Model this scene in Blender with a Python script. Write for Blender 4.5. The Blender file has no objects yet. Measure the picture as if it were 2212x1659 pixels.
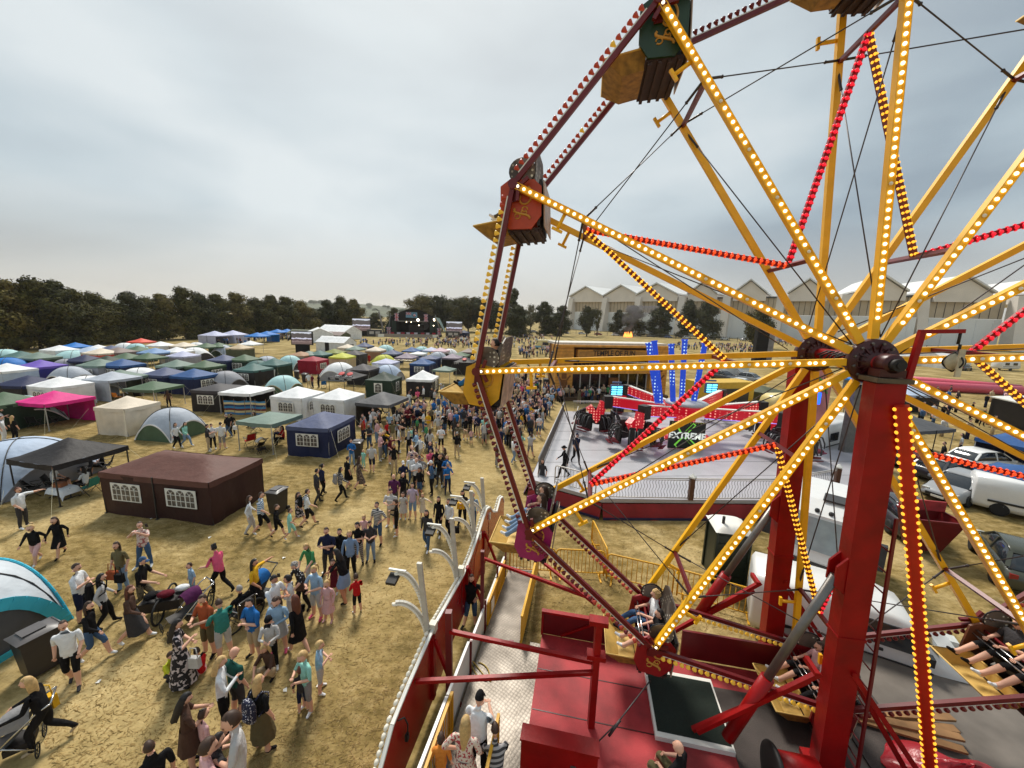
import bpy, math, random
from mathutils import Vector, Matrix
random.seed(7)
scn = bpy.context.scene
PI = math.pi
CAMZ = 9.2
PITCH, ROLL, FPX = 0.17331, 0.02989, 833.1       # measured on a 2212 px wide print of the photograph
cam = bpy.data.cameras.new('camera')
cam.sensor_width = 36.0
cam.lens = 36.0 * FPX / 2212.0
cam.clip_start = 0.05
cam.clip_end = 9000
camo = bpy.data.objects.new('camera', cam)
scn.collection.objects.link(camo)
camo.matrix_world = Matrix.Translation((0, 0, CAMZ)) @ Matrix.Rotation(PI / 2 - PITCH, 4, 'X') @ Matrix.Rotation(ROLL, 4, 'Z')
scn.camera = camo
scn.view_settings.view_transform = 'Standard'
scn.view_settings.look = 'None'
scn.view_settings.exposure = 0.48
scn.view_settings.gamma = 1.0
scn.cycles.max_bounces = 5
scn.cycles.diffuse_bounces = 2
scn.cycles.glossy_bounces = 2
scn.cycles.transmission_bounces = 3
scn.cycles.transparent_max_bounces = 8
scn.cycles.volume_bounces = 1
SUN_EL, SUN_AZ = math.radians(52), math.radians(-14)     # sun behind thin cloud, ahead and slightly left
sd = bpy.data.lights.new('sun', 'SUN')
sd.energy = 2.7
sd.angle = math.radians(14)
sd.color = (1.0, 0.95, 0.86)
so = bpy.data.objects.new('sun', sd)
scn.collection.objects.link(so)
so.rotation_euler = (-(PI / 2 - SUN_EL), 0, -SUN_AZ)
w = bpy.data.worlds.new('World')
scn.world = w
w.use_nodes = True
nt = w.node_tree
nt.nodes.clear()
N = nt.nodes.new
LK = nt.links.new
sky = N('ShaderNodeTexSky')
sky.sky_type = 'NISHITA'
sky.sun_disc = False
sky.sun_elevation = SUN_EL
sky.sun_rotation = SUN_AZ
sky.dust_density = 2.0
bg1 = N('ShaderNodeBackground')
bg1.inputs['Strength'].default_value = 0.10
LK(sky.outputs[0], bg1.inputs[0])
tc = N('ShaderNodeTexCoord')
mp = N('ShaderNodeMapping')
mp.inputs['Scale'].default_value = (1.0, 1.0, 2.8)
mp.inputs['Location'].default_value = (0.35, 0.1, 0.25)
LK(tc.outputs['Generated'], mp.inputs[0])
nz = N('ShaderNodeTexNoise')
nz.inputs['Scale'].default_value = 1.5
nz.inputs['Detail'].default_value = 5
nz.inputs['Roughness'].default_value = 0.45
nz.inputs['Distortion'].default_value = 0.25
LK(mp.outputs[0], nz.inputs['Vector'])
cr = N('ShaderNodeValToRGB')
e = cr.color_ramp.elements
e[0].position, e[0].color = 0.38, (0.225, 0.275, 0.315, 1)
e[1].position, e[1].color = 0.64, (0.49, 0.535, 0.55, 1)
m_ = e.new(0.5); m_.color = (0.34, 0.405, 0.44, 1)
LK(nz.outputs['Fac'], cr.inputs[0])
vdot = N('ShaderNodeVectorMath'); vdot.operation = 'DOT_PRODUCT'
nrm = N('ShaderNodeVectorMath'); nrm.operation = 'NORMALIZE'
LK(tc.outputs['Generated'], nrm.inputs[0])
LK(nrm.outputs[0], vdot.inputs[0])
vdot.inputs[1].default_value = (math.sin(SUN_AZ) * math.cos(SUN_EL), math.cos(SUN_AZ) * math.cos(SUN_EL), math.sin(SUN_EL))
gr = N('ShaderNodeMapRange')
gr.inputs[1].default_value, gr.inputs[2].default_value = 0.55, 1.0
gr.inputs[3].default_value, gr.inputs[4].default_value = 0.0, 0.62
LK(vdot.outputs['Value'], gr.inputs[0])
mx = N('ShaderNodeMixRGB')
mx.inputs[2].default_value = (0.66, 0.69, 0.68, 1)
LK(gr.outputs[0], mx.inputs[0]); LK(cr.outputs[0], mx.inputs[1])
sx = N('ShaderNodeSeparateXYZ'); LK(nrm.outputs[0], sx.inputs[0])
hr = N('ShaderNodeMapRange')
hr.inputs[1].default_value, hr.inputs[2].default_value = 0.0, 0.2
hr.inputs[3].default_value, hr.inputs[4].default_value = 0.8, 0.0
LK(sx.outputs['Z'], hr.inputs[0])
mx2 = N('ShaderNodeMixRGB')
mx2.inputs[2].default_value = (0.42, 0.39, 0.355, 1)
LK(hr.outputs[0], mx2.inputs[0]); LK(mx.outputs[0], mx2.inputs[1])
bg2 = N('ShaderNodeBackground')
bg2.inputs['Strength'].default_value = 1.0
LK(mx2.outputs[0], bg2.inputs[0])
ms = N('ShaderNodeMixShader')
ms.inputs[0].default_value = 0.92
LK(bg1.outputs[0], ms.inputs[1]); LK(bg2.outputs[0], ms.inputs[2])
wo = N('ShaderNodeOutputWorld')
LK(ms.outputs[0], wo.inputs['Surface'])
COL = scn.collection
def srgb(r, g, b):
    f = lambda v: (v / 255 / 12.92) if v <= 10 else ((v / 255 + 0.055) / 1.055) ** 2.4
    return (f(r), f(g), f(b))
MATS = {}
def mat(name, col, rough=0.6, metal=0.0, var=0.12, scale=4.0, emit=None, est=0.0, bump=0.0, bscale=30.0, trans=0.0, spec=0.5, coord='Object', alpha=1.0):
    """plain procedural surface: base colour broken up by a soft noise, optional bump"""
    if name in MATS:
        return MATS[name]
    m = bpy.data.materials.new(name)
    m.use_nodes = True
    t = m.node_tree
    b = t.nodes['Principled BSDF']
    b.inputs['Roughness'].default_value = rough
    b.inputs['Metallic'].default_value = metal
    b.inputs['Specular IOR Level'].default_value = spec
    tcn = t.nodes.new('ShaderNodeTexCoord')
    if var > 0:
        n = t.nodes.new('ShaderNodeTexNoise')
        n.inputs['Scale'].default_value = scale
        n.inputs['Detail'].default_value = 4
        t.links.new(tcn.outputs[coord], n.inputs['Vector'])
        r = t.nodes.new('ShaderNodeMapRange')
        r.inputs[1].default_value, r.inputs[2].default_value = 0.3, 0.7
        r.inputs[3].default_value, r.inputs[4].default_value = 1 - var, 1 + var
        t.links.new(n.outputs['Fac'], r.inputs[0])
        v = t.nodes.new('ShaderNodeVectorMath'); v.operation = 'SCALE'
        v.inputs[0].default_value = col
        t.links.new(r.outputs[0], v.inputs['Scale'])
        t.links.new(v.outputs[0], b.inputs['Base Color'])
    else:
        b.inputs['Base Color'].default_value = (*col, 1)
    if bump > 0:
        n2 = t.nodes.new('ShaderNodeTexNoise')
        n2.inputs['Scale'].default_value = bscale
        n2.inputs['Detail'].default_value = 3
        t.links.new(tcn.outputs[coord], n2.inputs['Vector'])
        bp = t.nodes.new('ShaderNodeBump')
        bp.inputs['Strength'].default_value = bump
        bp.inputs['Distance'].default_value = 0.05
        t.links.new(n2.outputs['Fac'], bp.inputs['Height'])
        t.links.new(bp.outputs[0], b.inputs['Normal'])
    if emit is not None:
        b.inputs['Emission Color'].default_value = (*emit, 1)
        b.inputs['Emission Strength'].default_value = est
    if trans:
        b.inputs['Transmission Weight'].default_value = trans
    if alpha < 1:
        b.inputs['Alpha'].default_value = alpha
    MATS[name] = m
    return m
class MB:
    """collects shapes and links them as ONE mesh object"""
    def __init__(s):
        s.v = []; s.f = []; s.m = []; s.sm = []
    def add(s, vs, fs, mi=0, smooth=False):
        o = len(s.v)
        s.v.extend(tuple(v) for v in vs)
        for f in fs:
            s.f.append(tuple(i + o for i in f)); s.m.append(mi); s.sm.append(smooth)
        return s
    def box(s, c, d, rot=None, mi=0):
        c = Vector(c); hx, hy, hz = d[0] / 2, d[1] / 2, d[2] / 2
        vs = [Vector((x, y, z)) for x in (-hx, hx) for y in (-hy, hy) for z in (-hz, hz)]
        if rot is not None: vs = [rot @ v for v in vs]
        vs = [v + c for v in vs]
        return s.add(vs, [(0, 1, 3, 2), (4, 6, 7, 5), (0, 4, 5, 1), (2, 3, 7, 6), (0, 2, 6, 4), (1, 5, 7, 3)], mi)
    def bar(s, p, q, a, b, up=(0, 0, 1), mi=0):
        """rectangular bar from p to q, a across, b along up"""
        p = Vector(p); q = Vector(q); d = (q - p).normalized(); up = Vector(up)
        if abs(d.dot(up.normalized())) > 0.98: up = Vector((1, 0, 0)) if abs(d.x) < 0.9 else Vector((0, 1, 0))
        x = d.cross(up).normalized(); y = x.cross(d).normalized()
        vs = []
        for o in (p, q):
            for i, j in ((-1, -1), (1, -1), (1, 1), (-1, 1)):
                vs.append(o + x * (a / 2 * i) + y * (b / 2 * j))
        return s.add(vs, [(3, 2, 1, 0), (4, 5, 6, 7), (0, 1, 5, 4), (1, 2, 6, 5), (2, 3, 7, 6), (3, 0, 4, 7)], mi)
    def tube(s, pts, r, n=8, mi=0, r2=None, caps=True):
        pts = [Vector(p) for p in pts]
        k = len(pts); vs = []; px_ = None
        for i, p in enumerate(pts):
            d = (pts[min(i + 1, k - 1)] - pts[max(i - 1, 0)]).normalized()
            if px_ is None:
                px_ = d.cross(Vector((0, 0, 1)))
                if px_.length < 1e-3: px_ = d.cross(Vector((1, 0, 0)))
            px_ = (px_ - d * px_.dot(d)).normalized()
            y = d.cross(px_)
            rr = r if r2 is None else r + (r2 - r) * i / (k - 1)
            for j in range(n):
                a = 2 * PI * j / n
                vs.append(p + px_ * (math.cos(a) * rr) + y * (math.sin(a) * rr))
        fs = [(i * n + j, i * n + (j + 1) % n, (i + 1) * n + (j + 1) % n, (i + 1) * n + j) for i in range(k - 1) for j in range(n)]
        s.add(vs, fs, mi, True)
        if caps:
            o = len(s.v) - len(vs)
            s.f.append(tuple(o + j for j in range(n - 1, -1, -1))); s.m.append(mi); s.sm.append(False)
            s.f.append(tuple(o + (k - 1) * n + j for j in range(n))); s.m.append(mi); s.sm.append(False)
        return s
    def lathe(s, prof, c=(0, 0, 0), axis=(0, 0, 1), n=12, mi=0, smooth=True):
        c = Vector(c); ax = Vector(axis).normalized()
        x = ax.cross(Vector((0, 0, 1)))
        if x.length < 1e-3: x = Vector((1, 0, 0))
        x.normalize(); y = ax.cross(x)
        vs = []
        for r, h in prof:
            for j in range(n):
                a = 2 * PI * j / n
                vs.append(c + ax * h + x * (r * math.cos(a)) + y * (r * math.sin(a)))
        k = len(prof)
        fs = [(i * n + j, i * n + (j + 1) % n, (i + 1) * n + (j + 1) % n, (i + 1) * n + j) for i in range(k - 1) for j in range(n)]
        s.add(vs, fs, mi, smooth)
        o = len(s.v) - len(vs)
        for i, rev in ((0, True), (k - 1, False)):
            if prof[i][0] > 1e-4:
                f = [o + i * n + j for j in range(n)]
                s.f.append(tuple(reversed(f)) if rev else tuple(f)); s.m.append(mi); s.sm.append(False)
        return s
    def ball(s, c, r, n=8, k=5, mi=0):
        if not hasattr(r, '__len__'): r = (r, r, r)
        vs = [Vector((c[0], c[1], c[2] - r[2]))]
        for i in range(1, k):
            t = PI * i / k
            for j in range(n):
                a = 2 * PI * j / n
                vs.append(Vector((c[0] + r[0] * math.sin(t) * math.cos(a), c[1] + r[1] * math.sin(t) * math.sin(a), c[2] - r[2] * math.cos(t))))
        vs.append(Vector((c[0], c[1], c[2] + r[2])))
        fs = [(0, 1 + (j + 1) % n, 1 + j) for j in range(n)]
        for i in range(k - 2):
            for j in range(n):
                fs.append((1 + i * n + j, 1 + i * n + (j + 1) % n, 1 + (i + 1) * n + (j + 1) % n, 1 + (i + 1) * n + j))
        L = len(vs) - 1
        fs += [(L, 1 + (k - 2) * n + j, 1 + (k - 2) * n + (j + 1) % n) for j in range(n)]
        return s.add(vs, fs, mi, True)
    def prism(s, poly, d, mi=0):
        """polygon (list of 3D points) extruded by vector d"""
        d = Vector(d); n = len(poly)
        vs = [Vector(p) for p in poly] + [Vector(p) + d for p in poly]
        fs = [tuple(range(n - 1, -1, -1)), tuple(range(n, 2 * n))] + [(i, (i + 1) % n, n + (i + 1) % n, n + i) for i in range(n)]
        return s.add(vs, fs, mi)
    def grid(s, fn, nu, nv, mi=0, smooth=True):
        vs = [fn(i / nu, j / nv) for i in range(nu + 1) for j in range(nv + 1)]
        fs = [(i * (nv + 1) + j, (i + 1) * (nv + 1) + j, (i + 1) * (nv + 1) + j + 1, i * (nv + 1) + j + 1) for i in range(nu) for j in range(nv)]
        return s.add(vs, fs, mi, smooth)
    def mesh(s, name, mats):
        me = bpy.data.meshes.new(name)
        me.from_pydata(s.v, [], s.f)
        me.polygons.foreach_set('material_index', s.m)
        me.polygons.foreach_set('use_smooth', s.sm)
        if not isinstance(mats, (list, tuple)): mats = [mats]
        for m in mats: me.materials.append(m)
        me.update()
        return me
    def build(s, name, mats, parent=None, origin=None):
        """vertices are in world space; the object's origin is its parent's place (or `origin`)"""
        o = parent.location if parent is not None and parent.parent is None else Vector((0, 0, 0))
        if parent is not None and parent.parent is not None: o = parent.parent.location + parent.location
        if parent is None and origin is not None: o = Vector(origin)
        if o.length > 0: s.v = [(v[0] - o[0], v[1] - o[1], v[2] - o[2]) for v in s.v]
        ob = bpy.data.objects.new(name, s.mesh(name, mats))
        COL.objects.link(ob)
        if parent is not None: ob.parent = parent
        elif origin is not None: ob.location = o
        return ob
def tag(o, label=None, cat=None, group=None, kind=None):
    if label: o['label'] = label
    if cat: o['category'] = cat
    if group: o['group'] = group
    if kind: o['kind'] = kind
    return o
def empty(name, loc, label=None, cat=None, group=None, rz=0.0):
    o = bpy.data.objects.new(name, None)
    o.empty_display_size = 0.2
    COL.objects.link(o)
    o.location = loc
    o.rotation_euler = (0, 0, rz)
    return tag(o, label, cat, group)
def link(name, me, parent, loc=(0, 0, 0), rot=(0, 0, 0), mats=None):
    """an object on shared mesh data; mats override the slots on the object"""
    o = bpy.data.objects.new(name, me)
    COL.objects.link(o)
    if parent is not None: o.parent = parent
    o.location = loc
    o.rotation_euler = rot
    if mats:
        for i, m in enumerate(mats):
            if m is not None:
                o.material_slots[i].link = 'OBJECT'
                o.material_slots[i].material = m
    return o
def copy_tree(o, parent=None):
    c = o.copy(); COL.objects.link(c)
    if parent is not None: c.parent = parent
    for ch in o.children: copy_tree(ch, c)
    return c
def ray(x, y):
    du, dv = x - 1106, y - 829.5
    c_, s_ = math.cos(ROLL), math.sin(ROLL)
    uu, vv = du * c_ + dv * s_, -du * s_ + dv * c_
    X, Z = uu / FPX, -vv / FPX
    c_, s_ = math.cos(PITCH), math.sin(PITCH)
    return Vector((X, c_ + Z * s_, -s_ + Z * c_))
def at(x, y, z=0.0):
    """the point of the place at height z that the photograph shows at print position x, y"""
    d = ray(x, y)
    return Vector((0, 0, CAMZ)) + d * ((z - CAMZ) / d.z)
CROPS = {'A': (0, 1100), 'B': (1000, 1100), 'C': (2000, 1100), 'D': (0, 1750), 'E': (1000, 1750), 'F': (2000, 1750), 'G': (0, 2274), 'H': (1000, 2274), 'I': (2000, 2274)}
K = 2212 / 4032
def cp(c, x, y):
    o = CROPS[c]
    return (o[0] + x / 2.212) * K, (o[1] + y / 2.212) * K
def text(name, body, size, m, loc, rot, parent=None, extrude=0.01, ax='CENTER', bold=0.0, shear=0.0):
    cu = bpy.data.curves.new(name, 'FONT')
    cu.body = body; cu.size = size; cu.extrude = extrude; cu.align_x = ax; cu.align_y = 'CENTER'; cu.offset = bold; cu.shear = shear
    t = bpy.data.objects.new(name, cu)
    COL.objects.link(t)
    dg = bpy.context.evaluated_depsgraph_get()
    me = bpy.data.meshes.new_from_object(t.evaluated_get(dg))
    bpy.data.objects.remove(t)
    me.materials.clear(); me.materials.append(m)
    o = bpy.data.objects.new(name, me)
    COL.objects.link(o)
    if parent is not None: o.parent = parent
    o.location = loc; o.rotation_euler = rot
    return o
def ground_material():
    m = bpy.data.materials.new('dry_grass'); m.use_nodes = True
    t = m.node_tree; b = t.nodes['Principled BSDF']; L = t.links.new; n = t.nodes.new
    b.inputs['Roughness'].default_value = 0.95
    b.inputs['Specular IOR Level'].default_value = 0.1
    g = n('ShaderNodeNewGeometry')
    def noise(scale, det=4, rough=0.55, sc=None):
        x = n('ShaderNodeTexNoise'); x.inputs['Scale'].default_value = scale; x.inputs['Detail'].default_value = det; x.inputs['Roughness'].default_value = rough
        if sc:
            mpp = n('ShaderNodeMapping'); mpp.inputs['Scale'].default_value = sc; L(g.outputs['Position'], mpp.inputs[0]); L(mpp.outputs[0], x.inputs['Vector'])
        else: L(g.outputs['Position'], x.inputs['Vector'])
        return x
    def ramp(src, stops):
        r = n('ShaderNodeValToRGB'); el = r.color_ramp.elements
        el[0].position, el[0].color = stops[0][0], (*stops[0][1], 1)
        el[1].position, el[1].color = stops[-1][0], (*stops[-1][1], 1)
        for p, c_ in stops[1:-1]:
            q = el.new(p); q.color = (*c_, 1)
        L(src, r.inputs[0]); return r
    def mixc(fac, a, b_, mode='MIX'):
        x = n('ShaderNodeMixRGB'); x.blend_type = mode
        if isinstance(fac, float): x.inputs[0].default_value = fac
        else: L(fac, x.inputs[0])
        L(a, x.inputs[1]); L(b_, x.inputs[2]); return x
    big = noise(0.22, 6, 0.66)
    mid = noise(2.0, 5, 0.62, (1, 1.7, 1))
    fine = noise(9.0, 4, 0.7, (1, 1.4, 1))
    c1 = ramp(mid.outputs['Fac'], [(0.34, srgb(86, 74, 42)), (0.46, srgb(140, 120, 76)), (0.57, srgb(176, 152, 104)), (0.70, srgb(208, 186, 138))])
    c2 = ramp(big.outputs['Fac'], [(0.36, srgb(88, 76, 40)), (0.50, srgb(140, 118, 70)), (0.64, srgb(194, 172, 124))])
    x1 = mixc(0.58, c1.outputs[0], c2.outputs[0])
    f1 = ramp(fine.outputs['Fac'], [(0.30, (0.72, 0.70, 0.66)), (0.5, (0.98, 0.98, 0.98)), (0.72, (1.18, 1.18, 1.16))])
    x2 = mixc(1.0, x1.outputs[0], f1.outputs[0], 'MULTIPLY')
    sep = n('ShaderNodeSeparateXYZ'); L(g.outputs['Position'], sep.inputs[0])
    warp = noise(0.35, 3)
    mr = n('ShaderNodeMath'); mr.operation = 'MULTIPLY_ADD'; mr.inputs[1].default_value = 0.42; mr.inputs[2].default_value = -10.6
    L(sep.outputs['Y'], mr.inputs[0])
    d = n('ShaderNodeMath'); d.operation = 'SUBTRACT'; L(sep.outputs['X'], d.inputs[0]); L(mr.outputs[0], d.inputs[1])
    ab = n('ShaderNodeMath'); ab.operation = 'ABSOLUTE'; L(d.outputs[0], ab.inputs[0])
    wa = n('ShaderNodeMath'); wa.operation = 'MULTIPLY_ADD'; wa.inputs[1].default_value = 6.0; wa.inputs[2].default_value = -3.0; L(warp.outputs['Fac'], wa.inputs[0])
    ad = n('ShaderNodeMath'); ad.operation = 'ADD'; L(ab.outputs[0], ad.inputs[0]); L(wa.outputs[0], ad.inputs[1])
    tr = n('ShaderNodeMapRange'); tr.inputs[1].default_value, tr.inputs[2].default_value = 0.6, 4.5; tr.inputs[3].default_value, tr.inputs[4].default_value = 0.36, 0.0
    L(ad.outputs[0], tr.inputs[0])
    pale = n('ShaderNodeRGB'); pale.outputs[0].default_value = (*srgb(200, 176, 124), 1)
    x3 = mixc(tr.outputs[0], x2.outputs[0], pale.outputs[0])
    far = n('ShaderNodeMapRange'); far.inputs[1].default_value, far.inputs[2].default_value = 45, 130
    L(sep.outputs['Y'], far.inputs[0])
    st = n('ShaderNodeTexWave'); st.inputs['Scale'].default_value = 0.09; st.inputs['Distortion'].default_value = 0.6; L(g.outputs['Position'], st.inputs['Vector'])
    fc = ramp(st.outputs['Fac'], [(0.2, srgb(140, 128, 84)), (0.8, srgb(172, 152, 106))])
    fb = mixc(0.45, fc.outputs[0], c2.outputs[0])
    x4 = mixc(far.outputs[0], x3.outputs[0], fb.outputs[0])
    L(x4.outputs[0], b.inputs['Base Color'])
    bp = n('ShaderNodeBump'); bp.inputs['Strength'].default_value = 0.3; bp.inputs['Distance'].default_value = 0.05
    hs = n('ShaderNodeMath'); hs.operation = 'ADD'; L(fine.outputs['Fac'], hs.inputs[0]); L(mid.outputs['Fac'], hs.inputs[1])
    L(hs.outputs[0], bp.inputs['Height']); L(bp.outputs[0], b.inputs['Normal'])
    return m
g = MB()
g.add([(-3500, -400, 0), (3500, -400, 0), (3500, 6500, 0), (-3500, 6500, 0)], [(0, 1, 2, 3)])
tag(g.build('ground', ground_material()), kind='structure')
def grass():
    rnd = random.Random(3)
    vs = []; fs = []
    for i in range(95000):
        y = 5.5 + 30 * rnd.random() ** 1.7
        x = -1.45 * y + rnd.random() * (1.45 * y + 9)
        if x > -2.4 and y < 8.5 or (-2.2 < x < 11.5 and 4.6 < y < 9.6): continue
        h = rnd.uniform(0.008, 0.03); a = rnd.random() * PI; wv = rnd.uniform(0.006, 0.016)
        dx, dy = math.cos(a) * wv, math.sin(a) * wv
        lx, ly = rnd.gauss(.03, .08), rnd.gauss(.03, .06)
        o = len(vs)
        vs += [(x - dx, y - dy, 0), (x + dx, y + dy, 0), (x + lx, y + ly, h)]
        fs.append((o, o + 1, o + 2))
    me = bpy.data.meshes.new('grass'); me.from_pydata(vs, [], fs)
    m = bpy.data.materials.new('grass_blades'); m.use_nodes = True
    t = m.node_tree; b = t.nodes['Principled BSDF']
    gn = t.nodes.new('ShaderNodeNewGeometry')
    r = t.nodes.new('ShaderNodeValToRGB'); el = r.color_ramp.elements
    el[0].color = (*srgb(128, 110, 64), 1); el[1].color = (*srgb(222, 196, 140), 1)
    q = el.new(0.5); q.color = (*srgb(174, 148, 98), 1)
    t.links.new(gn.outputs['Random Per Island'], r.inputs[0]); t.links.new(r.outputs[0], b.inputs['Base Color'])
    b.inputs['Roughness'].default_value = 0.9
    tl = t.nodes.new('ShaderNodeBsdfTranslucent'); t.links.new(r.outputs[0], tl.inputs[0]); ms = t.nodes.new('ShaderNodeMixShader'); ms.inputs[0].default_value = .6
    t.links.new(b.outputs[0], ms.inputs[1]); t.links.new(tl.outputs[0], ms.inputs[2]); t.links.new(ms.outputs[0], t.nodes['Material Output'].inputs['Surface'])
    me.materials.append(m)
    o = bpy.data.objects.new('grass', me); COL.objects.link(o)
    tag(o, 'short dry straw coloured grass on the trodden fairground field', 'grass', kind='stuff')
grass()
def hills():
    m = mat('far_hill', srgb(92, 96, 78), 1.0, var=0.35, scale=0.02, coord='Object')
    for k, (y0, h0, sd_) in enumerate(((900, 17, 2), (1700, 44, 5))):
        rnd = random.Random(sd_); hb = MB()
        nx = 120
        hs = [h0 * (0.55 + 0.3 * math.sin(i * 0.13 + k * 2) + 0.18 * math.sin(i * 0.41 + k) + 0.1 * rnd.random()) for i in range(nx + 1)]
        X = lambda i: (-2.2 + 4.4 * i / nx) * y0
        vs = []
        for i in range(nx + 1):
            vs += [(X(i), y0 - 120, -1), (X(i), y0, hs[i]), (X(i), y0 + 400, hs[i] * .8)]
        fs = []
        for i in range(nx):
            for j in range(2): fs.append((3 * i + j, 3 * i + 3 + j, 3 * i + 4 + j, 3 * i + 1 + j))
        hb.add(vs, fs, 0, True)
        for i in range(260):
            t_ = rnd.random() * (nx - 1); i0 = int(t_); z = hs[i0] + (hs[i0 + 1] - hs[i0]) * (t_ - i0)
            r_ = rnd.uniform(2, 6) * (1 + k * .6)
            hb.ball((X(t_), y0 - rnd.random() * 40, z * (1 if rnd.random() < .6 else rnd.uniform(.4, .95))), (r_ * 1.8, r_, r_), 6, 4)
        tag(hb.build('hill', m), kind='structure')
hills()
def leaf_material(name, dark, light):
    m = bpy.data.materials.new(name); m.use_nodes = True
    t = m.node_tree; b = t.nodes['Principled BSDF']; n = t.nodes.new; L = t.links.new
    gn = n('ShaderNodeNewGeometry'); tcn = n('ShaderNodeTexCoord')
    nz_ = n('ShaderNodeTexNoise'); nz_.inputs['Scale'].default_value = 0.55; nz_.inputs['Detail'].default_value = 2; L(tcn.outputs['Object'], nz_.inputs['Vector'])
    a = n('ShaderNodeMath'); a.operation = 'MULTIPLY_ADD'; a.inputs[1].default_value = 0.5; L(gn.outputs['Random Per Island'], a.inputs[0]); 
    s = n('ShaderNodeMath'); s.operation = 'MULTIPLY_ADD'; s.inputs[1].default_value = 1.4; s.inputs[2].default_value = -0.45; L(nz_.outputs['Fac'], s.inputs[0]); L(s.outputs[0], a.inputs[2])
    r = n('ShaderNodeValToRGB'); el = r.color_ramp.elements
    el[0].position, el[0].color = 0.15, (*dark, 1); el[1].position, el[1].color = 0.95, (*light, 1)
    L(a.outputs[0], r.inputs[0]); L(r.outputs[0], b.inputs['Base Color'])
    b.inputs['Roughness'].default_value = 0.85; b.inputs['Specular IOR Level'].default_value = 0.2
    return m
LEAF = [leaf_material('foliage_olive', srgb(40, 42, 20), srgb(104, 98, 48)), leaf_material('foliage_dark', srgb(32, 36, 20), srgb(84, 84, 46)), leaf_material('foliage_yellowed', srgb(62, 56, 26), srgb(132, 118, 62)), leaf_material('foliage_grey', srgb(92, 88, 70), srgb(140, 134, 112))]
BARK = mat('bark', srgb(70, 58, 46), 0.95, var=0.3, scale=8)
def crown_mesh(seed, h, r, low, nleaf, size, kind='round'):
    """leaf-sized faces gathered on clumps spread through the crown's volume"""
    rnd = random.Random(seed); clumps = []
    nc = 26 if kind != 'poplar' else 22
    for i in range(nc):
        t_ = (i + rnd.random()) / nc
        z = low + (h - low) * t_
        prof = math.sin(PI * min(1, 0.16 + 0.84 * (1 - t_) ** 0.75)) ** 0.6 if kind != 'poplar' else math.sin(PI * (0.12 + 0.84 * (1 - t_))) ** .5 * .55
        if kind == 'hedge': prof = 0.98 if t_ < .62 else max(.2, 1 - ((t_ - .62) / .38) ** 1.6)
        a = rnd.random() * 2 * PI; q = r * prof * rnd.uniform(0.25, 0.85)
        clumps.append((q * math.cos(a), q * math.sin(a), z, r * rnd.uniform(0.26, 0.46) * (0.75 + .4 * prof)))
    vs = []; fs = []
    for i in range(nleaf):
        cx_, cy_, cz_, cr_ = clumps[rnd.randrange(nc)]
        d = Vector((rnd.gauss(0, 1), rnd.gauss(0, 1), rnd.gauss(0, 1) + .25)).normalized()
        rr = cr_ * (0.62 + 0.58 * rnd.random() ** 1.3)
        p = Vector((cx_, cy_, cz_)) + Vector((d.x, d.y, d.z * .8)) * rr
        if p.z < low * .6: p.z = low * .6 + rnd.random()
        nrm_ = (d + Vector((rnd.uniform(-.7, .7), rnd.uniform(-.7, .7), rnd.uniform(-.4, .9)))).normalized()
        x_ = nrm_.cross(Vector((0, 0, 1)))
        if x_.length < 1e-3: x_ = Vector((1, 0, 0))
        x_.normalize(); y_ = nrm_.cross(x_)
        sz = size * rnd.uniform(.6, 1.35); b_ = rnd.random() * PI
        u_ = (x_ * math.cos(b_) + y_ * math.sin(b_)) * sz; v_ = (y_ * math.cos(b_) - x_ * math.sin(b_)) * sz * .7
        o = len(vs)
        vs += [p - u_, p - v_ * .8, p + u_, p + v_]
        fs.append((o, o + 1, o + 2, o + 3))
    mb = MB(); mb.add(vs, fs)
    for cx_, cy_, cz_, cr_ in clumps:
        mb.ball((cx_ * .8, cy_ * .8, cz_), cr_ * .52, 6, 4)
    return mb.mesh('crown', LEAF[0])
def trunk_mesh(h, r, seed):
    rnd = random.Random(seed); t_ = MB()
    top = h * .7
    t_.tube([(0, 0, 0), (rnd.uniform(-.1, .1), rnd.uniform(-.1, .1), h * .35), (rnd.uniform(-.4, .4), rnd.uniform(-.4, .4), top)], r, 7, 0, r * .35)
    for i in range(5):
        a = rnd.random() * 6.28; z = h * rnd.uniform(.18, .5)
        t_.tube([(0, 0, z), (math.cos(a) * h * .12, math.sin(a) * h * .12, z + h * .12), (math.cos(a) * h * .22, math.sin(a) * h * .22, z + h * .28)], r * .4, 5, 0, r * .12)
    return t_.mesh('trunk', BARK)
CROWNS = [crown_mesh(11, 13, 4.6, .4, 8600, .27, 'hedge'), crown_mesh(12, 13, 4.3, .4, 8600, .27, 'hedge'), crown_mesh(13, 13, 4.9, .5, 8600, .27, 'hedge'),
          crown_mesh(21, 13, 5.2, 2.2, 8000, .29), crown_mesh(22, 13, 5.6, 2.0, 8000, .29), crown_mesh(31, 13, 3.6, .8, 3600, .34, 'poplar'), crown_mesh(33, 13, 4.2, 3.5, 1500, .3)]
TRUNKS = [trunk_mesh(13, .3, 1), trunk_mesh(13, .34, 2)]
TREE_LABELS = {}
def tree(x, y, h, wd, cr_, lf, label, group, rz):
    t_ = empty('tree', (x, y, 0), label, 'tree', group, rz)
    k = h / 13
    tr_ = link('trunk', TRUNKS[cr_ % 2], t_); tr_.scale = (k, k, k)
    c_ = link('crown', CROWNS[cr_], t_, mats=[LEAF[lf]]); c_.scale = (wd, wd, k)
    return t_
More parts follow.
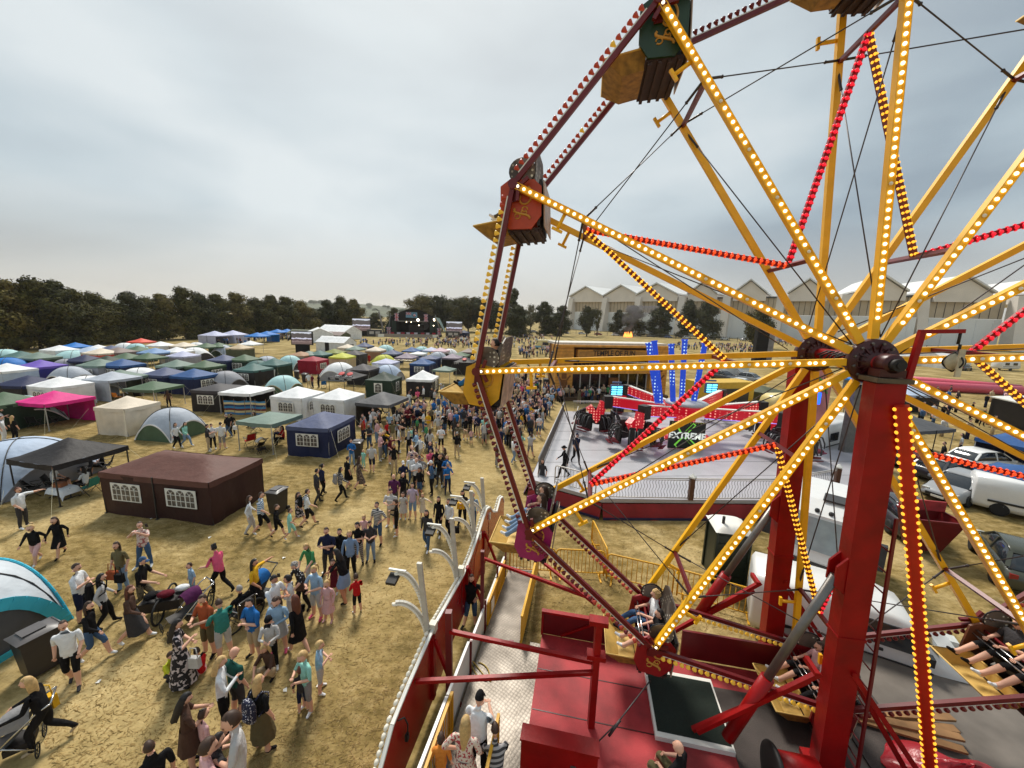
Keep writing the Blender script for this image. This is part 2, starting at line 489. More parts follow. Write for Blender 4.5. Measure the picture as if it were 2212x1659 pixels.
def tree_px(x, ytop, y, wd, cr_, lf, label, group):
    """tree at distance y whose top shows at print position x, ytop"""
    d = ray(x, ytop); k = y / d.y
    p = d * k + Vector((0, 0, CAMZ))
    return tree(p.x, y, max(4, p.z), wd, cr_, lf, label, group, (x * 7 % 63) / 10)
GL = 'dark trees along the left edge of the field'
left = [(-60, 612, 70), (8, 614, 74), (62, 611, 77), (104, 613, 80), (150, 630, 84), (196, 640, 90), (236, 652, 95), (272, 637, 98), (312, 648, 104), (352, 640, 108), (392, 627, 112), (428, 640, 116), (470, 640, 122), (508, 638, 127), (548, 650, 133), (584, 642, 138), (616, 646, 143), (650, 655, 150), (676, 668, 156), (704, 652, 162), (735, 646, 166), (764, 650, 170), (852, 668, 215), (812, 678, 225)]
for i, (x, yt, y) in enumerate(left):
    lb = 'tall dense olive tree in the row behind the left tents, ' + ['at the far left edge', 'second from the left edge'][i] if i < 2 else None
    if lb is None:
        lb = 'dark olive tree, %s in the row behind the tents' % ['third from the left', 'fourth from the left', 'fifth from the left', 'sixth from the left', 'seventh from the left', 'eighth from the left', 'ninth from the left', 'tenth from the left', 'eleventh and rounded', 'twelfth from the left', 'thirteenth from the left', 'fourteenth from the left', 'fifteenth from the left', 'sixteenth from the left', 'seventeenth from the left', 'eighteenth from the left', 'nineteenth from the left', 'fifth before the stage', 'fourth before the stage', 'third before the stage', 'closest to the left of the stage', 'second before the stage'][i - 2]
    tree_px(x, yt, y, 1.0 if y < 120 else 1.15, i % 3, [0, 1, 0, 2][(i * 7) % 4] if i % 5 else 0, lb, GL)
GR = 'trees in the wood right of the stage'
for i, (x, yt, y, wd, lf) in enumerate([(905, 648, 205, 1.3, 2), (925, 644, 212, 1.3, 0), (955, 645, 215, 1.3, 1), (985, 650, 210, 1.4, 0), (1012, 647, 222, 1.4, 2), (1040, 650, 215, 1.4, 1), (1062, 655, 225, 1.4, 0), (1082, 660, 210, 1.2, 1)]):
    tree_px(x, yt, y, wd, 3 + i % 2, lf, 'woodland tree right of the stage, ' + ['pale crown touching the stage roof', 'second from the stage', 'third from the stage', 'fourth from the stage', 'yellowish and broad', 'seen through the wheel rim', 'between the two rim bars', 'darkest, left of the poplar'][i], GR)
GH = 'trees standing in front of the hangars'
for i, (x, yt, y, wd, cr_, lf, lb) in enumerate([(1110, 627, 190, 1.15, 5, 1, 'tall narrow poplar left of the hangars'), (1120, 664, 180, 1.4, 2, 1, 'rounded dark tree at the foot of the tall poplar'), (1148, 662, 235, .9, 6, 3, 'pale grey half bare tree left of the hangars'),
        (1180, 655, 205, 1.35, 0, 1, 'broad dark tree left of the first hangar door'), (1215, 664, 200, 1.3, 1, 1, 'dark tree next to the first hangar door'), (1271, 667, 205, .95, 3, 1, 'round tree right in front of the white hangar door'), (1293, 672, 215, .5, 6, 0, 'slim light tree beside the round tree at the hangar door'),
        (1336, 672, 200, .95, 0, 1, 'small dark tree left of the smoke'), (1370, 665, 205, 1.45, 2, 0, 'broad tree half veiled by the smoke'), (1432, 652, 198, 1.6, 1, 1, 'big dark tree right of the smoke'), (1492, 652, 195, 1.3, 0, 1, 'dark tree left of the biggest hangar tree'), (1532, 653, 190, 1.35, 2, 1, 'dark tree at the end of the hangar group'), (1642, 676, 150, 1.0, 3, 0, 'dark tree behind the tall loudspeaker tower')]):
    k = 1.15 if 1330 < x < 1540 else 1.0
    tree_px(x, yt, y * k, wd * k, cr_, lf, lb, GH)
CONC = mat('hangar_concrete', srgb(222, 214, 204), 0.9, var=0.07, scale=0.15)
ROOFW = mat('hangar_roof_sheet', srgb(214, 214, 212), 0.6, var=0.05, scale=.1)
BAND = mat('hangar_window_band', srgb(186, 170, 146), 0.6, var=0.08, scale=.3)
DOORW = mat('hangar_door_white', srgb(228, 230, 230), 0.6, var=0.04, scale=.1)
DARKG = mat('dark_grey_metal', srgb(52, 50, 50), 0.5, var=0.1)
def hangars():
    ap = [at(x, y, 34) for x, y in ((1267, 621), (1343, 618), (1420, 614), (1520, 611), (1623, 607), (1750, 605), (1910, 598), (2090, 600), (2330, 598))]
    root = empty('aircraft_hangar', (ap[3].x, ap[3].y, 0), 'long row of pale concrete aircraft hangars with pointed gables and white doors', 'hangar')
    for i, a in enumerate(ap):
        b_ = ap[min(i + 1, len(ap) - 1)]; c_ = ap[max(i - 1, 0)]
        d = (b_ - c_); d.z = 0; L_ = d.length / (2 if 0 < i < len(ap) - 1 else 1); d.normalize()
        nn = Vector((d.y, -d.x, 0))                      # towards the fairground
        if nn.y > 0: nn = -nn
        base = Vector((a.x, a.y, 0)); hw = L_ * .5
        back = -nn * 60
        wide = hw if i < 3 else hw * .62
        E_, T_ = 26.5, 34.0
        gm = MB()
        gm.prism([base - d * wide + Vector((0, 0, E_ - 4)), base + d * wide + Vector((0, 0, E_ - 4)), base + d * wide + Vector((0, 0, E_)), base + Vector((0, 0, T_)), base - d * wide + Vector((0, 0, E_))], back)
        gm.build('gable', CONC, root)
        rf = MB()
        for s_ in (-1, 1):
            p0 = base + d * (s_ * (wide + .6)) + Vector((0, 0, E_ + .2)) + nn * 1.5; p1 = base + Vector((0, 0, T_ + .45)) + nn * 1.5
            rf.prism([p0, p1, p1 + Vector((0, 0, .9)), p0 + Vector((0, 0, .9))], back)
        rf.build('roof', ROOFW, root)
        py = MB()
        for s_ in (-1,):
            q = base + d * (s_ * hw)
            py.prism([q + nn * 5.5, q + nn * 1.6 + Vector((0, 0, E_ - 1)), q - nn * 4 + Vector((0, 0, E_ - 1)), q - nn * 4], d * 4.2)
        py.build('pylon', CONC, root)
        l_, r_ = base - d * (hw - 4.2), base + d * hw
        bd = MB(); mid = (l_ + r_) / 2; wid = (r_ - l_).length
        R_ = Matrix((d, -nn, Vector((0, 0, 1)))).transposed()
        bd.box(mid - nn * 2.5 + Vector((0, 0, 19.5)), (wid, 1, 9.5), R_)
        bd.build('window_band', BAND, root)
        mu = MB()
        for k in range(9):
            mu.box(l_ + (r_ - l_) * ((k + .5) / 9) - nn * 1.95 + Vector((0, 0, 19.5)), (.18, .2, 9.3), R_)
        mu.box(mid - nn * 1.7 + Vector((0, 0, 24.6)), (wid, .8, .9), R_)
        mu.build('glazing_bar', DARKG, root)
        dr = MB(); dr.box(mid - nn * 2.2 + Vector((0, 0, 7.3)), (wid, 1, 14.6), R_)
        for k in range(5): dr.box(l_ + (r_ - l_) * ((k + .5) / 5) - nn * 1.6 + Vector((0, 0, 7.2)), (.25, .25, 14.2), R_)
        dr.build('door', DOORW, root)
    of = MB(); wn = MB()
    for x0, x1, y0, y1 in ((1565, 1640, 700, 725), (1700, 1760, 700, 718), (1930, 2010, 640, 655)):
        p = at(x0, y1, 2); q = at(x1, y1, 2)
        k = 120 / p.y
        p, q = p * k, q * k
    f = at(1650, 690, 34)
hangars()
fn = empty('boundary_fence', (60, 240, 0), 'long grey mesh fence across the far side of the field', 'fence')
fp = MB(); fm = MB()
a0, a1 = Vector((-40, 260, 0)), Vector((190, 165, 0))
for i in range(70):
    p = a0.lerp(a1, i / 69); fp.box(p + Vector((0, 0, 1.1)), (.16, .16, 2.2))
for z in (.3, 1.1, 2.1): fm.bar(a0 + Vector((0, 0, z)), a1 + Vector((0, 0, z)), .08, .1)
fp.build('fence_post', DARKG, fn); fm.build('fence_rail', mat('galvanised', srgb(140, 140, 138), .5, .6), fn)
HUB = Vector((6.043, 6.514, 8.633)); WR = 6.9; WW = 1.585; PH = 0.08
WU = Vector((0.98315, -0.18281, 0)); WN = Vector((0.18281, 0.98315, 0)); WZ = Vector((0, 0, 1))
RWM = Matrix((WU, WN, WZ)).transposed()           # columns: along the wheel, across it, up
def W(u_, n_, z_): return Vector((HUB.x, HUB.y, 0)) + WU * u_ + WN * n_ + WZ * z_
def rad(deg): a = math.radians(deg) + PH; return WU * math.cos(a) + WZ * math.sin(a)
def P(deg, r, off): return HUB + WN * off + rad(deg) * (r * WR)
YEL = mat('yellow_paint', srgb(250, 186, 24), 0.42, var=0.10, scale=3)
YELD = mat('yellow_barrier_paint', srgb(222, 166, 34), 0.5, var=0.12, scale=3)
RED = mat('red_paint', srgb(146, 8, 10), 0.42, var=0.24, scale=2.6, spec=.3, bump=.08, bscale=12)
REDD = mat('dark_red_paint', srgb(104, 16, 20), 0.4, var=0.15, scale=3)
REDF = mat('worn_red_deck', srgb(158, 42, 46), 0.65, var=0.36, scale=1.7, bump=.15, bscale=40)
MAROON = mat('maroon_steel', srgb(64, 10, 12), 0.38, var=0.2, scale=5)
WHITEP = mat('white_paint', srgb(226, 224, 216), 0.5, var=0.06, scale=3)
BLACKM = mat('black_rubber', srgb(24, 22, 22), 0.6, var=0.15)
CABLE = mat('steel_cable', srgb(72, 66, 66), 0.45, 0.5, var=0.1)
STEEL = mat('grey_steel', srgb(120, 116, 112), 0.4, 0.7, var=0.15)
def lamp(name, col, em, st): return mat(name, col, 0.3, var=0, emit=em, est=st)
B_WHITE = lamp('lit_warm_bulb', srgb(255, 236, 190), (1.0, 0.90, 0.64), 1.5)
B_OFF = lamp('unlit_bulb', srgb(222, 216, 200), (1, .9, .7), 0.05)
B_AMBER = lamp('lit_amber_bulb', srgb(240, 170, 30), (1.0, 0.48, 0.04), 0.95)
B_RED = lamp('lit_red_bulb', srgb(210, 16, 30), (1.0, 0.02, 0.05), 0.5)
B_ORANGE = lamp('lit_orange_bulb', srgb(230, 60, 20), (1.0, 0.10, 0.02), 0.55)
B_CAPY = lamp('yellow_lamp_cap', srgb(224, 176, 40), (1, .6, .1), 0.12)
B_CAPR = lamp('red_lamp_cap', srgb(178, 56, 36), (1, .2, .1), 0.03)
B_CAPD = lamp('dark_red_lamp_cap', srgb(110, 22, 26), (1, .1, .1), 0.0)
B_GREEN = lamp('blue_lit_panel', srgb(20, 60, 220), (0.02, 0.12, 1.0), 1.6)
wheel = empty('big_wheel', HUB, 'giant turning fairground wheel with yellow spokes, red rims and rows of lit bulbs', 'ferris wheel')
bulb_list = []       # (position, direction, radius, material, shape)
def dirbulb(p, d, r, m, shape=0): bulb_list.append((Vector(p), Vector(d).normalized(), r, m, shape))
EYE = Vector((0, 0, CAMZ))
rb = random.Random(5)
for k in range(12):
    deg = 30 * k
    tang = rad(deg + 90)
    for off, near in ((0, True), (WW, False)):
        sp = MB()
        sp.bar(P(deg, .055, off), P(deg, .992, off), .115, .10, up=WN)
        if near:    # shallow channel lips beside the bulbs, and the plain inner end left open
            for s_ in (-1, 1):
                sp.bar(P(deg, .10, off) + tang * (.052 * s_) - WN * .058, P(deg, .99, off) + tang * (.052 * s_) - WN * .058, .014, .022, up=WN)
        q = P(deg, .84, off) - tang * .05
        spo = sp.build('spoke', YEL, wheel)
        lg = MB(); sgn = -1 if True else 1
        s_ = -1 if math.cos(math.radians(deg) + PH) < 0 else 1
        dn = tang * (1 if tang.z < 0 else -1)
        lg.tube([P(deg, .84, off), P(deg, .84, off) + dn * .36], .035, 6)
        lg.bar(P(deg, .825, off) + dn * .36, P(deg, .855, off) + dn * .36, .05, .06, up=WN)
        lg.build('peg', YEL, spo)
    nb = 48
    for j in range(nb):
        r_ = .105 + (.985 - .105) * j / (nb - 1)
        m_ = B_WHITE if rb.random() > .05 else B_OFF
        if j == 2: r_ -= .006
        dirbulb(P(deg, r_, -.052), -WN, .029, m_)
    cm = MB(); cm.bar(P(deg, .785, .04), P(deg, .785, WW - .04), .07, .07, up=rad(deg)); cm.build('cross_member', REDD, wheel)
    if k % 2 == 0:
        cm = MB(); cm.bar(P(deg, .29, .04), P(deg, .29, WW - .04), .07, .07, up=rad(deg)); cm.build('cross_member', REDD, wheel)
    capcol = {4: (B_CAPR, B_CAPR), 5: (B_CAPY, B_CAPY), 6: (B_CAPD, B_CAPD), 7: (B_CAPD, B_CAPR), 8: (B_CAPY, B_CAPY), 9: (B_CAPD, B_CAPD), 3: (B_CAPD, B_CAPD)}.get(k, (B_CAPR, B_CAPY))
    for off, near in ((-.02, 0), (WW + .02, 1)):
        a, b_ = P(deg, 1, off), P(deg + 30, 1, off)
        o_ = rad(deg + 15)
        rm = MB(); rm.bar(a + o_ * .0, b_ + o_ * .0, .075, .085, up=o_)
        rim = rm.build('rim_bar', REDD, wheel)
        ws = MB(); ws.bar(a.lerp(b_, .06) + o_ * .055, a.lerp(b_, .94) + o_ * .055, .05, .028, up=o_); ws.build('lamp_rail', WHITEP, rim)
        nl = 25
        for j in range(nl):
            t_ = .07 + .86 * j / (nl - 1)
            cm_ = capcol[0]
            if k == 5 and (t_ < .12): cm_ = B_CAPR
            if k == 7 and t_ > .5 and rb.random() < .5: cm_ = B_CAPR
            if k == 4 and rb.random() < .06: cm_ = B_CAPY
            dirbulb(a.lerp(b_, t_) + o_ * .07, o_, .05, cm_, 1)
    for off in (-.03, WW + .03):
        nd = MB()
        nd.tube([P(deg, 1, off - .06), P(deg, 1, off + .06)], .09, 10)
        nd.bar(P(deg, .97, off) - tang * .22, P(deg, .985, off), .06, .07, up=WN)
        nd.bar(P(deg, .97, off) + tang * .22, P(deg, .985, off), .06, .07, up=WN)
        nd.build('rim_bracket', REDD, wheel)
for off, s_ in ((-.02, -1), (WW + .02, -1)):
    hd = MB()
    c_ = HUB + WN * off
    hd.lathe([(.0, -.07), (.36, -.07), (.375, -.05), (.375, .05), (.36, .07), (0, .07)], c_, WN, 36)
    hd.lathe([(.0, -.16), (.14, -.16), (.16, -.1), (.2, -.075), (.24, -.075)], c_, WN, 24)
    for j in range(14):
        a = 2 * PI * j / 14
        d_ = WU * math.cos(a) + WZ * math.sin(a)
        hd.bar(c_ + d_ * .14 - WN * .10, c_ + d_ * .27 - WN * .075, .02, .04, up=WN)
    h_ = hd.build('hub_disc', MAROON, wheel)
    bt = MB()
    for j in range(12):
        a = 2 * PI * (j + .5) / 12
        bt.lathe([(.0, -.11), (.022, -.105), (.024, -.068)], c_ + WU * (.31 * math.cos(a)) + WZ * (.31 * math.sin(a)), WN, 6, 0, False)
    bt.build('hub_bolt', STEEL, h_)
ax = MB(); ax.tube([HUB - WN * .45, HUB + WN * (WW + .6)], .115, 18)
ax.build('axle', RED, wheel)
cabl = MB()
for j in range(7):
    pts = []
    for i in range(14):
        t_ = i / 13; a = j * .9 + t_ * (6 + j)
        pts.append(HUB + WN * (.2 + t_ * .9) + WU * (.14 + .02 * j) * math.cos(a) + WZ * (.13 * math.sin(a) - .03))
    cabl.tube(pts, .016, 5)
cabl.build('cable_bundle', BLACKM, wheel)
for k in range(6):
    o_deg = 30 + 60 * k
    for s_ in (-1, 1):
        i_deg = o_deg + 30 * s_
        a, b_ = P(o_deg, .785, WW / 2), P(i_deg, .29, WW / 2)
        d_ = (b_ - a).normalized(); side = d_.cross(WN).normalized()
        col = {(90, 1): 'red', (90, -1): 'amber', (150, -1): 'orange', (150, 1): 'amber', (210, -1): 'red', (210, 1): 'orange', (30, 1): 'red', (30, -1): 'red', (330, 1): 'amber', (330, -1): 'orange', (270, -1): 'amber', (270, 1): 'red'}[(o_deg, s_)]
        bm_ = {'red': B_RED, 'amber': B_AMBER, 'orange': B_ORANGE}[col]
        st = MB(); st.bar(a, b_, .085, .075, up=WN)
        st.build('star_strip', RED if col != 'amber' else mat('amber_lit_strip', srgb(120, 44, 10), .5, var=.1), wheel)
        L_ = (b_ - a).length; nb = int(L_ / .105)
        for j in range(nb):
            t_ = (j + .5) / nb
            for q in (-1, 1):
                dirbulb(a.lerp(b_, t_) - WN * .02 + side * (.036 * q), side * q - WN * .5, .023, bm_)
            if col != 'amber': dirbulb(a.lerp(b_, t_) - WN * .037, -WN, .033, bm_)
            else: dirbulb(a.lerp(b_, t_ ) - WN * .037 + side * .0, -WN, .026, bm_)
def stay(p, q, buckles=(.06, .94), r=.011):
    s_ = MB(); s_.tube([p, q], r, 5)
    d_ = (q - p).normalized()
    for t_ in buckles:
        c_ = p.lerp(q, t_)
        s_.tube([c_ - d_ * .16, c_ - d_ * .13, c_ - d_ * .05, c_ + d_ * .05, c_ + d_ * .13, c_ + d_ * .16], .022, 6)
        s_.ball(c_ - d_ * .18, .03, 6, 4); s_.ball(c_ + d_ * .18, .03, 6, 4)
    s_.build('stay_cable', CABLE, wheel)
for k in range(12):
    deg = 30 * k
    stay(P(deg, .79, .02), P(deg + 30, .79, WW - .02)); stay(P(deg, .79, WW - .02), P(deg + 30, .79, .02))
    stay(P(deg, .77, WW), P(deg + (-15 if k % 2 else 15), .06, 0), (.05,))
    if k % 2: stay(P(deg, .77, 0), P(deg + 20, .08, WW), (.05,))
def bulb_mesh(shape):
    m_ = MB()
    if shape == 0: m_.lathe([(.55, -.05), (.95, .25), (1.0, .6), (.75, 1.0), (0.0, 1.2)], n=9)
    else: m_.lathe([(.35, 0), (.42, .5), (.62, .9), (1.0, 1.7), (.85, 2.0), (0, 2.15)], n=9)
    return m_.mesh('bulb', B_WHITE)
BULBM = [bulb_mesh(0), bulb_mesh(1)]
def rotz_to(d):
    return Vector((0, 0, 1)).rotation_difference(d)
def fam(p):
    v = p - EYE
    y_ = v.y * math.cos(PITCH) - v.z * math.sin(PITCH); z_ = v.y * math.sin(PITCH) + v.z * math.cos(PITCH)
    if y_ < .3: return -1
    x_, yy = v.x / y_ * FPX + 1106, 829.5 - z_ / y_ * FPX
    return (1 / y_) if -20 < x_ < 2232 and -20 < yy < 1679 else -1
def put_bulbs(lst, parent, origin, nmax):
    lst = sorted(lst, key=lambda b: -fam(b[0]) * (1.0 if b[4] == 0 else 1.25) * b[2])
    ms_ = []
    for p, d, r, m, sh in lst[:nmax]:
        o = link('bulb', BULBM[sh], parent, p - origin, rotz_to(d).to_euler(), [m]); o.scale = (r, r, r)
    rest = MB()
    for p, d, r, m, sh in lst[nmax:]:
        if m not in ms_: ms_.append(m)
        mi = ms_.index(m); q = rotz_to(d).to_matrix() * r
        me = BULBM[sh]
        rest.add([q @ v.co + p for v in me.vertices], [tuple(f.vertices) for f in me.polygons], mi, True)
    if lst[nmax:]:
        o = rest.build('bulb', ms_, parent); o['kind'] = 'stuff'
put_bulbs(bulb_list, wheel, HUB, 100)
def perforated():
    m = bpy.data.materials.new('perforated_grey_plate'); m.use_nodes = True
    t = m.node_tree; b = t.nodes['Principled BSDF']; n = t.nodes.new; L = t.links.new
    tcn = n('ShaderNodeTexCoord'); v = n('ShaderNodeTexVoronoi'); v.inputs['Scale'].default_value = 11; v.inputs['Randomness'].default_value = .25
    L(tcn.outputs['Object'], v.inputs['Vector'])
    r = n('ShaderNodeValToRGB'); r.color_ramp.interpolation = 'CONSTANT'; el = r.color_ramp.elements
    el[0].color = (*srgb(236, 232, 214), 1); el[1].position = .24; el[1].color = (*srgb(112, 102, 92), 1)
    L(v.outputs['Distance'], r.inputs[0])
    nz_ = n('ShaderNodeTexNoise'); nz_.inputs['Scale'].default_value = 2.6; nz_.inputs['Detail'].default_value = 4; L(tcn.outputs['Object'], nz_.inputs['Vector'])
    r2 = n('ShaderNodeValToRGB'); el = r2.color_ramp.elements; el[0].position = .42; el[0].color = (.25, .2, .16, 1); el[1].position = .56; el[1].color = (1.1, 1.1, 1.1, 1)
    L(nz_.outputs['Fac'], r2.inputs[0])
    x = n('ShaderNodeMixRGB'); x.blend_type = 'MULTIPLY'; x.inputs[0].default_value = .8; L(r.outputs[0], x.inputs[1]); L(r2.outputs[0], x.inputs[2])
    L(x.outputs[0], b.inputs['Base Color']); b.inputs['Roughness'].default_value = .5
    return m
PERF = perforated()
GOLD = mat('gold_scroll', srgb(206, 150, 60), .5, var=.15, scale=8)
TUB = mat('footrest_yellow', srgb(216, 178, 98), .6, var=.15, scale=5)
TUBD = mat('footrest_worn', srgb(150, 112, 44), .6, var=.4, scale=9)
SEATB = mat('black_seat', srgb(34, 28, 26), .6, var=.2)
CHROME = mat('chrome_bar', srgb(190, 190, 190), .2, .9, var=.05)
WOODU = mat('dark_underfloor', srgb(52, 30, 24), .7, var=.3, scale=6)
GX = WN; GY = -WU                                   # seats face the open field
def gondola(deg, colour, label, number=None, sway=0.0):
    piv = HUB + WN * (WW / 2) + rad(deg) * WR
    g_ = empty('gondola', piv, label, 'gondola', 'gondolas hung round the wheel rim')
    cs, sn = math.cos(sway), math.sin(sway)
    def q(x, y, z):
        y, z = .9 * (y * cs - z * sn), .9 * (y * sn + z * cs)
        return piv + GX * x + GY * y + WZ * z
    paint = mat('gondola_' + colour[0], colour[1], .4, var=.12, scale=5)
    hw = .62
    side = [(.30, .05), (.10, .16), (-.42, .10), (-.56, -.05), (-.52, -.62), (-.30, -.86), (.18, -.82), (.34, -.55)]
    for s_ in (-1, 1):
        sd_ = MB(); sd_.prism([q(hw * s_, y, z) for y, z in side], GX * (.045 * s_)); so_ = sd_.build('side_panel', paint, g_)
        sc = MB()
        pts = []
        for i in range(22):
            a = i / 21 * 4.6; r_ = .24 * (1 - i / 26)
            pts.append(q((hw + .052) * s_, -.16 + r_ * math.cos(a + 2.2) * .9, -.22 + r_ * math.sin(a + 2.2)))
        sc.tube(pts, .02, 5)
        pts = [q((hw + .052) * s_, .02 - .26 * t_ + .08 * math.sin(t_ * 6), -.42 - .24 * t_) for t_ in [i / 9 for i in range(10)]]
        sc.tube(pts, .024, 5)
        for i in range(3):
            a0_ = i * 2.1
            sc.tube([q((hw + .052) * s_, -.12 + .06 * math.cos(a0_ + j * .7) + .1 * math.cos(i * 2), -.58 + .05 * math.sin(a0_ + j * .7) + .06 * i) for j in range(9)], .014, 4)
        sc.build('gold_scroll', GOLD, so_)
        lb = MB(); 
        poly = [q((hw + .02) * s_, -.18 + .27 * math.cos(a), .30 + .25 * math.sin(a)) for a in [2 * PI * i / 20 for i in range(20)]]
        lb.prism(poly, GX * (.02 * s_)); lo = lb.build('side_lobe', PERF, g_)
        rm_ = MB(); rm_.tube(poly + poly[:1], .016, 5, caps=False); rm_.build('lobe_edge', BLACKM, lo)
    sh = MB()      # seat box: back, bench, floor
    sh.prism([q(-hw, -.40, -.35), q(-hw, -.52, .1), q(-hw, -.58, .1), q(-hw, -.48, -.8), q(-hw, -.42, -.8)], GX * (2 * hw))
    sh.prism([q(-hw, -.46, -.34), q(-hw, .1, -.30), q(-hw, .1, -.42), q(-hw, -.46, -.44)], GX * (2 * hw))
    sh.build('seat', SEATB, g_)
    ub = MB(); ub.prism([q(-hw, -.48, -.84), q(-hw, .22, -.82), q(-hw, .22, -.86), q(-hw, -.48, -.88)], GX * (2 * hw))
    for j in range(4): ub.bar(q(-hw, -.4 + .18 * j, -.9), q(hw, -.4 + .18 * j, -.9), .06, .04)
    ub.build('underfloor', WOODU, g_)
    cn = MB()      # perforated hood behind the riders
    cn.prism([q(-hw, -.40, .12), q(hw, -.40, .12), q(hw * .9, -.46, .66), q(hw * .6, -.48, .78), q(-hw * .6, -.48, .78), q(-hw * .9, -.46, .66)], GY * -.03)
    cn.build('hood', PERF, g_)
    bp_ = MB(); bp_.prism([q(-hw, -.60, .08), q(hw, -.60, .08), q(hw, -.56, -.84), q(-hw, -.56, -.84)], GY * -.02); bo = bp_.build('back_panel', mat('painted_back_panel', srgb(176, 150, 128), .5, var=.45, scale=5), g_)
    ft = MB()      # flared footrest tray
    x0 = .46
    A_ = [q(-x0, .22, -.86), q(x0, .22, -.86), q(x0, .62, -.90), q(-x0, .62, -.90)]
    B_ = [q(-x0 - .12, .18, -.58), q(x0 + .12, .18, -.58), q(x0 + .12, .98, -.64), q(-x0 - .12, .98, -.64)]
    C_ = [v + (q(0, 0, 0) - q(0, 0, .03)) * 1.0 for v in A_]; D_ = [v + (q(0, .02, 0) - q(0, 0, .02)) for v in B_]
    ft.add(A_ + B_, [(0, 1, 2, 3), (0, 4, 5, 1), (1, 5, 6, 2), (2, 6, 7, 3), (3, 7, 4, 0)], 0)
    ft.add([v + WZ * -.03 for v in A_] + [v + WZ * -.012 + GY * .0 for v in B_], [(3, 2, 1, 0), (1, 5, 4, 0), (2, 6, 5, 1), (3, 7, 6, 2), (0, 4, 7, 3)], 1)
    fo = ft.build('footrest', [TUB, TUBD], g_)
    rmf = MB(); rmf.tube(B_ + B_[:1], .018, 5, caps=False); rmf.build('footrest_rim', TUB, fo)
    sb = MB()
    for y, z in ((.16, -.02), (.21, -.12)): sb.tube([q(-hw, y, z), q(hw, y, z)], .017, 6)
    sb.build('safety_bar', CHROME, g_)
    hg = MB()
    hg.tube([q(-.84, 0, 0), q(.84, 0, 0)], .028, 8)
    for s_ in (-1, 1): hg.bar(q(.7 * s_, 0, .06), q(.7 * s_, 0, -.3), .03, .14, up=GY)
    hg.build('hanger_bar', REDD, g_)
    if number:
        text('number_plate', number, .26, mat('number_white', srgb(236, 230, 216), .6, var=0), -GX * (hw + .025) + GY * -.16 + WZ * .3, Matrix((-GY, WZ, -GX)).transposed().to_euler(), g_, .004)
    return g_, q
GON = {}
for deg, col, lb, nb_ in ((120, ('green', srgb(30, 60, 36)), 'dark green gondola at the upper left of the wheel seen from below', '7'), (150, ('orange', srgb(186, 66, 22)), 'orange gondola with gold scroll halfway up the left of the wheel', None),
                     (180, ('yellow', srgb(222, 164, 30)), 'yellow gondola with blue scroll level with the wheel hub', None), (210, ('magenta', srgb(158, 28, 94)), 'magenta gondola with gold scroll above the yellow barriers', None),
                     (240, ('red', srgb(150, 20, 24)), 'red gondola with a blond rider low over the red deck', '1'), (270, ('crimson', srgb(120, 14, 24)), 'gondola at the bottom of the wheel behind the big red column', None),
                     (300, ('brown', srgb(112, 66, 44)), 'gondola at the lower right with riders in shorts and yellow cushions', None), (90, ('navy', srgb(34, 40, 82)), 'gondola at the top of the wheel cut by the upper picture edge', None), (60, ('purple', srgb(84, 38, 92)), 'gondola in the upper right corner of the picture', None)):
    GON[deg] = gondola(deg, col, lb, nb_, sway=(-.10 if deg in (120, 150) else .06))
DZ = 0.8
frame = empty('wheel_frame', W(0, -.5, DZ), 'red steel column stand with braces and rams that carries the big wheel', 'wheel stand')
def column(n_, top, lean, w_, wn_, nm='column'):
    c = MB(); a = W(lean, n_, DZ); b_ = W(0, n_, top)
    c.bar(a, b_, w_, wn_, up=WN)
    c.bar(a + WN * -.0, a + (b_ - a).normalized() * .12, w_ + .25, wn_ + .2, up=WN)
    d_ = (b_ - a).normalized()
    c.bar(a + d_ * 2.95, a + d_ * 3.0, w_ + .03, wn_ + .03, up=WN)
    co = c.build(nm, RED, frame)
    pd = MB(); pd.box(b_ + WZ * .05, (w_ + .08, wn_ + .14, .07), RWM); pd.build('top_plate', mat('worn_plate', srgb(92, 82, 66), .5, .3, var=.3, scale=5), co)
    br = MB(); br.lathe([(0, -.13), (.14, -.13), (.16, -.1), (.16, .1), (.14, .13), (0, .13)], W(0, n_, HUB.z), WN, 20)
    br.box(W(0, n_, HUB.z - .14), (.36, .26, .12), RWM)
    br.build('bearing', MAROON, co)
    cl = MB()
    for s_ in (-.13, .08):
        m0 = W(lean * .55, n_ + s_, DZ + 4.1)
        cl.prism([m0 + WU * -.16 + WZ * -.35, m0 + WU * -.40 + WZ * -.15, m0 + WU * -.40 + WZ * .2, m0 + WU * -.16 + WZ * .5], WN * .04)
    cl.build('ram_bracket', RED, co)
    return a, b_
column(-.40, HUB.z - .30, .28, .42, .30)
column(WW + .47, HUB.z - .30, .3, .40, .32)
cap = MB(); c0 = W(0, -.58, HUB.z); cap.tube([c0 - WN * .06, c0 + WN * .08], .095, 16); cap.tube([c0 - WN * .08, c0 - WN * .05], .05, 14)
cap.build('axle_cap', BLACKM, frame)
sn = MB()
a, b_, c_ = W(.26, -.45, HUB.z - .3), W(.32, -.45, HUB.z + .52), W(.86, -.45, HUB.z + .55)
sn.bar(a, b_, .075, .075, up=WN); sn.bar(b_ + WU * -.037, c_, .06, .06, up=WN); sn.build('lantern_bracket', RED, frame)
ln = MB(); k_ = c_ + WU * -.04
ln.tube([k_, k_ - WZ * .2], .02, 6); ln.tube([k_ - WZ * .2 + WU * .03, k_ - WZ * .3 + WU * .03], .02, 6)
ln.build('shackle', BLACKM, frame)
ln = MB()
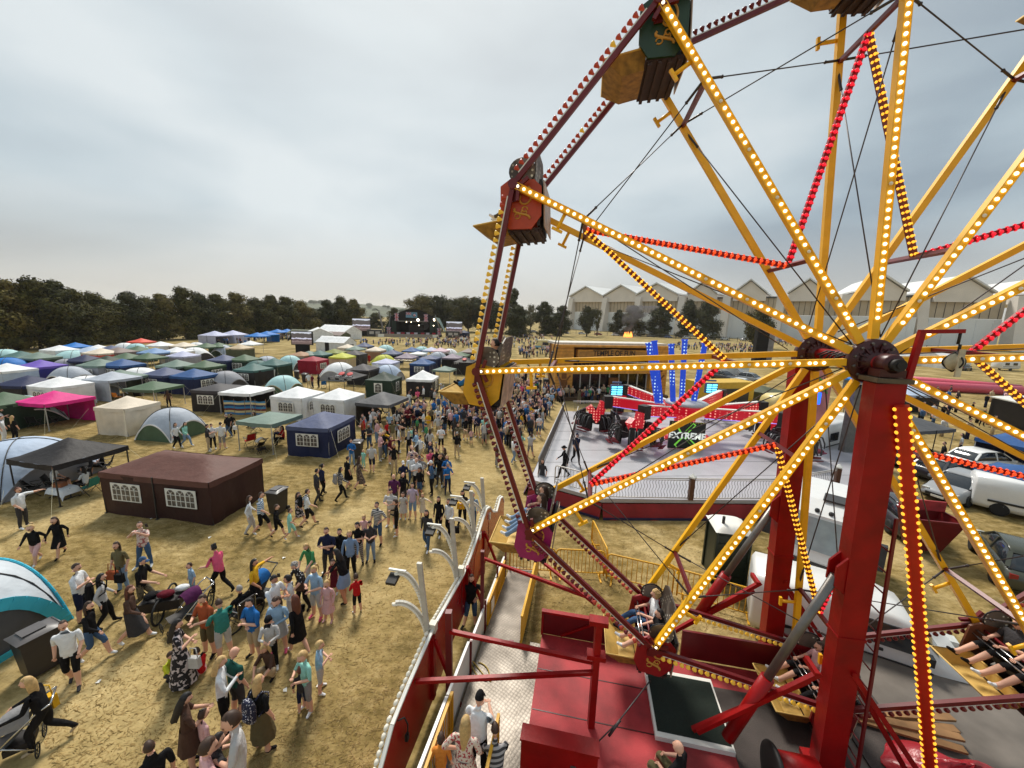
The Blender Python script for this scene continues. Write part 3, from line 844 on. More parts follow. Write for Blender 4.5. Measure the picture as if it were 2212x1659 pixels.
for s_ in (0, PI / 2):
    ln.tube([k_ - WZ * (.32 + .3 * i / 12 * 1.0) + (WU * math.cos(s_) + WN * math.sin(s_)) * (.15 * math.sin(PI * i / 12)) for i in range(13)], .012, 5)
    ln.tube([k_ - WZ * (.32 + .3 * i / 12 * 1.0) - (WU * math.cos(s_) + WN * math.sin(s_)) * (.15 * math.sin(PI * i / 12)) for i in range(13)], .012, 5)
ln.build('pulley_cage', BLACKM, frame)
ln = MB(); ln.box(k_ - WZ * .48 - WN * .1, (.075, .02, .42), RWM); ln.lathe([(0, -.02), (.13, -.02), (.13, .02), (0, .02)], k_ - WZ * .47, WN, 18); ln.build('pulley', mat('worn_white_plate', srgb(196, 186, 160), .6, var=.25, scale=9), frame)
ld = MB()
for s_ in (-.17, .17): ld.bar(W(.66, -.42 + s_, DZ + .3), W(.42, -.42 + s_, HUB.z - 2.5), .035, .05)
for i in range(13):
    t_ = i / 12; ld.tube([W(.66 - .24 * t_, -.59, DZ + .5 + 4.6 * t_), W(.66 - .24 * t_, -.25, DZ + .5 + 4.6 * t_)], .014, 5)
ld.build('ladder', REDD, frame)
for n_, u0, z0, u1, z1 in ((-.45, -.2, DZ + 4.1, -1.5, DZ + .3), (WW + .45, -.1, DZ + 4.2, -1.5, DZ + .9)):
    rm = MB(); p, q = W(u0, n_, z0), W(u1, n_, z1); rm.tube([p, p.lerp(q, .68)], .075, 12); rm.build('hydraulic_ram', STEEL, frame)
    rs = MB(); rs.tube([p.lerp(q, .60), q], .12, 12); rs.build('ram_socket', RED, frame)
for n_ in (-.42, WW + .47):
    for u0, z0, u1, z1, dn in ((-.2, 3.0, -2.1, 1.2, -.12), (-.2, 2.6, -2.1, .95, .12), (.3, 3.1, 1.9, .95, -.12), (.3, 3.1, 1.7, .95, .14)):
        b1 = MB(); b1.bar(W(u0, n_ + dn, z0), W(u1, n_ + dn, z1), .085, .085); b1.build('brace', RED, frame)
    cb = MB(); cb.bar(W(-.27, n_ - .18, 2.98), W(-.27, n_ + .2, 2.98), .08, .1); cb.bar(W(.3, n_ - .18, 3.12), W(.3, n_ + .2, 3.12), .07, .07); cb.build('brace_collar', RED, frame)
p, q = W(.14, -.62, HUB.z - .62), at(2012, 1700, DZ)
ls = MB(); d_ = (q - p).normalized(); sd_ = d_.cross((EYE - p).normalized()).normalized(); fr_ = sd_.cross(d_).normalized()
if fr_.dot(EYE - p) < 0: fr_ = -fr_
ls.bar(p, q, .17, .12, up=fr_); ls.bar(p + fr_ * .065, q + fr_ * .065, .05, .03, up=fr_)
ls.build('light_strip', mat('glow_tinted_red_strip', srgb(196, 40, 14), .4, var=.1), frame)  # brighter red: the amber bulbs' glow is put into the base colour
fl = []
nb = 58
for i in range(nb):
    for s_ in (-1, 1):
        fl.append((p.lerp(q, (i + .3) / nb) + sd_ * (.07 * s_) + fr_ * .05, sd_ * s_ + fr_ * .5, .031, B_AMBER, 1 if i < 0 else 0))
put_bulbs(fl, frame, frame.location, 92)
CHECK = None
def checker():
    m = bpy.data.materials.new('checker_plate'); m.use_nodes = True
    t = m.node_tree; b = t.nodes['Principled BSDF']; n = t.nodes.new; L = t.links.new
    tcn = n('ShaderNodeTexCoord'); mpp = n('ShaderNodeMapping'); mpp.inputs['Rotation'].default_value = (0, 0, .6); mpp.inputs['Scale'].default_value = (13, 13, 13); L(tcn.outputs['Object'], mpp.inputs[0])
    v = n('ShaderNodeTexVoronoi'); v.inputs['Scale'].default_value = 1; v.inputs['Randomness'].default_value = .15; L(mpp.outputs[0], v.inputs['Vector'])
    nz_ = n('ShaderNodeTexNoise'); nz_.inputs['Scale'].default_value = 1.4; nz_.inputs['Detail'].default_value = 5; L(tcn.outputs['Object'], nz_.inputs['Vector'])
    r = n('ShaderNodeValToRGB'); el = r.color_ramp.elements; el[0].position = .3; el[0].color = (*srgb(100, 90, 78), 1); el[1].position = .7; el[1].color = (*srgb(164, 154, 142), 1); L(nz_.outputs['Fac'], r.inputs[0])
    k = n('ShaderNodeMapRange'); k.inputs[1].default_value, k.inputs[2].default_value = .1, .5; k.inputs[3].default_value, k.inputs[4].default_value = 1.18, .82; L(v.outputs['Distance'], k.inputs[0])
    s = n('ShaderNodeVectorMath'); s.operation = 'SCALE'; L(r.outputs[0], s.inputs[0]); L(k.outputs[0], s.inputs['Scale']); L(s.outputs[0], b.inputs['Base Color'])
    b.inputs['Metallic'].default_value = .35; b.inputs['Roughness'].default_value = .45
    bp = n('ShaderNodeBump'); bp.inputs['Strength'].default_value = .5; bp.inputs['Distance'].default_value = .01; bp.invert = True; L(v.outputs['Distance'], bp.inputs['Height']); L(bp.outputs[0], b.inputs['Normal'])
    return m
CHECK = checker()
DKPLATE = mat('dark_deck_plate', srgb(70, 62, 58), .6, .3, var=.25, scale=2, bump=.3, bscale=60)
MATGREEN = mat('dark_green_mat', srgb(22, 34, 26), .95, var=.2, scale=30, bump=.4, bscale=200)
deck = empty('ride_deck', W(0, 0, 0), 'worn red steel deck under the wheel with checker plate steps', 'deck')
def slab(nm, u0, u1, n0, n1, z0, z1, m, par=deck):
    b = MB(); b.box(W((u0 + u1) / 2, (n0 + n1) / 2, (z0 + z1) / 2), (u1 - u0, n1 - n0, z1 - z0), RWM); return b.build(nm, m, par)
slab('deck_floor', -5.42, .9, -1.7, 1.62, .62, DZ, REDF)
slab('deck_floor', .905, 6.5, -2.6, 3.4, .55, DZ - .06, mat('grey_trailer_bed', srgb(112, 104, 96), .7, .2, var=.25, scale=1.5))
for n_ in (.55, -.45): slab('deck_seam', -5.4, -2.8, n_ - .012, n_ + .012, DZ, DZ + .006, MAROON)
slab('step', -5.70, -5.425, -1.62, 1.36, .40, .72, CHECK); slab('step', -6.02, -5.705, -1.64, 1.34, .2, .64, CHECK)
slab('step_front', -6.02, -5.43, -1.70, -1.645, .1, .6, DKPLATE)
slab('lower_deck', -5.4, -4.05, -3.2, -1.75, .0, .35, BLACKM)
slab('side_sill', -4.0, -2.9, -2.4, -1.75, .3, .55, CHECK)
slab('dark_plate', -1.35, .85, -1.6, .95, DZ, DZ + .012, DKPLATE)
slab('dark_plate', 1.2, 2.3, -1.8, 1.6, DZ - .05, DZ - .02, DKPLATE)
bx = slab('loading_stage', -2.86, -1.36, -.55, 1.05, DZ, .9, WHITEP); slab('loading_mat', -2.81, -1.40, -.44, .95, .9, .912, MATGREEN, bx)
def board(nm, u0, u1, n_, z0, z1, framed=True):
    o = slab(nm, u0, u1, n_, n_ + .06, z0, z1, REDD, deck)
    if framed:
        f_ = MB()
        for uu in (u0, u1, u0 + (u1 - u0) * .62): f_.box(W(uu, n_ - .03, (z0 + z1) / 2), (.06, .06, z1 - z0), RWM)
        f_.box(W((u0 + u1) / 2, n_ - .02, z1), (u1 - u0 + .06, .12, .06), RWM); f_.bar(W(u0 + .5, n_ - .03, z0 + .05), W(u0 + (u1 - u0) * .6, n_ - .03, z1 - .05), .05, .05)
        f_.build('board_frame', RED, o)
board('back_board', -5.42, -2.95, 1.63, DZ, 1.5); board('back_board', -1.9, .35, 1.66, DZ, 1.55, False)
fb = slab('front_box', -5.46, -4.08, -1.72, -1.45, .25, 1.58, RED); slab('front_box_edge', -5.48, -4.06, -1.735, -1.435, 1.58, 1.62, RED, fb)
for zz in (.75, 1.25):
    l_ = MB(); l_.box(W(-4.5, -1.73, zz), (.1, .03, .06), RWM); l_.box(W(-4.5, -1.745, zz), (.04, .03, .09), RWM); l_.build('latch', STEEL, fb)
slab('front_board', -1.9, .6, -1.80, -1.72, .3, 1.25, RED)
dr = empty('winch_drum', W(-.55, -1.0, DZ + .55), 'red winch drum with black rim at the foot of the red column', 'winch drum')
m_ = MB(); m_.lathe([(.0, -.35), (.34, -.35), (.34, .35), (0, .35)], W(-.55, -1.0, DZ + .4), WU, 20, 0); m_.build('drum', RED, dr)
m_ = MB(); m_.lathe([(.36, -.42), (.44, -.42), (.46, -.38), (.44, -.34), (.36, -.34)], W(-.55, -1.0, DZ + .4), WU, 24, 0); m_.build('drum_rim', BLACKM, dr)
fw = empty('flywheel', W(1.0, -1.25, DZ + .4), 'dark spoked drive wheel beside the amber light strip', 'drive wheel')
m_ = MB(); m_.tube([W(1.0, -1.25, DZ + .42) + (WU * math.cos(i * PI / 14) + WZ * math.sin(i * PI / 14)) * .4 for i in range(29)], .05, 8, caps=False); m_.build('wheel_rim', BLACKM, fw)
m_ = MB()
for i in range(6): m_.bar(W(1.0, -1.25, DZ + .42), W(1.0, -1.25, DZ + .42) + (WU * math.cos(i * PI / 3) + WZ * math.sin(i * PI / 3)) * .38, .05, .06)
m_.build('wheel_spokes', MAROON, fw)
wp = MB()
for i in range(4): wp.box(W(2.2 + .1 * i, .7 + .12 * i, DZ + .04 + .05 * (i % 2)), (2.2, .16, .05), RWM @ Matrix.Rotation(.1 * i - .15, 3, 'Z'))
tag(wp.build('timber_planks', mat('plank_wood', srgb(140, 104, 66), .8, var=.25, scale=3), None, W(2.2, .7, DZ)), 'loose stack of timber planks on the trailer bed', 'planks')
def tarp():
    b = MB(); TQ = at(2095, 1690, 1.0)
    def f(a, r):
        an = a * 2 * PI; rr = r * (1.0 + .16 * math.sin(an * 3 + 1) + .08 * math.sin(an * 7))
        h = (.55 * (1 - r) ** .7 + .09 * math.sin(an * 5 + r * 5) * r * (1 - r) * 3 + .05 * math.sin(an * 11 + r * 9) * (1 - r)) * (1 if r < .98 else 0)
        return TQ + WU * (rr * math.cos(an) * 1.25) + WN * (rr * math.sin(an) * .7) + WZ * (DZ + max(.01, h) - TQ.z)
    b.grid(f, 44, 12)
    tag(b.build('tarpaulin', mat('crimson_tarpaulin', srgb(150, 20, 34), .35, var=.15, scale=4, bump=.4, bscale=7), None, TQ), 'crumpled crimson tarpaulin heap on the grey trailer bed', 'tarpaulin')
tarp()
SKP = at(2012, 1110, 1.7); SKO = Vector((SKP.x, SKP.y, 0)) - W(3, 5.35, 0)
sk = empty('red_hopper', W(2.9, 5.3, 0), 'open red steel hopper skip behind the wheel', 'skip')
m_ = MB(); B0 = [W(2.3, 4.9, .3), W(3.5, 4.9, .3), W(3.5, 5.9, .3), W(2.3, 5.9, .3)]; T0 = [W(1.9, 4.5, 2.3), W(4.1, 4.5, 2.3), W(4.1, 6.2, 2.3), W(1.9, 6.2, 2.3)]
m_.add(B0 + T0, [(3, 2, 1, 0), (0, 1, 5, 4), (1, 2, 6, 5), (2, 3, 7, 6), (3, 0, 4, 7)]); 
for i in range(4): m_.bar(T0[i], T0[(i + 1) % 4], .09, .07)
m_.build('skip_body', REDD, sk); m_ = MB(); m_.box(W(3.0, 6.0, 2.6), (2.3, .1, .6), RWM); m_.build('skip_lid', REDF, sk); sk.location += SKO; sk.scale = (.72, .72, .72)
wk = empty('walkway', W(-6.45, 1.3, 0), 'checker plate entrance ramp and landing beside the white wall', 'walkway')
m_ = MB(); m_.prism([W(-6.98, 1.32, .46), W(-6.98, 1.32, .6), W(-6.98, 5.2, .10), W(-6.98, 5.2, .02)], WU * .98); m_.build('ramp', CHECK, wk)
m_ = MB(); m_.box(W(-6.5, -.9, .55), (.95, 4.4, .1), RWM); m_.build('landing', CHECK, wk)
m_ = MB(); m_.bar(W(-6.98, 1.31, .63), W(-6.02, 1.31, .63), .03, .03)
for uu in (-6.85, -6.2): m_.box(W(uu, 1.31, .65), (.12, .1, .06), RWM)
m_.build('ramp_hinge', REDD, wk)
wl = empty('side_wall', W(-7.06, .5, 0), 'low white panel wall with red posts along the checker plate walkway', 'wall')
for n0, n1, zt in ((-3.3, -1.2, 1.62), (-1.15, .3, 1.5), (.35, 1.7, 1.25), (1.75, 3.2, 1.1), (3.25, 4.5, 1.0)):
    m_ = MB(); m_.prism([W(-7.08, n0, .3), W(-7.08, n1, .3), W(-7.08, n1, zt - .1), W(-7.08, n0, zt)], WU * .03); po = m_.build('wall_panel', WHITEP, wl)
    m_ = MB(); m_.bar(W(-7.08, n0, zt + .015), W(-7.08, n1, zt - .085), .06, .04); m_.build('wall_trim', mat('trim_white', srgb(240, 238, 232), .4, var=.03), po)
    m_ = MB(); m_.box(W(-7.03, n1 + .02, .8), (.05, .05, 1.3), RWM); m_.build('wall_post', REDD, wl)
def rail(pts_lo, pts_hi, label, nm='railing'):
    r = empty(nm, (pts_lo[0] + pts_lo[1]) / 2, label, 'railing', 'yellow railings of the walkway')
    m_ = MB(); a0, a1, b0, b1 = pts_lo[0], pts_lo[1], pts_hi[0], pts_hi[1]
    m_.bar(b0, b1, .055, .055); m_.bar(a0, a1, .05, .05); m_.bar(a0, b0, .055, .055); m_.bar(a1, b1, .055, .055); m_.build('rail_frame', YELD, r)
    m_ = MB(); k = max(4, int((a1 - a0).length / .12))
    for i in range(1, k): m_.bar(a0.lerp(a1, i / k), b0.lerp(b1, i / k), .022, .022)
    m_.build('rail_bars', YELD, r)
rail((W(-7.0, -3.2, .65), W(-7.0, -1.1, .65)), (W(-7.0, -3.2, 1.5), W(-7.0, -1.1, 1.55)), 'yellow railing at the lower left of the landing beside the white wall')
rail((W(-5.95, -3.2, .65), W(-5.95, -1.42, .65)), (W(-5.95, -3.2, 1.6), W(-5.95, -1.42, 1.66)), 'yellow railing between the landing and the red box, gripped by a woman')
rail((W(-7.0, 1.9, .5), W(-7.0, 4.2, .25)), (W(-7.0, 1.9, 1.2), W(-7.0, 4.2, .98)), 'yellow railing on the ramp along the white wall with a white paper')
r_ = empty('railing', W(-5.95, 3, 0), 'solid yellow sheet railing on the deck side of the ramp', 'railing', 'yellow railings of the walkway')
m_ = MB(); m_.prism([W(-5.97, 1.34, .55), W(-5.97, 5.2, .08), W(-5.97, 5.2, .92), W(-5.97, 1.34, 1.42)], WU * .035); m_.build('rail_sheet', YELD, r_)
m_ = MB(); m_.bar(W(-5.95, 1.34, 1.44), W(-5.95, 5.2, .94), .06, .05); m_.bar(W(-5.95, 5.22, .0), W(-5.95, 5.22, .95), .05, .05); m_.build('rail_frame', YELD, r_)
m_ = MB(); m_.prism([W(-6.965, 2.2, .62), W(-6.965, 2.55, .6), W(-6.965, 2.5, 1.0), W(-6.965, 2.15, 1.05)], WU * .008)
tag(m_.build('paper_sheet', WHITEP, None, W(-6.965, 2.3, .8)), 'white paper sheet tied to the yellow ramp railing', 'paper')
cbl = MB(); cbl.tube([W(-6.9 + .32 * math.sin(t_ * .7) + .02 * t_, .35 + .22 * math.cos(t_ * .9), .615 + .01 * math.sin(t_)) for t_ in [i * .35 for i in range(30)]], .014, 5)
tag(cbl.build('cable_coil', mat('yellow_cable', srgb(186, 158, 70), .6, var=.1), None, W(-6.9, .35, .61)), 'loose yellow cable coil lying on the checker plate landing', 'cable')
fa = empty('front_fascia', W(-7.8, 2, 0), 'long red painted front board of the wheel edged with white bulbs, seen from behind', 'fascia board')
prof = [(-3.6, 1.0), (-3.0, 1.25), (-2.56, 1.43), (-2.13, 1.8), (-1.47, 1.94), (-.56, 2.04), (0, 2.09), (1, 1.98), (2.07, 1.87), (2.8, 1.98), (3.5, 2.17), (4.2, 2.42), (4.65, 2.55), (5.1, 2.4), (5.6, 1.95), (6.3, 1.6), (6.9, 1.85), (7.4, 1.7), (7.7, 1.3)]
m_ = MB()
lo = [W(-7.8, n_, .22 + (.3 if n_ > .5 else 0)) for n_, z in prof]; hi = [W(-7.8, n_, z) for n_, z in prof]
k = len(prof)
off = WU * .03
m_.add(lo + hi + [v + off for v in lo] + [v + off for v in hi], [(i, k + i, k + i + 1, i + 1) for i in range(k - 1)] + [(2 * k + i, 2 * k + i + 1, 3 * k + i + 1, 3 * k + i) for i in range(k - 1)] + [(k + i, 3 * k + i, 3 * k + i + 1, k + i + 1) for i in range(k - 1)] + [(i, i + 1, 2 * k + i + 1, 2 * k + i) for i in range(k - 1)])
m_.build('fascia_panel', mat('glossy_red_panel', srgb(168, 22, 20), .22, var=.2, scale=.9), fa)
m_ = MB()
for i in range(k - 1): m_.bar(hi[i] + off * .5, hi[i + 1] + off * .5, .07, .05)
m_.build('fascia_edge', WHITEP, fa)
fbulb = []
tot = []
for i in range(k - 1):
    L_ = (hi[i + 1] - hi[i]).length; c_ = max(1, round(L_ / .125))
    for j in range(c_): fbulb.append((hi[i].lerp(hi[i + 1], (j + .5) / c_) - WU * .05 + WZ * .0, -WU + WZ * .5, .062, B_OFF, 0))
put_bulbs(fbulb, fa, fa.location, 99)
for n_ in (-.3, 2.3, 4.2): m_ = MB(); m_.box(W(-7.74, n_, 1.15), (.08, .14, 1.6), RWM); m_.bar(W(-7.7, n_, 1.9), W(-7.05, n_ - .1, .4), .07, .07); m_.build('fascia_frame', RED, fa)
m_ = MB(); m_.tube([W(-7.74, -2.0, 1.75), W(-7.66, -1.9, 1.72), W(-7.64, -1.8, 1.45), W(-7.68, -1.75, 1.15)], .015, 5); m_.box(W(-7.69, -1.75, 1.08), (.06, .08, .14), RWM); m_.build('plug_cable', BLACKM, fa)
m_ = MB(); m_.prism([W(-7.765, n_, z) for n_, z in ((3.0, .8), (3.9, .85), (4.4, 1.5), (3.8, 2.0), (3.2, 1.7))], WU * .006); m_.build('orange_patch', mat('orange_panel', srgb(196, 76, 22), .3, var=.2), fa)
ARMW = mat('dull_white_arm', srgb(188, 184, 174), .5, var=.15)
ARML = ['nearest curved white light arm with square floodlight standing on the red fascia', 'middle curved white light arm with square floodlight on the red fascia', 'third curved white light arm on the red fascia near the leaning crowd', 'farthest curved white light arm at the end of the red fascia']
for i, n_ in enumerate((-.15, 1.9, 3.7, 5.0)):
    s_ = [1, .97, .95, .9][i]
    b0 = W(-7.86, n_, 1.55)
    a_ = empty('light_arm', b0, ARML[i], 'light arm', 'curved light arms on the fascia')
    pl = MB(); pl.bar(b0 + WZ * -.4, b0 + WZ * 2.35 * s_ - WU * .12 - WN * .3, .11, .06, up=WN); pl.build('arm_post', ARMW, a_)
    bxm = MB(); bxm.box(b0 + WZ * .55 + WU * .06, (.16, .16, .22), RWM); bxm.build('junction_box', mat('cream_box', srgb(214, 208, 188), .5, var=.05), a_)
    bl = []
    for L_, H_, nm in ((.66, 2.05, 0), (.72, 1.3, 1)):
        pts = []
        for j in range(15):
            t_ = j / 14 * PI / 2 * 1.02
            pts.append(b0 - WU * .03 + (-WN * .42 - WU * .9) * (L_ * s_ * (1 - math.cos(t_))) + WZ * (H_ * s_ * math.sin(t_)))
        cm_ = MB()
        for j in range(14): cm_.bar(pts[j], pts[j + 1], .075, .04, up=(pts[j] - b0 - (-WN * .42 - WU * .9) * 2))
        cm_.build('curved_arm', ARMW, a_)
        for j in range(28):
            t_ = j / 27 * 13.99; q_ = pts[int(t_)].lerp(pts[int(t_) + 1], t_ % 1)
            inw = (b0 - WN * .7 - WU * 1.4 + WZ * 0.2) - q_
            bl.append((q_ + inw.normalized() * .035, inw, .052, B_OFF, 0))
        end = pts[-1]
        if nm == 0:
            fd = MB(); fd.box(end + WZ * -.12 - WN * .1 - WU * .06, (.22, .26, .08), RWM @ Matrix.Rotation(.3, 3, 'X')); fd.build('floodlight', BLACKM, a_)
            cr_ = MB(); cr_.bar(end - WU * .2 + WZ * .03, end + WU * .2 + WZ * .03, .05, .04); cr_.build('end_bar', WHITEP, a_)
    put_bulbs(bl, a_, a_.location, 56)
    st_ = MB(); st_.bar(b0 + WZ * -.75 + WU * .05, b0 + WZ * .35 + WU * .05, .09, .09); st_.build('arm_bracket', MAROON, a_)
def post(nm, p, q, w_, m=RED, par=frame):
    b = MB(); b.bar(p, q, w_, w_); return b.build(nm, m, par)
post('post', W(-4.15, -.55, DZ), W(-4.15, -.55, 3.3), .13)
for z_ in (2.52, 3.3): m_ = MB(); m_.box(W(-4.15, -.55, z_), (.37, .2, .1), RWM); m_.build('post_collar', RED, frame)
post('post', W(-7.3, -.42, .2), W(-7.35, -.35, 2.75), .14, REDD)
post('post', W(-7.12, 1.75, .2), W(-7.15, 1.75, 2.9), .1, REDD)
post('tie_bar', W(-4.2, -.6, 2.15), W(-7.75, -1.2, 1.75), .08)
post('tie_bar', W(-4.2, -.5, 2.3), W(-7.3, -.4, 2.3), .08)
post('tie_bar', W(-4.2, .3, 3.1), W(-7.4, 2.6, 2.1), .07)
post('tie_bar', W(-4.2, .1, 3.15), W(-6.7, 3.1, 2.65), .06)
stayg = MB(); stayg.tube([W(-4.3, -1.2, DZ + .05), at(1335, 1560, DZ + .5), at(1405, 1470, DZ + 1.0)], .014, 5); stayg.tube([at(1315, 1590, DZ + .3), at(1340, 1555, DZ + .55)], .03, 6); stayg.build('guy_cable', CABLE, frame)
def barrier(a, b_, m, label, grp, h=1.05, nm='crowd_barrier', n_=13):
    r = empty(nm, (a + b_) / 2, label, 'barrier', grp)
    d_ = (b_ - a).normalized(); s_ = Vector((d_.y, -d_.x, 0))
    f_ = MB(); rr = .13
    f_.tube([a + WZ * .08, a + WZ * (h - rr), a + d_ * rr * .3 + WZ * (h - rr * .3), a + d_ * rr + WZ * h, b_ - d_ * rr + WZ * h, b_ - d_ * rr * .3 + WZ * (h - rr * .3), b_ + WZ * (h - rr), b_ + WZ * .08], .03, 6)
    f_.tube([a + WZ * .18, b_ + WZ * .18], .02, 6); f_.build('barrier_frame', m, r)
    q_ = MB()
    for i in range(1, n_): q_.tube([a.lerp(b_, i / n_) + WZ * .18, a.lerp(b_, i / n_) + WZ * h], .014, 5)
    q_.build('barrier_bars', m, r)
    for t_ in (.08, .92):
        ft = MB(); ft.bar(a.lerp(b_, t_) - s_ * .3 + WZ * .02, a.lerp(b_, t_) + s_ * .3 + WZ * .02, .06, .03); ft.bar(a.lerp(b_, t_) + WZ * .02, a.lerp(b_, t_) + WZ * .18, .05, .05); ft.build('barrier_foot', m, r)
GB = 'yellow crowd barriers behind the deck'
barrier(W(-6.95, 4.95, 0), W(-5.35, 5.2, 0), YELD, 'yellow crowd barrier leftmost in the row, behind the ramp end', GB)
barrier(W(-5.3, 5.2, 0), W(-3.6, 5.45, 0), YELD, 'yellow crowd barrier second from the left, behind the ramp', GB)
barrier(W(-3.5, 5.35, 0), W(-1.35, 5.0, 0), YELD, 'yellow crowd barrier in the middle, crossed by a yellow spoke', GB)
barrier(W(-1.2, 5.0, 0), W(1.0, 4.45, 0), YELD, 'yellow crowd barrier at the right end, beside the dark tank', GB, n_=15)
barrier(W(-3.5, 5.6, 0), W(-4.0, 7.6, 0), YELD, 'yellow barrier standing edge on, pointing at the red skirted platform', GB)
tk = empty('portable_toilet', W(.75, 6.6, 0), 'dark green portable cabin with rounded white roof', 'portable toilet')
m_ = MB(); m_.box(W(.75, 6.6, 1.0), (1.05, 1.05, 2.0), RWM)
for i in range(6): m_.bar(W(.2, 6.06, .35 + .3 * i), W(1.3, 6.06, .35 + .3 * i), .02, .04)
for s_ in (-1, 1):
    m_.bar(W(.75 + .54 * s_, 6.06, .02), W(.75 + .54 * s_, 6.06, 2.0), .08, .08); m_.bar(W(.75 + .54 * s_, 7.14, .02), W(.75 + .54 * s_, 7.14, 2.0), .08, .08)
m_.build('cabin', mat('dark_green_plastic', srgb(24, 38, 30), .45, var=.1), tk)
m_ = MB(); m_.grid(lambda a, b: W(.75 + (a - .5) * 1.24, 6.6 + (b - .5) * 1.24, 2.0 + .22 * (1 - abs(2 * a - 1) ** 4) * (1 - abs(2 * b - 1) ** 4) ** .8), 12, 12); m_.build('roof', WHITEP, tk)
m_ = MB(); m_.tube([W(.45, 6.35, 2.15), W(.45, 6.35, 2.45)], .05, 8); m_.build('vent_pipe', DARKG, tk)
def led(name, base, dot, scale, est, size=.22):
    m = bpy.data.materials.new(name); m.use_nodes = True
    t = m.node_tree; b = t.nodes['Principled BSDF']; n = t.nodes.new; L = t.links.new
    tcn = n('ShaderNodeTexCoord'); v = n('ShaderNodeTexVoronoi'); v.inputs['Scale'].default_value = scale; v.inputs['Randomness'].default_value = .08
    L(tcn.outputs['Object'], v.inputs['Vector'])
    r = n('ShaderNodeValToRGB'); r.color_ramp.interpolation = 'LINEAR'; el = r.color_ramp.elements
    el[0].position = size * .7; el[0].color = (*dot, 1); el[1].position = size * 1.5; el[1].color = (*base, 1)
    L(v.outputs['Distance'], r.inputs[0]); L(r.outputs[0], b.inputs['Emission Color']); b.inputs['Emission Strength'].default_value = est
    b.inputs['Base Color'].default_value = (*[c * .5 for c in base], 1); b.inputs['Roughness'].default_value = .3
    MATS[name] = m
    return m
LEDR = led('red_led_panel', (.34, .004, .012), (1.0, .42, .32), 5.0, .8)
LEDB = led('blue_led_panel', (.004, .035, .34), (.6, .85, 1.0), 4.2, .9, .2)
FLOORW = mat('white_ride_floor', srgb(178, 176, 180), .38, .15, var=.10, scale=.8, bump=.1, bscale=60)
GRASSSKIRT = mat('red_skirt', srgb(136, 18, 24), .6, var=.2, scale=2)
ex = empty('spinning_ride', (12.6, 27.0, 0), 'spinning fairground ride with red lit arms and blue lit posts on a pale platform', 'fairground ride')
EP = [(1.1, 18.9), (4.4, 16.9), (12.8, 17.3), (21.5, 20.5), (25.5, 28), (20, 34.5), (4.6, 34.0)]
m_ = MB(); m_.prism([(x, y, .72) for x, y in EP], (0, 0, .18)); m_.build('platform', FLOORW, ex)
m_ = MB()
for i in range(7): m_.bar((1.2 + .5 * i, 19.2 + 2.1 * i, .905), (22, 21 + 2.1 * i, .905), .03, .006)
m_.build('floor_seam', mat('seam_grey', srgb(120, 118, 120), .6), ex)
m_ = MB()
for i in range(7):
    a, b_ = Vector((*EP[i], .7)), Vector((*EP[(i + 1) % 7], .7)); L_ = (b_ - a).length; k = max(2, int(L_ / .5))
    nn = Vector(((b_ - a).y, -(b_ - a).x, 0)).normalized()
    m_.grid(lambda s, t_: a.lerp(b_, s) + nn * (.05 + .25 * (1 - t_) + .05 * math.sin(s * k * 1.7) * (1 - t_)) + WZ * (-.69 * (1 - t_)), k * 3, 3)
m_.build('skirt', GRASSSKIRT, ex)
m_ = MB()
for i in range(7):
    a, b_ = Vector((*EP[i], .06)), Vector((*EP[(i + 1) % 7], .06)); nn = Vector(((b_ - a).y, -(b_ - a).x, 0)).normalized() * .32
    m_.bar(a + nn, b_ + nn, .03, .12)
m_.build('skirt_hem', mat('navy_hem', srgb(34, 32, 74), .6), ex)
EC = Vector((12.6, 27.2, .9))
m_ = MB(); m_.lathe([(0, 0), (1.7, 0), (1.7, .25), (1.2, .35), (.7, 1.1), (.75, 1.5), (1.5, 1.9), (1.55, 2.45), (1.2, 2.5), (0, 2.5)], EC, WZ, 20, 0, False); m_.build('turntable', LEDR, ex)
m_ = MB(); m_.lathe([(1.45, 2.46), (1.45, 2.62), (1.1, 2.72), (0, 2.75)], EC, WZ, 24); m_.build('turntable_top', FLOORW, ex)
for x, ytop, xb, yb in ((1225, 565, 1305, 1050), (1275, 548, 1335, 1040), (1422, 575, 1440, 1080), (1540, 535, 1520, 1000), (1715, 565, 1615, 1065)):
    b0 = at(*cp('C', xb, yb), 3.0); k = (EC.y + (yb - 1050) * -.01) / b0.y; b0 = Vector((b0.x * k, b0.y * k, 3.3))
    d_ = ray(*cp('C', x, ytop)); tp = Vector((0, 0, CAMZ)) + d_ * ((b0.y + .4) / d_.y)
    m_ = MB(); m_.bar(b0, tp, .34, .16, up=(0, 1, 0)); m_.bar(tp, tp + (tp - b0).normalized() * .12, .4, .22, up=(0, 1, 0)); m_.build('lit_post', LEDB, ex)
SEATR = mat('maroon_seat', srgb(106, 20, 30), .4, var=.1)
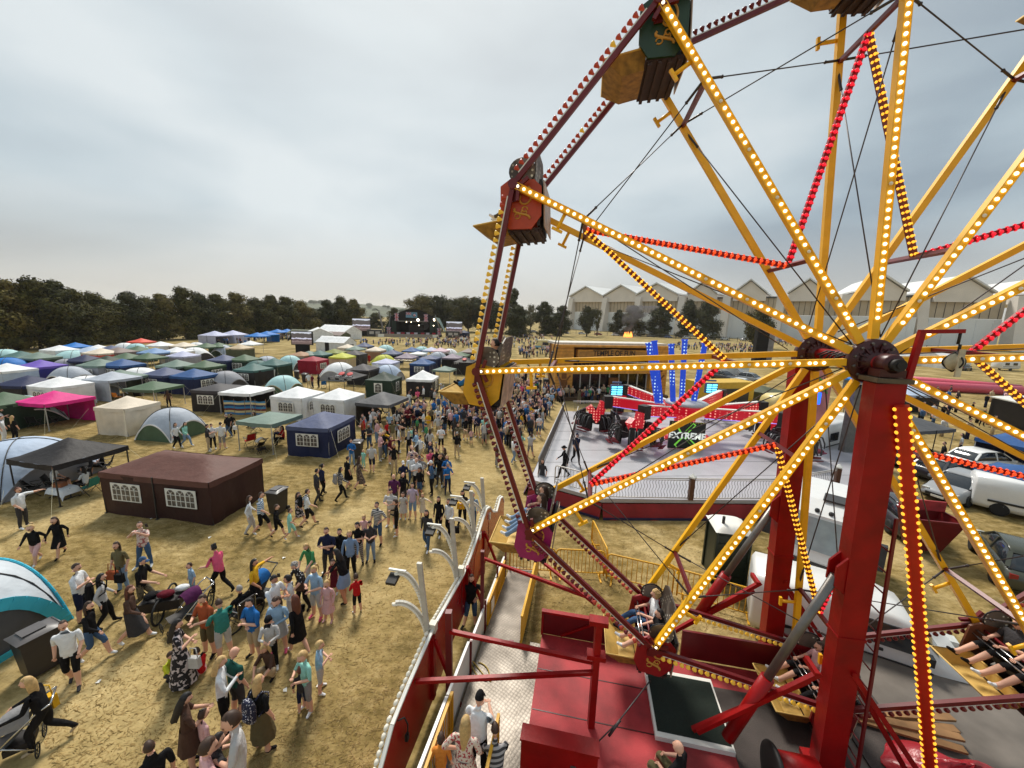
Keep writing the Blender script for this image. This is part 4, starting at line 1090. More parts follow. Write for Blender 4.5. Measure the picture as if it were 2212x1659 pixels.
def seat_meshes():
    a = MB(); a.grid(lambda u_, v_: Vector(((u_ - .5) * .95, -.05 - .34 * math.sin(v_ * PI * .5) * 1.0, .62 - v_ * 1.1 - .12 * math.cos((u_ - .5) * PI))), 6, 6)
    for s_ in (-.24, .24): a.prism([(s_ - .2, -.12, .7), (s_ + .2, -.12, .7), (s_ + .18, -.3, -.35), (s_ - .18, -.3, -.35)], (0, .1, 0))
    b = MB()
    for s_ in (-.24, .24): b.box((s_, -.05, -.45), (.42, .45, .12)); b.box((s_, .2, -.62), (.4, .3, .05))
    c = MB()
    for s_ in (-.24, .24):
        c.tube([(s_ - .16, -.1, .55), (s_ - .17, .18, .45), (s_ - .17, .28, 0), (s_ - .1, .28, -.3), (s_ + .1, .28, -.3), (s_ + .17, .28, 0), (s_ + .17, .18, .45), (s_ + .16, -.1, .55)], .045, 6)
    return a.mesh('seat_shell', SEATB), b.mesh('seat_base', SEATR), c.mesh('shoulder_bar', DARKG)
SM = seat_meshes()
WDOT = led('white_dot_panel', (.28, .28, .3), (1, 1, .95), 9, .35)
for ai, (ang, r1, seats) in enumerate(((178, 5.3, 5), (118, 5.6, 4), (42, 6.2, 4), (-2, 5.0, 4), (-146, 4.4, 5), (-38, 5.5, 4))):
    a = math.radians(ang); d_ = Vector((math.cos(a), math.sin(a), 0)); s_ = Vector((-d_.y, d_.x, 0))
    m_ = MB(); p0, p1 = EC + d_ * 1.3 + WZ * 2.0, EC + d_ * r1 + WZ * 2.45
    m_.bar(p0, p1, .42, .62, up=WZ)
    ar = m_.build('arm', LEDR, ex)
    m_ = MB(); m_.bar(p0 + WZ * .36, p1 + WZ * .36, .3, .06); m_.build('arm_top_rail', WHITEP, ar)
    m_ = MB(); m_.bar(p0 - WZ * .35, p1 - WZ * .35, .3, .04); m_.build('arm_under_light', lamp('violet_strip', srgb(120, 110, 230), (.35, .3, 1.0), .7), ar)
    m_ = MB(); p2 = EC + d_ * (r1 + .3) + WZ * 2.4; m_.box(p2, (.6, .6, .9), Matrix((d_, s_, WZ)).transposed()); m_.build('arm_joint', SEATB, ar)
    m_ = MB(); q1 = p2 + d_ * .3; q2 = EC + d_ * (r1 + 1.0) + WZ * .95; q3 = EC + d_ * (r1 + 1.65) + WZ * 2.0
    m_.bar(q1, q2, .5, .5, up=s_); m_.bar(q2 - d_ * .1, q3, .5, .45, up=s_); m_.build('elbow', LEDR, ar)
    hub = q2 + WZ * -.05
    for j in range(seats):
        b_ = ang + 40 + j * 360 / seats; bb = math.radians(b_); e_ = Vector((math.cos(bb), math.sin(bb), 0))
        sp = empty('seat_pod', Vector((0, 0, 0))); sp.parent = ex; sp.location = hub + e_ * 1.35 - ex.location + WZ * .15; sp.rotation_euler = (.25, 0, bb - PI / 2)
        for nm, me in zip(('seat_shell', 'seat_base', 'shoulder_bar'), SM): link(nm, me, sp)
        m_ = MB(); m_.tube([hub - ex.location, hub + e_ * 1.1 - ex.location + WZ * .3], .07, 6); m_.build('pod_arm', SEATB, None).parent = ex
for x, y, nm in ((945, 965, 'a'), (1768, 945, 'b')):
    p = at(*cp('C', x, y), 3.2); k = 31.0 / p.y if nm == 'a' else 33.0 / p.y
    d_ = ray(*cp('C', x, y)); p = Vector((0, 0, CAMZ)) + d_ * ((30.5 if nm == 'a' else 32) / d_.y)
    fl_ = empty('floodlight', Vector((p.x, p.y, .9)), ('left' if nm == 'a' else 'right') + ' blue glowing strip floodlight on a pole over the spinning ride', 'floodlight', 'blue strip floodlights')
    m_ = MB(); m_.box(p, (.95, .3, .85)); m_.box(p + WZ * .62, (.7, .2, .12)); m_.build('lamp_housing', mat('blue_grey_housing', srgb(60, 92, 130), .4), fl_)
    for sx_ in (-1, 1):
        for j in range(4):
            m_ = MB(); m_.box(p + Vector((.23 * sx_, -.17, -.3 + .19 * j)), (.38, .04, .1)); m_.build('light_tube', lamp('cyan_tube', srgb(150, 230, 255), (.12, .75, 1.0), 2.0), fl_)
    m_ = MB()
    for sx_ in (-.16, .16): m_.tube([p + Vector((sx_, .05, -.5)), Vector((p.x + sx_, p.y + .05, .9))], .04, 6)
    m_.build('lamp_pole', STEEL, fl_)
sg = empty('sign_board', (11.6, 24.3, .9), 'black sign board with green crossed rays reading EXTREME on the ride platform', 'sign')
s0, s1 = Vector((10.4, 24.4, .95)), Vector((12.75, 24.4, .95))
m_ = MB(); m_.prism([s0, s1, s1 + WZ * 1.75, s0 + WZ * 1.85], (0, .12, 0)); m_.build('board', mat('sign_black', srgb(16, 20, 14), .4, var=.1), sg)
m_ = MB()
for a0_, a1_ in (((.5, 1.62), (.85, 1.05)), ((1.05, 1.05), (1.6, 1.68)), ((.45, .18), (.95, .75)), ((1.15, .75), (1.75, .2))):
    p, q = s0 + Vector((a0_[0], -.03, a0_[1])), s0 + Vector((a1_[0], -.03, a1_[1])); m_.bar(p, q, .24, .02, up=(0, 1, 0))
m_.build('green_ray', lamp('green_glow', srgb(110, 190, 60), (.16, .5, .05), .5), sg)
m_ = MB()
for a0_, a1_ in (((.56, 1.62), (.88, 1.1)), ((1.05, 1.1), (1.54, 1.64)), ((.53, .18), (.97, .7)), ((1.15, .7), (1.67, .22))):
    p, q = s0 + Vector((a0_[0], -.05, a0_[1])), s0 + Vector((a1_[0], -.05, a1_[1])); m_.bar(p, q, .14, .02, up=(0, 1, 0))
m_.build('ray_core', mat('sign_black', srgb(16, 20, 14)), sg)
m_ = MB()
for j in range(13): m_.bar(s0 + Vector((.1 + .17 * j, -.02, 1.7)), s0 + Vector((.18 + .17 * j, -.02, 1.8)), .07, .02, up=(0, 1, 0))
m_.build('hazard_stripe', mat('hazard_olive', srgb(140, 130, 50), .6), sg)
text('sign_lettering', 'EXTREME', .58, lamp('white_lettering', srgb(226, 228, 220), (.8, .85, .8), .35), s0 + Vector((1.15, -.09, .88)) - sg.location, (PI / 2, 0.04, 0), sg, .02, bold=.016)
PALEB = mat('pale_rail', srgb(196, 190, 184), .45, .2, var=.08)
WAVY = mat('grey_bar', srgb(110, 102, 98), .45, .3)
CAPB = mat('brown_wood_post', srgb(92, 58, 38), .6, var=.2, scale=9)
def platform_rail(a, b_, label, posts=True, wavy=True, h=1.05):
    r = empty('platform_railing', (a + b_) / 2, label, 'railing', 'railings round the spinning ride')
    d_ = (b_ - a); L_ = d_.length; d_.normalize()
    m_ = MB(); m_.tube([a + WZ * h, b_ + WZ * h], .032, 6); m_.tube([a + WZ * .92 * h, b_ + WZ * .92 * h], .02, 6); m_.tube([a + WZ * .08, b_ + WZ * .08], .028, 6); m_.build('rail_frame', PALEB, r)
    m_ = MB(); k = int(L_ / .14)
    for i in range(1, k):
        p = a.lerp(b_, i / k)
        if wavy: m_.tube([p + d_ * (.035 * math.sin(j * 1.26 * 1.0)) + WZ * (.08 + (.84 * h) * j / 10) for j in range(11)], .010, 4)
        else: m_.tube([p + WZ * .08, p + WZ * .92 * h], .010, 4)
    m_.build('rail_bars', WAVY, r)
    if posts:
        m_ = MB(); m_.box(b_ + d_ * .0 + WZ * .55, (.2, .2, 1.1)); po = m_.build('rail_post', CAPB, r)
        m_ = MB(); m_.lathe([(.19, 1.1), (.19, 1.16), (0, 1.32)], b_, WZ, 4, 0, False); m_.build('post_cap', WHITEP, po)
f0, f1, f2, f3 = Vector((4.5, 17.0, .9)), Vector((8.6, 17.1, .9)), Vector((12.8, 17.35, .9)), Vector((17.0, 18.95, .9))
platform_rail(f0, f1, 'pale railing with wavy bars, left half of the ride platform front, above the red skirt')
platform_rail(f1, f2, 'pale railing with wavy bars, right half of the ride platform front, above the dark tank')
platform_rail(f2, f3, 'pale railing with wavy bars at the platform corner behind the red columns')
platform_rail(Vector((1.5, 19.2, .9)), Vector((4.7, 33.4, .9)), 'long pale railing beside the queue on the left edge of the ride platform', False, False)
platform_rail(Vector((2.9, 19.3, .9)), Vector((5.6, 31.5, .9)), 'second long railing along the entry lane of the ride platform', False, False)
platform_rail(Vector((5.5, 33.6, .9)), Vector((11.5, 34.0, .9)), 'railing at the back of the ride platform before the fun house crowd', False, False)
barrier(Vector((2.3, 18.3, .9)), Vector((4.1, 17.1, .9)), PALEB, 'grey crowd barrier closing the platform corner by the two operators', 'grey barriers')
SAND = mat('sandstone_yellow', srgb(206, 146, 62), .75, var=.22, scale=2.2, bump=.3, bscale=6)
SANDD = mat('sandstone_dark', srgb(120, 76, 34), .8, var=.3, scale=4)
GLASSD = mat('dark_mirror', srgb(44, 44, 46), .12, .4, var=.5, scale=1.2)
TO = Vector((4.8, 43.5, 0)); TD = Vector((.975, .22, 0)).normalized(); TN = Vector((TD.y, -TD.x, 0)); TR = Matrix((TD, -TN, WZ)).transposed()
th = empty('fun_house', TO + TD * 7, 'yellow sandstone style fun house with TEMPLE OF FUN sign and mirrored windows', 'fun house')
def tb(nm, x0, x1, z0, z1, d0, d1, m, par=th):
    b = MB(); b.box(TO + TD * (x0 + x1) / 2 + WZ * (z0 + z1) / 2 + TN * (d0 + d1) / 2, (x1 - x0, abs(d1 - d0), z1 - z0), TR); return b.build(nm, m, par)
tb('back_block', 0.3, 14.0, .3, 5.2, -3.2, -1.2, SANDD)
tb('roof', 0.1, 14.2, 5.2, 5.4, -3.4, -.2, mat('roof_white', srgb(206, 200, 188), .6)); tb('pillar', 0, 2.1, 0, 5.15, -1.4, .3, SAND); tb('pillar', 12.0, 14.2, 0, 5.1, -1.4, .3, SAND)
tb('cornice', -.1, 14.4, 5.0, 5.2, -1.2, .42, SAND); tb('sign_beam', 2.6, 11.6, 4.05, 4.75, -.4, .25, SAND)
m_ = MB(); m_.prism([TO + TD * x + WZ * z + TN * .26 for x, z in ((2.8, 4.1), (11.4, 4.1), (11.4, 4.55), (7.1, 4.85), (2.8, 4.55))], TN * .05); sb_ = m_.build('sign_panel', mat('sign_ochre', srgb(170, 122, 56), .7, var=.2, scale=3), th)
text('sign_lettering', 'TEMPLE OF FUN', .74, mat('lettering_black', srgb(34, 22, 12), .6, var=.1), TO + TD * 7.1 + WZ * 4.42 + TN * .33 - th.location, TR.to_euler(), th, .01, bold=.012).rotation_euler = (PI / 2, 0, math.atan2(TD.y, TD.x))
tb('upper_recess', 2.1, 12.0, 2.7, 4.1, -1.0, -.8, mat('recess_black', srgb(26, 22, 20), .8)); tb('balcony_beam', 2.1, 12.0, 2.45, 2.75, -.9, .35, SAND)
m_ = MB()
for i in range(40): m_.bar(TO + TD * (2.3 + i * .245) + WZ * 2.8 + TN * .2, TO + TD * (2.3 + i * .245 + (.12 if i % 2 else -.12)) + WZ * 3.5 + TN * .2, .03, .03)
m_.bar(TO + TD * 2.2 + WZ * 3.5 + TN * .2, TO + TD * 11.9 + WZ * 3.5 + TN * .2, .05, .05); m_.build('balcony_rail', SANDD, th)
for i in range(8):
    x = 2.2 + i * 1.23
    wd_ = tb('window', x, x + 1.1, .5, 2.4, -.6, -.5, GLASSD)
    tb('window_bar', x + 1.1, x + 1.18, .4, 2.45, -.55, -.35, WHITEP, wd_)
tb('door', 6.9, 8.1, .3, 2.0, -.4, -.1, SANDD); tb('platform', .2, 14, 0, .35, -.9, 1.3, mat('deck_brown', srgb(92, 72, 54), .8, var=.2))
for x in (3.6, 9.4):
    m_ = MB(); m_.bar(TO + TD * x + WZ * 1.5 + TN * 1.2, TO + TD * (x + 2.4) + WZ * .9 + TN * 1.2, .05, .05); m_.bar(TO + TD * x + WZ * 1.1 + TN * 1.2, TO + TD * (x + 2.4) + WZ * .5 + TN * 1.2, .05, .05)
    for k in range(3): m_.bar(TO + TD * (x + 1.1 * k) + WZ * .35 + TN * 1.2, TO + TD * (x + 1.1 * k) + WZ * (1.5 - .28 * k) + TN * 1.2, .05, .05)
    m_.build('stair_rail', STEEL, th)
for px0 in (.3, 12.3):   # painted idols on the pillars
    m_ = MB()
    for z, w_, h_ in ((1.0, 1.2, .5), (1.6, .8, .6), (2.25, .55, .5), (2.7, .9, .18)): m_.box(TO + TD * (px0 + .75) + WZ * z + TN * .34, (w_, .1, h_), TR)
    for s_ in (-1, 1): m_.bar(TO + TD * (px0 + .75 + .3 * s_) + WZ * 1.8 + TN * .36, TO + TD * (px0 + .75 + .75 * s_) + WZ * 2.3 + TN * .36, .12, .12)
    m_.build('relief', SANDD, th)
m_ = MB()
for i in range(16): m_.bar(TO + TD * .05 + WZ * (.35 + i * .3) + TN * .305, TO + TD * 2.05 + WZ * (.35 + i * .3) + TN * .305, .02, .02); m_.bar(TO + TD * 12.05 + WZ * (.35 + i * .3) + TN * .305, TO + TD * 14.1 + WZ * (.35 + i * .3) + TN * .305, .02, .02)
m_.build('block_joints', SANDD, th)
sp = empty('loudspeaker', at(*cp('C', 350, 990)), 'black loudspeaker box beside the left pillar of the fun house', 'loudspeaker')
m_ = MB(); l0 = sp.location.copy(); m_.box(l0 + WZ * .9, (1.3, 1.1, 1.8)); m_.build('cabinet', SEATB, sp); m_ = MB(); m_.box(l0 + WZ * .9 - Vector((0, .56, 0)), (1.1, .03, 1.6)); m_.build('grille', DARKG, sp)
th.scale = (1, 1, 1.2)
STG = Vector((-40.5, 157, 0)); SDv = Vector((.97, .24, 0)).normalized(); SNv = Vector((SDv.y, -SDv.x, 0)); SR = Matrix((SDv, -SNv, WZ)).transposed()
st = empty('festival_stage', STG, 'big arched festival stage with dark wings and union flags across the field', 'stage')
SGREEN = mat('stage_green_cloth', srgb(26, 44, 36), .8, var=.15, scale=.6); SBLK = mat('stage_black', srgb(14, 12, 13), .9, var=.2); SROOF = mat('stage_roof_skin', srgb(150, 168, 160), .5, var=.1, scale=.4)
def spt(x, z, d=0): return STG + SDv * x + WZ * z + SNv * d
m_ = MB(); arc = [(-8.2 + 16.4 * i / 16, 7.9 + 3.0 * math.sin(PI * i / 16)) for i in range(17)]
m_.grid(lambda u_, v_: spt(*arc[min(16, int(u_ * 16 + .5))], 1.0 - 13 * v_), 16, 1); m_.grid(lambda u_, v_: spt(arc[min(16, int(u_ * 16 + .5))][0], arc[min(16, int(u_ * 16 + .5))][1] - .25, 1.0 - 13 * v_), 16, 1)
m_.build('roof', SROOF, st)
m_ = MB(); m_.prism([spt(x, z, .9) for x, z in arc] + [spt(8.2, 6.3, .9), spt(-8.2, 6.3, .9)], SNv * -.2); m_.build('header', SBLK, st)
m_ = MB(); m_.bar(spt(-6, 6.1, .8), spt(6, 6.1, .8), .35, .4); m_.build('truss', STEEL, st)
for s_ in (-1, 1):
    m_ = MB(); m_.prism([spt(6.6 * s_, 0, .5), spt(11.2 * s_, 0, .5), spt(11.0 * s_, 3, .5), spt(8.3 * s_, 8, .5), spt(6.6 * s_, 8, .5)], SNv * -.3); m_.build('wing', SGREEN, st)
    m_ = MB(); m_.bar(spt(8.6 * s_, 9.0, .8), spt(9.8 * s_ + 1.6 * (s_ > 0), 0, 2), .2, .2); m_.build('mast', STEEL, st)
m_ = MB(); m_.prism([spt(8.3, 8.2, .6), spt(10.6, 7.6, -1), spt(13, 2.5, -2), spt(12.4, 2.2, .3), spt(10.2, 6, .6)], SNv * -.15); m_.build('roof_flap', SROOF, st)
m_ = MB(); m_.box(spt(0, 4.2, -9), (16.8, .3, 8.4), SR); m_.box(spt(-8.3, 4, -4), (.3, 10, 8), SR); m_.box(spt(8.3, 4, -4), (.3, 10, 8), SR); m_.build('backdrop', SBLK, st)
m_ = MB(); m_.box(spt(0, .75, -4), (17, 10, 1.5), SR); m_.build('stage_floor', SBLK, st)
m_ = MB(); m_.box(spt(1.2, 3, -5), (6.2, .2, 3.2), SR); m_.build('riser_screen', mat('dark_riser', srgb(34, 26, 28), .6), st)
m_ = MB(); m_.lathe([(0, 0), (1.7, 0), (1.7, .1)], spt(4.6, 4.2, -8.6), SNv, 24); m_.build('projection_disc', mat('grey_disc', srgb(120, 118, 124), .7), st)
FB, FW, FR = mat('flag_blue', srgb(24, 34, 92), .7), mat('flag_white', srgb(206, 196, 204), .7), mat('flag_red', srgb(170, 30, 52), .7)
def union(c, w_, h_, par):
    m_ = MB(); m_.box(c, (w_, .04, h_), SR)
    k = SNv * .05
    for a, b_ in (((-1, -1), (1, 1)), ((-1, 1), (1, -1))):
        m_.bar(c + k + SDv * (a[0] * w_ * .46) + WZ * (a[1] * h_ * .46), c + k + SDv * (b_[0] * w_ * .46) + WZ * (b_[1] * h_ * .46), min(w_, h_) * .26, .02, up=SNv, mi=1)
        m_.bar(c + k * 1.4 + SDv * (a[0] * w_ * .45) + WZ * (a[1] * h_ * .45), c + k * 1.4 + SDv * (b_[0] * w_ * .45) + WZ * (b_[1] * h_ * .45), min(w_, h_) * .09, .02, up=SNv, mi=2)
    m_.box(c + k * 1.8, (w_ * .98, .02, h_ * .2), SR, 1); m_.box(c + k * 1.9, (min(w_, h_) * .36, .02, h_ * .98), SR, 1)
    m_.box(c + k * 2.3, (w_ * .98, .02, h_ * .11), SR, 2); m_.box(c + k * 2.4, (min(w_, h_) * .2, .02, h_ * .98), SR, 2)
    return m_.build('union_flag', [FB, FW, FR], par)
for x, z in ((-6.3, 7.6), (5.0, 7.6), (-9.4, 2.2), (10.2, 2.2)): union(spt(x, z, 1.1), 1.5, 3.0, st)
m_ = MB(); c_ = spt(-.6, 8.6, 1.1); m_.box(c_, (4.4, .05, 2.1), SR); eo = m_.build('ensign_flag', mat('ensign_blue', srgb(96, 140, 168), .7), st)
union(c_ + SDv * -1.1 + WZ * .5 + SNv * .08, 2.1, 1.05, st)
for r_, m2, k in ((.72, FB, .06), (.5, FW, .09), (.25, FR, .12)):
    m_ = MB(); m_.lathe([(0, .0), (r_, 0), (r_, .02), (0, .02)], c_ + SDv * 1.1 + WZ * -.05 + SNv * k, SNv, 20); m_.build('roundel_ring', m2, eo)
SPOT = lamp('stage_spot', srgb(255, 240, 200), (1, .85, .6), 9)
for x, z, r_ in ((1.9, 6.7, .5), (8.2, 7.2, .3), (8.3, 6.7, .25), (2.2, 4.6, .18), (8, 4.6, .18), (-2.6, 5.8, .16), (-.8, 5.8, .14)):
    m_ = MB(); m_.ball(spt(x, z, 1.2), r_, 8, 6); m_.build('spotlight', SPOT, st)
bn = empty('stage_barrier', STG + SNv * 4, 'grey panel barrier with white and red banners in front of the stage', 'barrier')
m_ = MB(); m_.box(spt(-2, .6, 5), (24, .2, 1.2), SR); m_.build('barrier_panel', mat('barrier_grey', srgb(150, 138, 126), .7, var=.1), bn)
for i, x in enumerate((-8, -5.6, -4, -2, -.4, 1, 3.6, 5.6, 8)):
    m_ = MB(); m_.box(spt(x, 1.35, 2.5), (1.3, .1, .8), SR); m_.build('banner', FR if i % 2 == 0 else FW, bn)
m_ = MB(); m_.box(spt(-12, .5, 5.4), (2.2, .1, 1.1), SR); m_.box(spt(8.5, .5, 5.4), (2.2, .1, 1.1), SR); m_.build('white_banner', WHITEP, bn)
def screen_material():
    m = bpy.data.materials.new('video_picture'); m.use_nodes = True
    t = m.node_tree; b = t.nodes['Principled BSDF']; n = t.nodes.new; L = t.links.new
    tcn = n('ShaderNodeTexCoord'); s = n('ShaderNodeSeparateXYZ'); L(tcn.outputs['Generated'], s.inputs[0])
    nz_ = n('ShaderNodeTexNoise'); nz_.inputs['Scale'].default_value = 6; nz_.inputs['Detail'].default_value = 5; L(tcn.outputs['Generated'], nz_.inputs['Vector'])
    a = n('ShaderNodeMath'); a.operation = 'MULTIPLY_ADD'; a.inputs[1].default_value = .22; L(nz_.outputs['Fac'], a.inputs[0]); L(s.outputs['Z'], a.inputs[2])
    r = n('ShaderNodeValToRGB'); r.color_ramp.interpolation = 'CONSTANT'; el = r.color_ramp.elements
    el[0].color = (*srgb(110, 92, 90), 1); el[1].position = .52; el[1].color = (*srgb(206, 206, 226), 1)
    for p, c_ in ((.28, srgb(140, 120, 118)), (.62, srgb(84, 78, 78)), (.98, srgb(200, 204, 216)), (.36, srgb(96, 80, 82))):
        q = el.new(p); q.color = (*c_, 1)
    L(a.outputs[0], r.inputs[0]); L(r.outputs[0], b.inputs['Emission Color']); L(r.outputs[0], b.inputs['Base Color']); b.inputs['Emission Strength'].default_value = .45
    return m
SCRM = screen_material()
def screen(c, w_, h_, label, dirv=SDv):
    n_ = Vector((dirv.y, -dirv.x, 0)); R_ = Matrix((dirv, -n_, WZ)).transposed()
    s = empty('video_screen', Vector((c.x, c.y, 0)), label, 'screen', 'large video screens')
    m_ = MB(); m_.box(c, (w_ + .3, .4, h_ + .3), R_); m_.box(Vector((c.x, c.y, (c.z - h_ / 2) / 2)), (w_ * .7, .3, c.z - h_ / 2), R_); m_.build('screen_housing', SBLK, s)
    m_ = MB(); m_.box(c + n_ * .22, (w_, .06, h_), R_); m_.build('screen_picture', SCRM, s)
screen(spt(-19.5, 4.3, 1), 6.4, 4.6, 'large video screen left of the stage showing a crowd')
screen(spt(16.4, 4.0, 0), 6.4, 4.8, 'large video screen right of the stage showing a crowd')
q_ = at(655, 768, 0); screen(Vector((q_.x, q_.y, 3.6)), 3.9, 2.5, 'smaller video screen among the tents before the white marquee', Vector((1, .1, 0)).normalized())
cr_ = empty('telescopic_crane', spt(-12.3, 0, 0), 'slim leaning lattice crane boom left of the stage', 'crane')
m_ = MB(); m_.bar(spt(-11.2, .5, 0), spt(-13.0, 9.6, 0), .45, .45); m_.build('boom', STEEL, cr_); m_ = MB(); m_.box(spt(-10.8, .8, 0), (2.4, 1.6, 1.4), SR); m_.build('crane_base', DARKG, cr_)
for x, nm in ((-14.5, 'left'), (15.5, 'right')):
    eq = empty('equipment_cabin', spt(x, 0, 4), 'dark equipment cabin with pale windows %s of the stage front' % nm, 'cabin', 'stage equipment cabins')
    m_ = MB(); m_.box(spt(x, 1.3, 3), (5.5, 2.4, 2.6), SR); m_.build('cabin_body', DARKG, eq)
    for k in (-1, 1.2):
        m_ = MB(); m_.box(spt(x + k, 1.5, 4.25), (1.6, .1, 1.0), SR); m_.build('cabin_window', mat('pale_window', srgb(176, 170, 164), .5), eq)
lt = empty('loudspeaker_tower', Vector((56, 96, 0)), 'tall black loudspeaker tower with grey cloth side in the crowd', 'loudspeaker tower')
m_ = MB(); d0 = ray(1642, 752); q0 = d0 * (86 / d0.y); lt.location = (q0.x, 86, 0)
m_.box(Vector((q0.x, 86, 3.2)), (2.6, 1.2, 9.6)); m_.build('tower_front', SBLK, lt); m_ = MB(); m_.box(Vector((q0.x + 2.1, 86.4, 3.2)), (1.5, 1, 8.6)); m_.build('tower_cloth', mat('grey_cloth', srgb(130, 128, 130), .8, var=.3, scale=.8), lt)
fi = empty('bonfire', Vector((62, 212, 0)), 'small bonfire burning on the far field before the hangars', 'fire')
m_ = MB()
for i in range(9):
    a = i * 2.4; x = 62 + math.cos(a) * (.5 + .25 * i); m_.lathe([(.7, 0), (.55, .8), (.2, 1.8 + .3 * (i % 3)), (0, 2.6 + .3 * (i % 3))], (x, 212 + math.sin(a) * .8, 0), WZ, 7)
m_.build('flames', lamp('flame_orange', srgb(255, 150, 60), (1.0, .32, .06), 1.6), fi)
sm = bpy.data.materials.new('dark_smoke'); sm.use_nodes = True; t = sm.node_tree; t.nodes.remove(t.nodes['Principled BSDF'])
vol = t.nodes.new('ShaderNodeVolumePrincipled'); vol.inputs['Color'].default_value = (.25, .24, .26, 1)
tcn = t.nodes.new('ShaderNodeTexCoord'); nz_ = t.nodes.new('ShaderNodeTexNoise'); nz_.inputs['Scale'].default_value = .22; nz_.inputs['Detail'].default_value = 3; t.links.new(tcn.outputs['Object'], nz_.inputs['Vector'])
mr = t.nodes.new('ShaderNodeMapRange'); mr.inputs[1].default_value, mr.inputs[2].default_value = .38, .7; mr.inputs[3].default_value, mr.inputs[4].default_value = 0, .3; t.links.new(nz_.outputs['Fac'], mr.inputs[0]); t.links.new(mr.outputs[0], vol.inputs['Density'])
t.links.new(vol.outputs[0], t.nodes['Material Output'].inputs['Volume'])
m_ = MB(); pts = [(62, 213, 2), (62.5, 213, 5), (63.5, 213, 9), (66, 213, 13), (70, 213, 17)]
prev = None
vs = []
for (x, y, z), r_ in zip(pts, (1.2, 2.8, 5, 7.5, 9)):
    for j in range(10): vs.append((x + r_ * math.cos(j * PI / 5), y + r_ * .7 * math.sin(j * PI / 5), z))
fs = [(i * 10 + j, i * 10 + (j + 1) % 10, (i + 1) * 10 + (j + 1) % 10, (i + 1) * 10 + j) for i in range(4) for j in range(10)] + [tuple(range(9, -1, -1)), tuple(range(40, 50))]
m_.add(vs, fs)
tag(m_.build('smoke', sm, None, (62, 213, 0)), 'grey smoke drifting up from the bonfire', 'smoke', kind='stuff')
TYRE = mat('tyre_rubber', srgb(26, 26, 27), .8); RIM = mat('wheel_rim_grey', srgb(130, 130, 132), .35, .7); GLS = mat('car_glass', srgb(38, 44, 50), .08, .0, var=.05, spec=.8); HEADL = mat('headlamp', srgb(220, 220, 214), .15, .3); PLAST = mat('dark_bumper', srgb(36, 36, 37), .55)
CARP = {k: mat('car_paint_' + k, srgb(*v), .22, .0, var=.03, spec=.7) for k, v in dict(white=(222, 222, 220), silver=(150, 152, 154), dark=(60, 60, 64), blue=(60, 90, 150), cream=(226, 206, 140), red=(140, 24, 28), olive=(64, 66, 54)).items()}
def wheels(xs, hw, r, par):
    for x in xs:
        for s_ in (-1, 1):
            wv = empty('wheel', (x, hw * s_, r)); wv.parent = par
            a = MB(); a.lathe([(r * .62, -.1), (r * .95, -.11), (r, -.07), (r, .07), (r * .95, .11), (r * .62, .1)], (0, 0, 0), (0, 1, 0), 18); o = bpy.data.objects.new('tyre', a.mesh('tyre', TYRE)); COL.objects.link(o); o.parent = wv
            a = MB(); a.lathe([(0, -.07), (r * .62, -.09), (r * .62, .09), (0, .07)], (0, 0, 0), (0, 1, 0), 12); o = bpy.data.objects.new('rim', a.mesh('rim', RIM)); COL.objects.link(o); o.parent = wv
def lpart(nm, mb, m, par):
    o = bpy.data.objects.new(nm, mb.mesh(nm, m)); COL.objects.link(o); o.parent = par; return o
def loft(mb, st, mi=0, smooth=True):
    """stations (x, z0, z1, halfwidth low, halfwidth high)"""
    rings = []
    for x, z0, z1, w0, w1 in st:
        h = z1 - z0
        rings.append([(x, -w0 * .92, z0), (x, -w0, z0 + h * .15), (x, -(w0 * .4 + w1 * .6) * 1.0, z0 + h * .7), (x, -w1 * .96, z0 + h * .94), (x, -w1 * .8, z1), (x, w1 * .8, z1), (x, w1 * .96, z0 + h * .94), (x, (w0 * .4 + w1 * .6), z0 + h * .7), (x, w0, z0 + h * .15), (x, w0 * .92, z0)])
    n = 10; vs = [v for r in rings for v in r]
    fs = [(i * n + j, i * n + (j + 1) % n, (i + 1) * n + (j + 1) % n, (i + 1) * n + j) for i in range(len(st) - 1) for j in range(n)] + [tuple(range(n - 1, -1, -1)), tuple(range((len(st) - 1) * n, len(st) * n))]
    mb.add(vs, fs, mi, smooth)
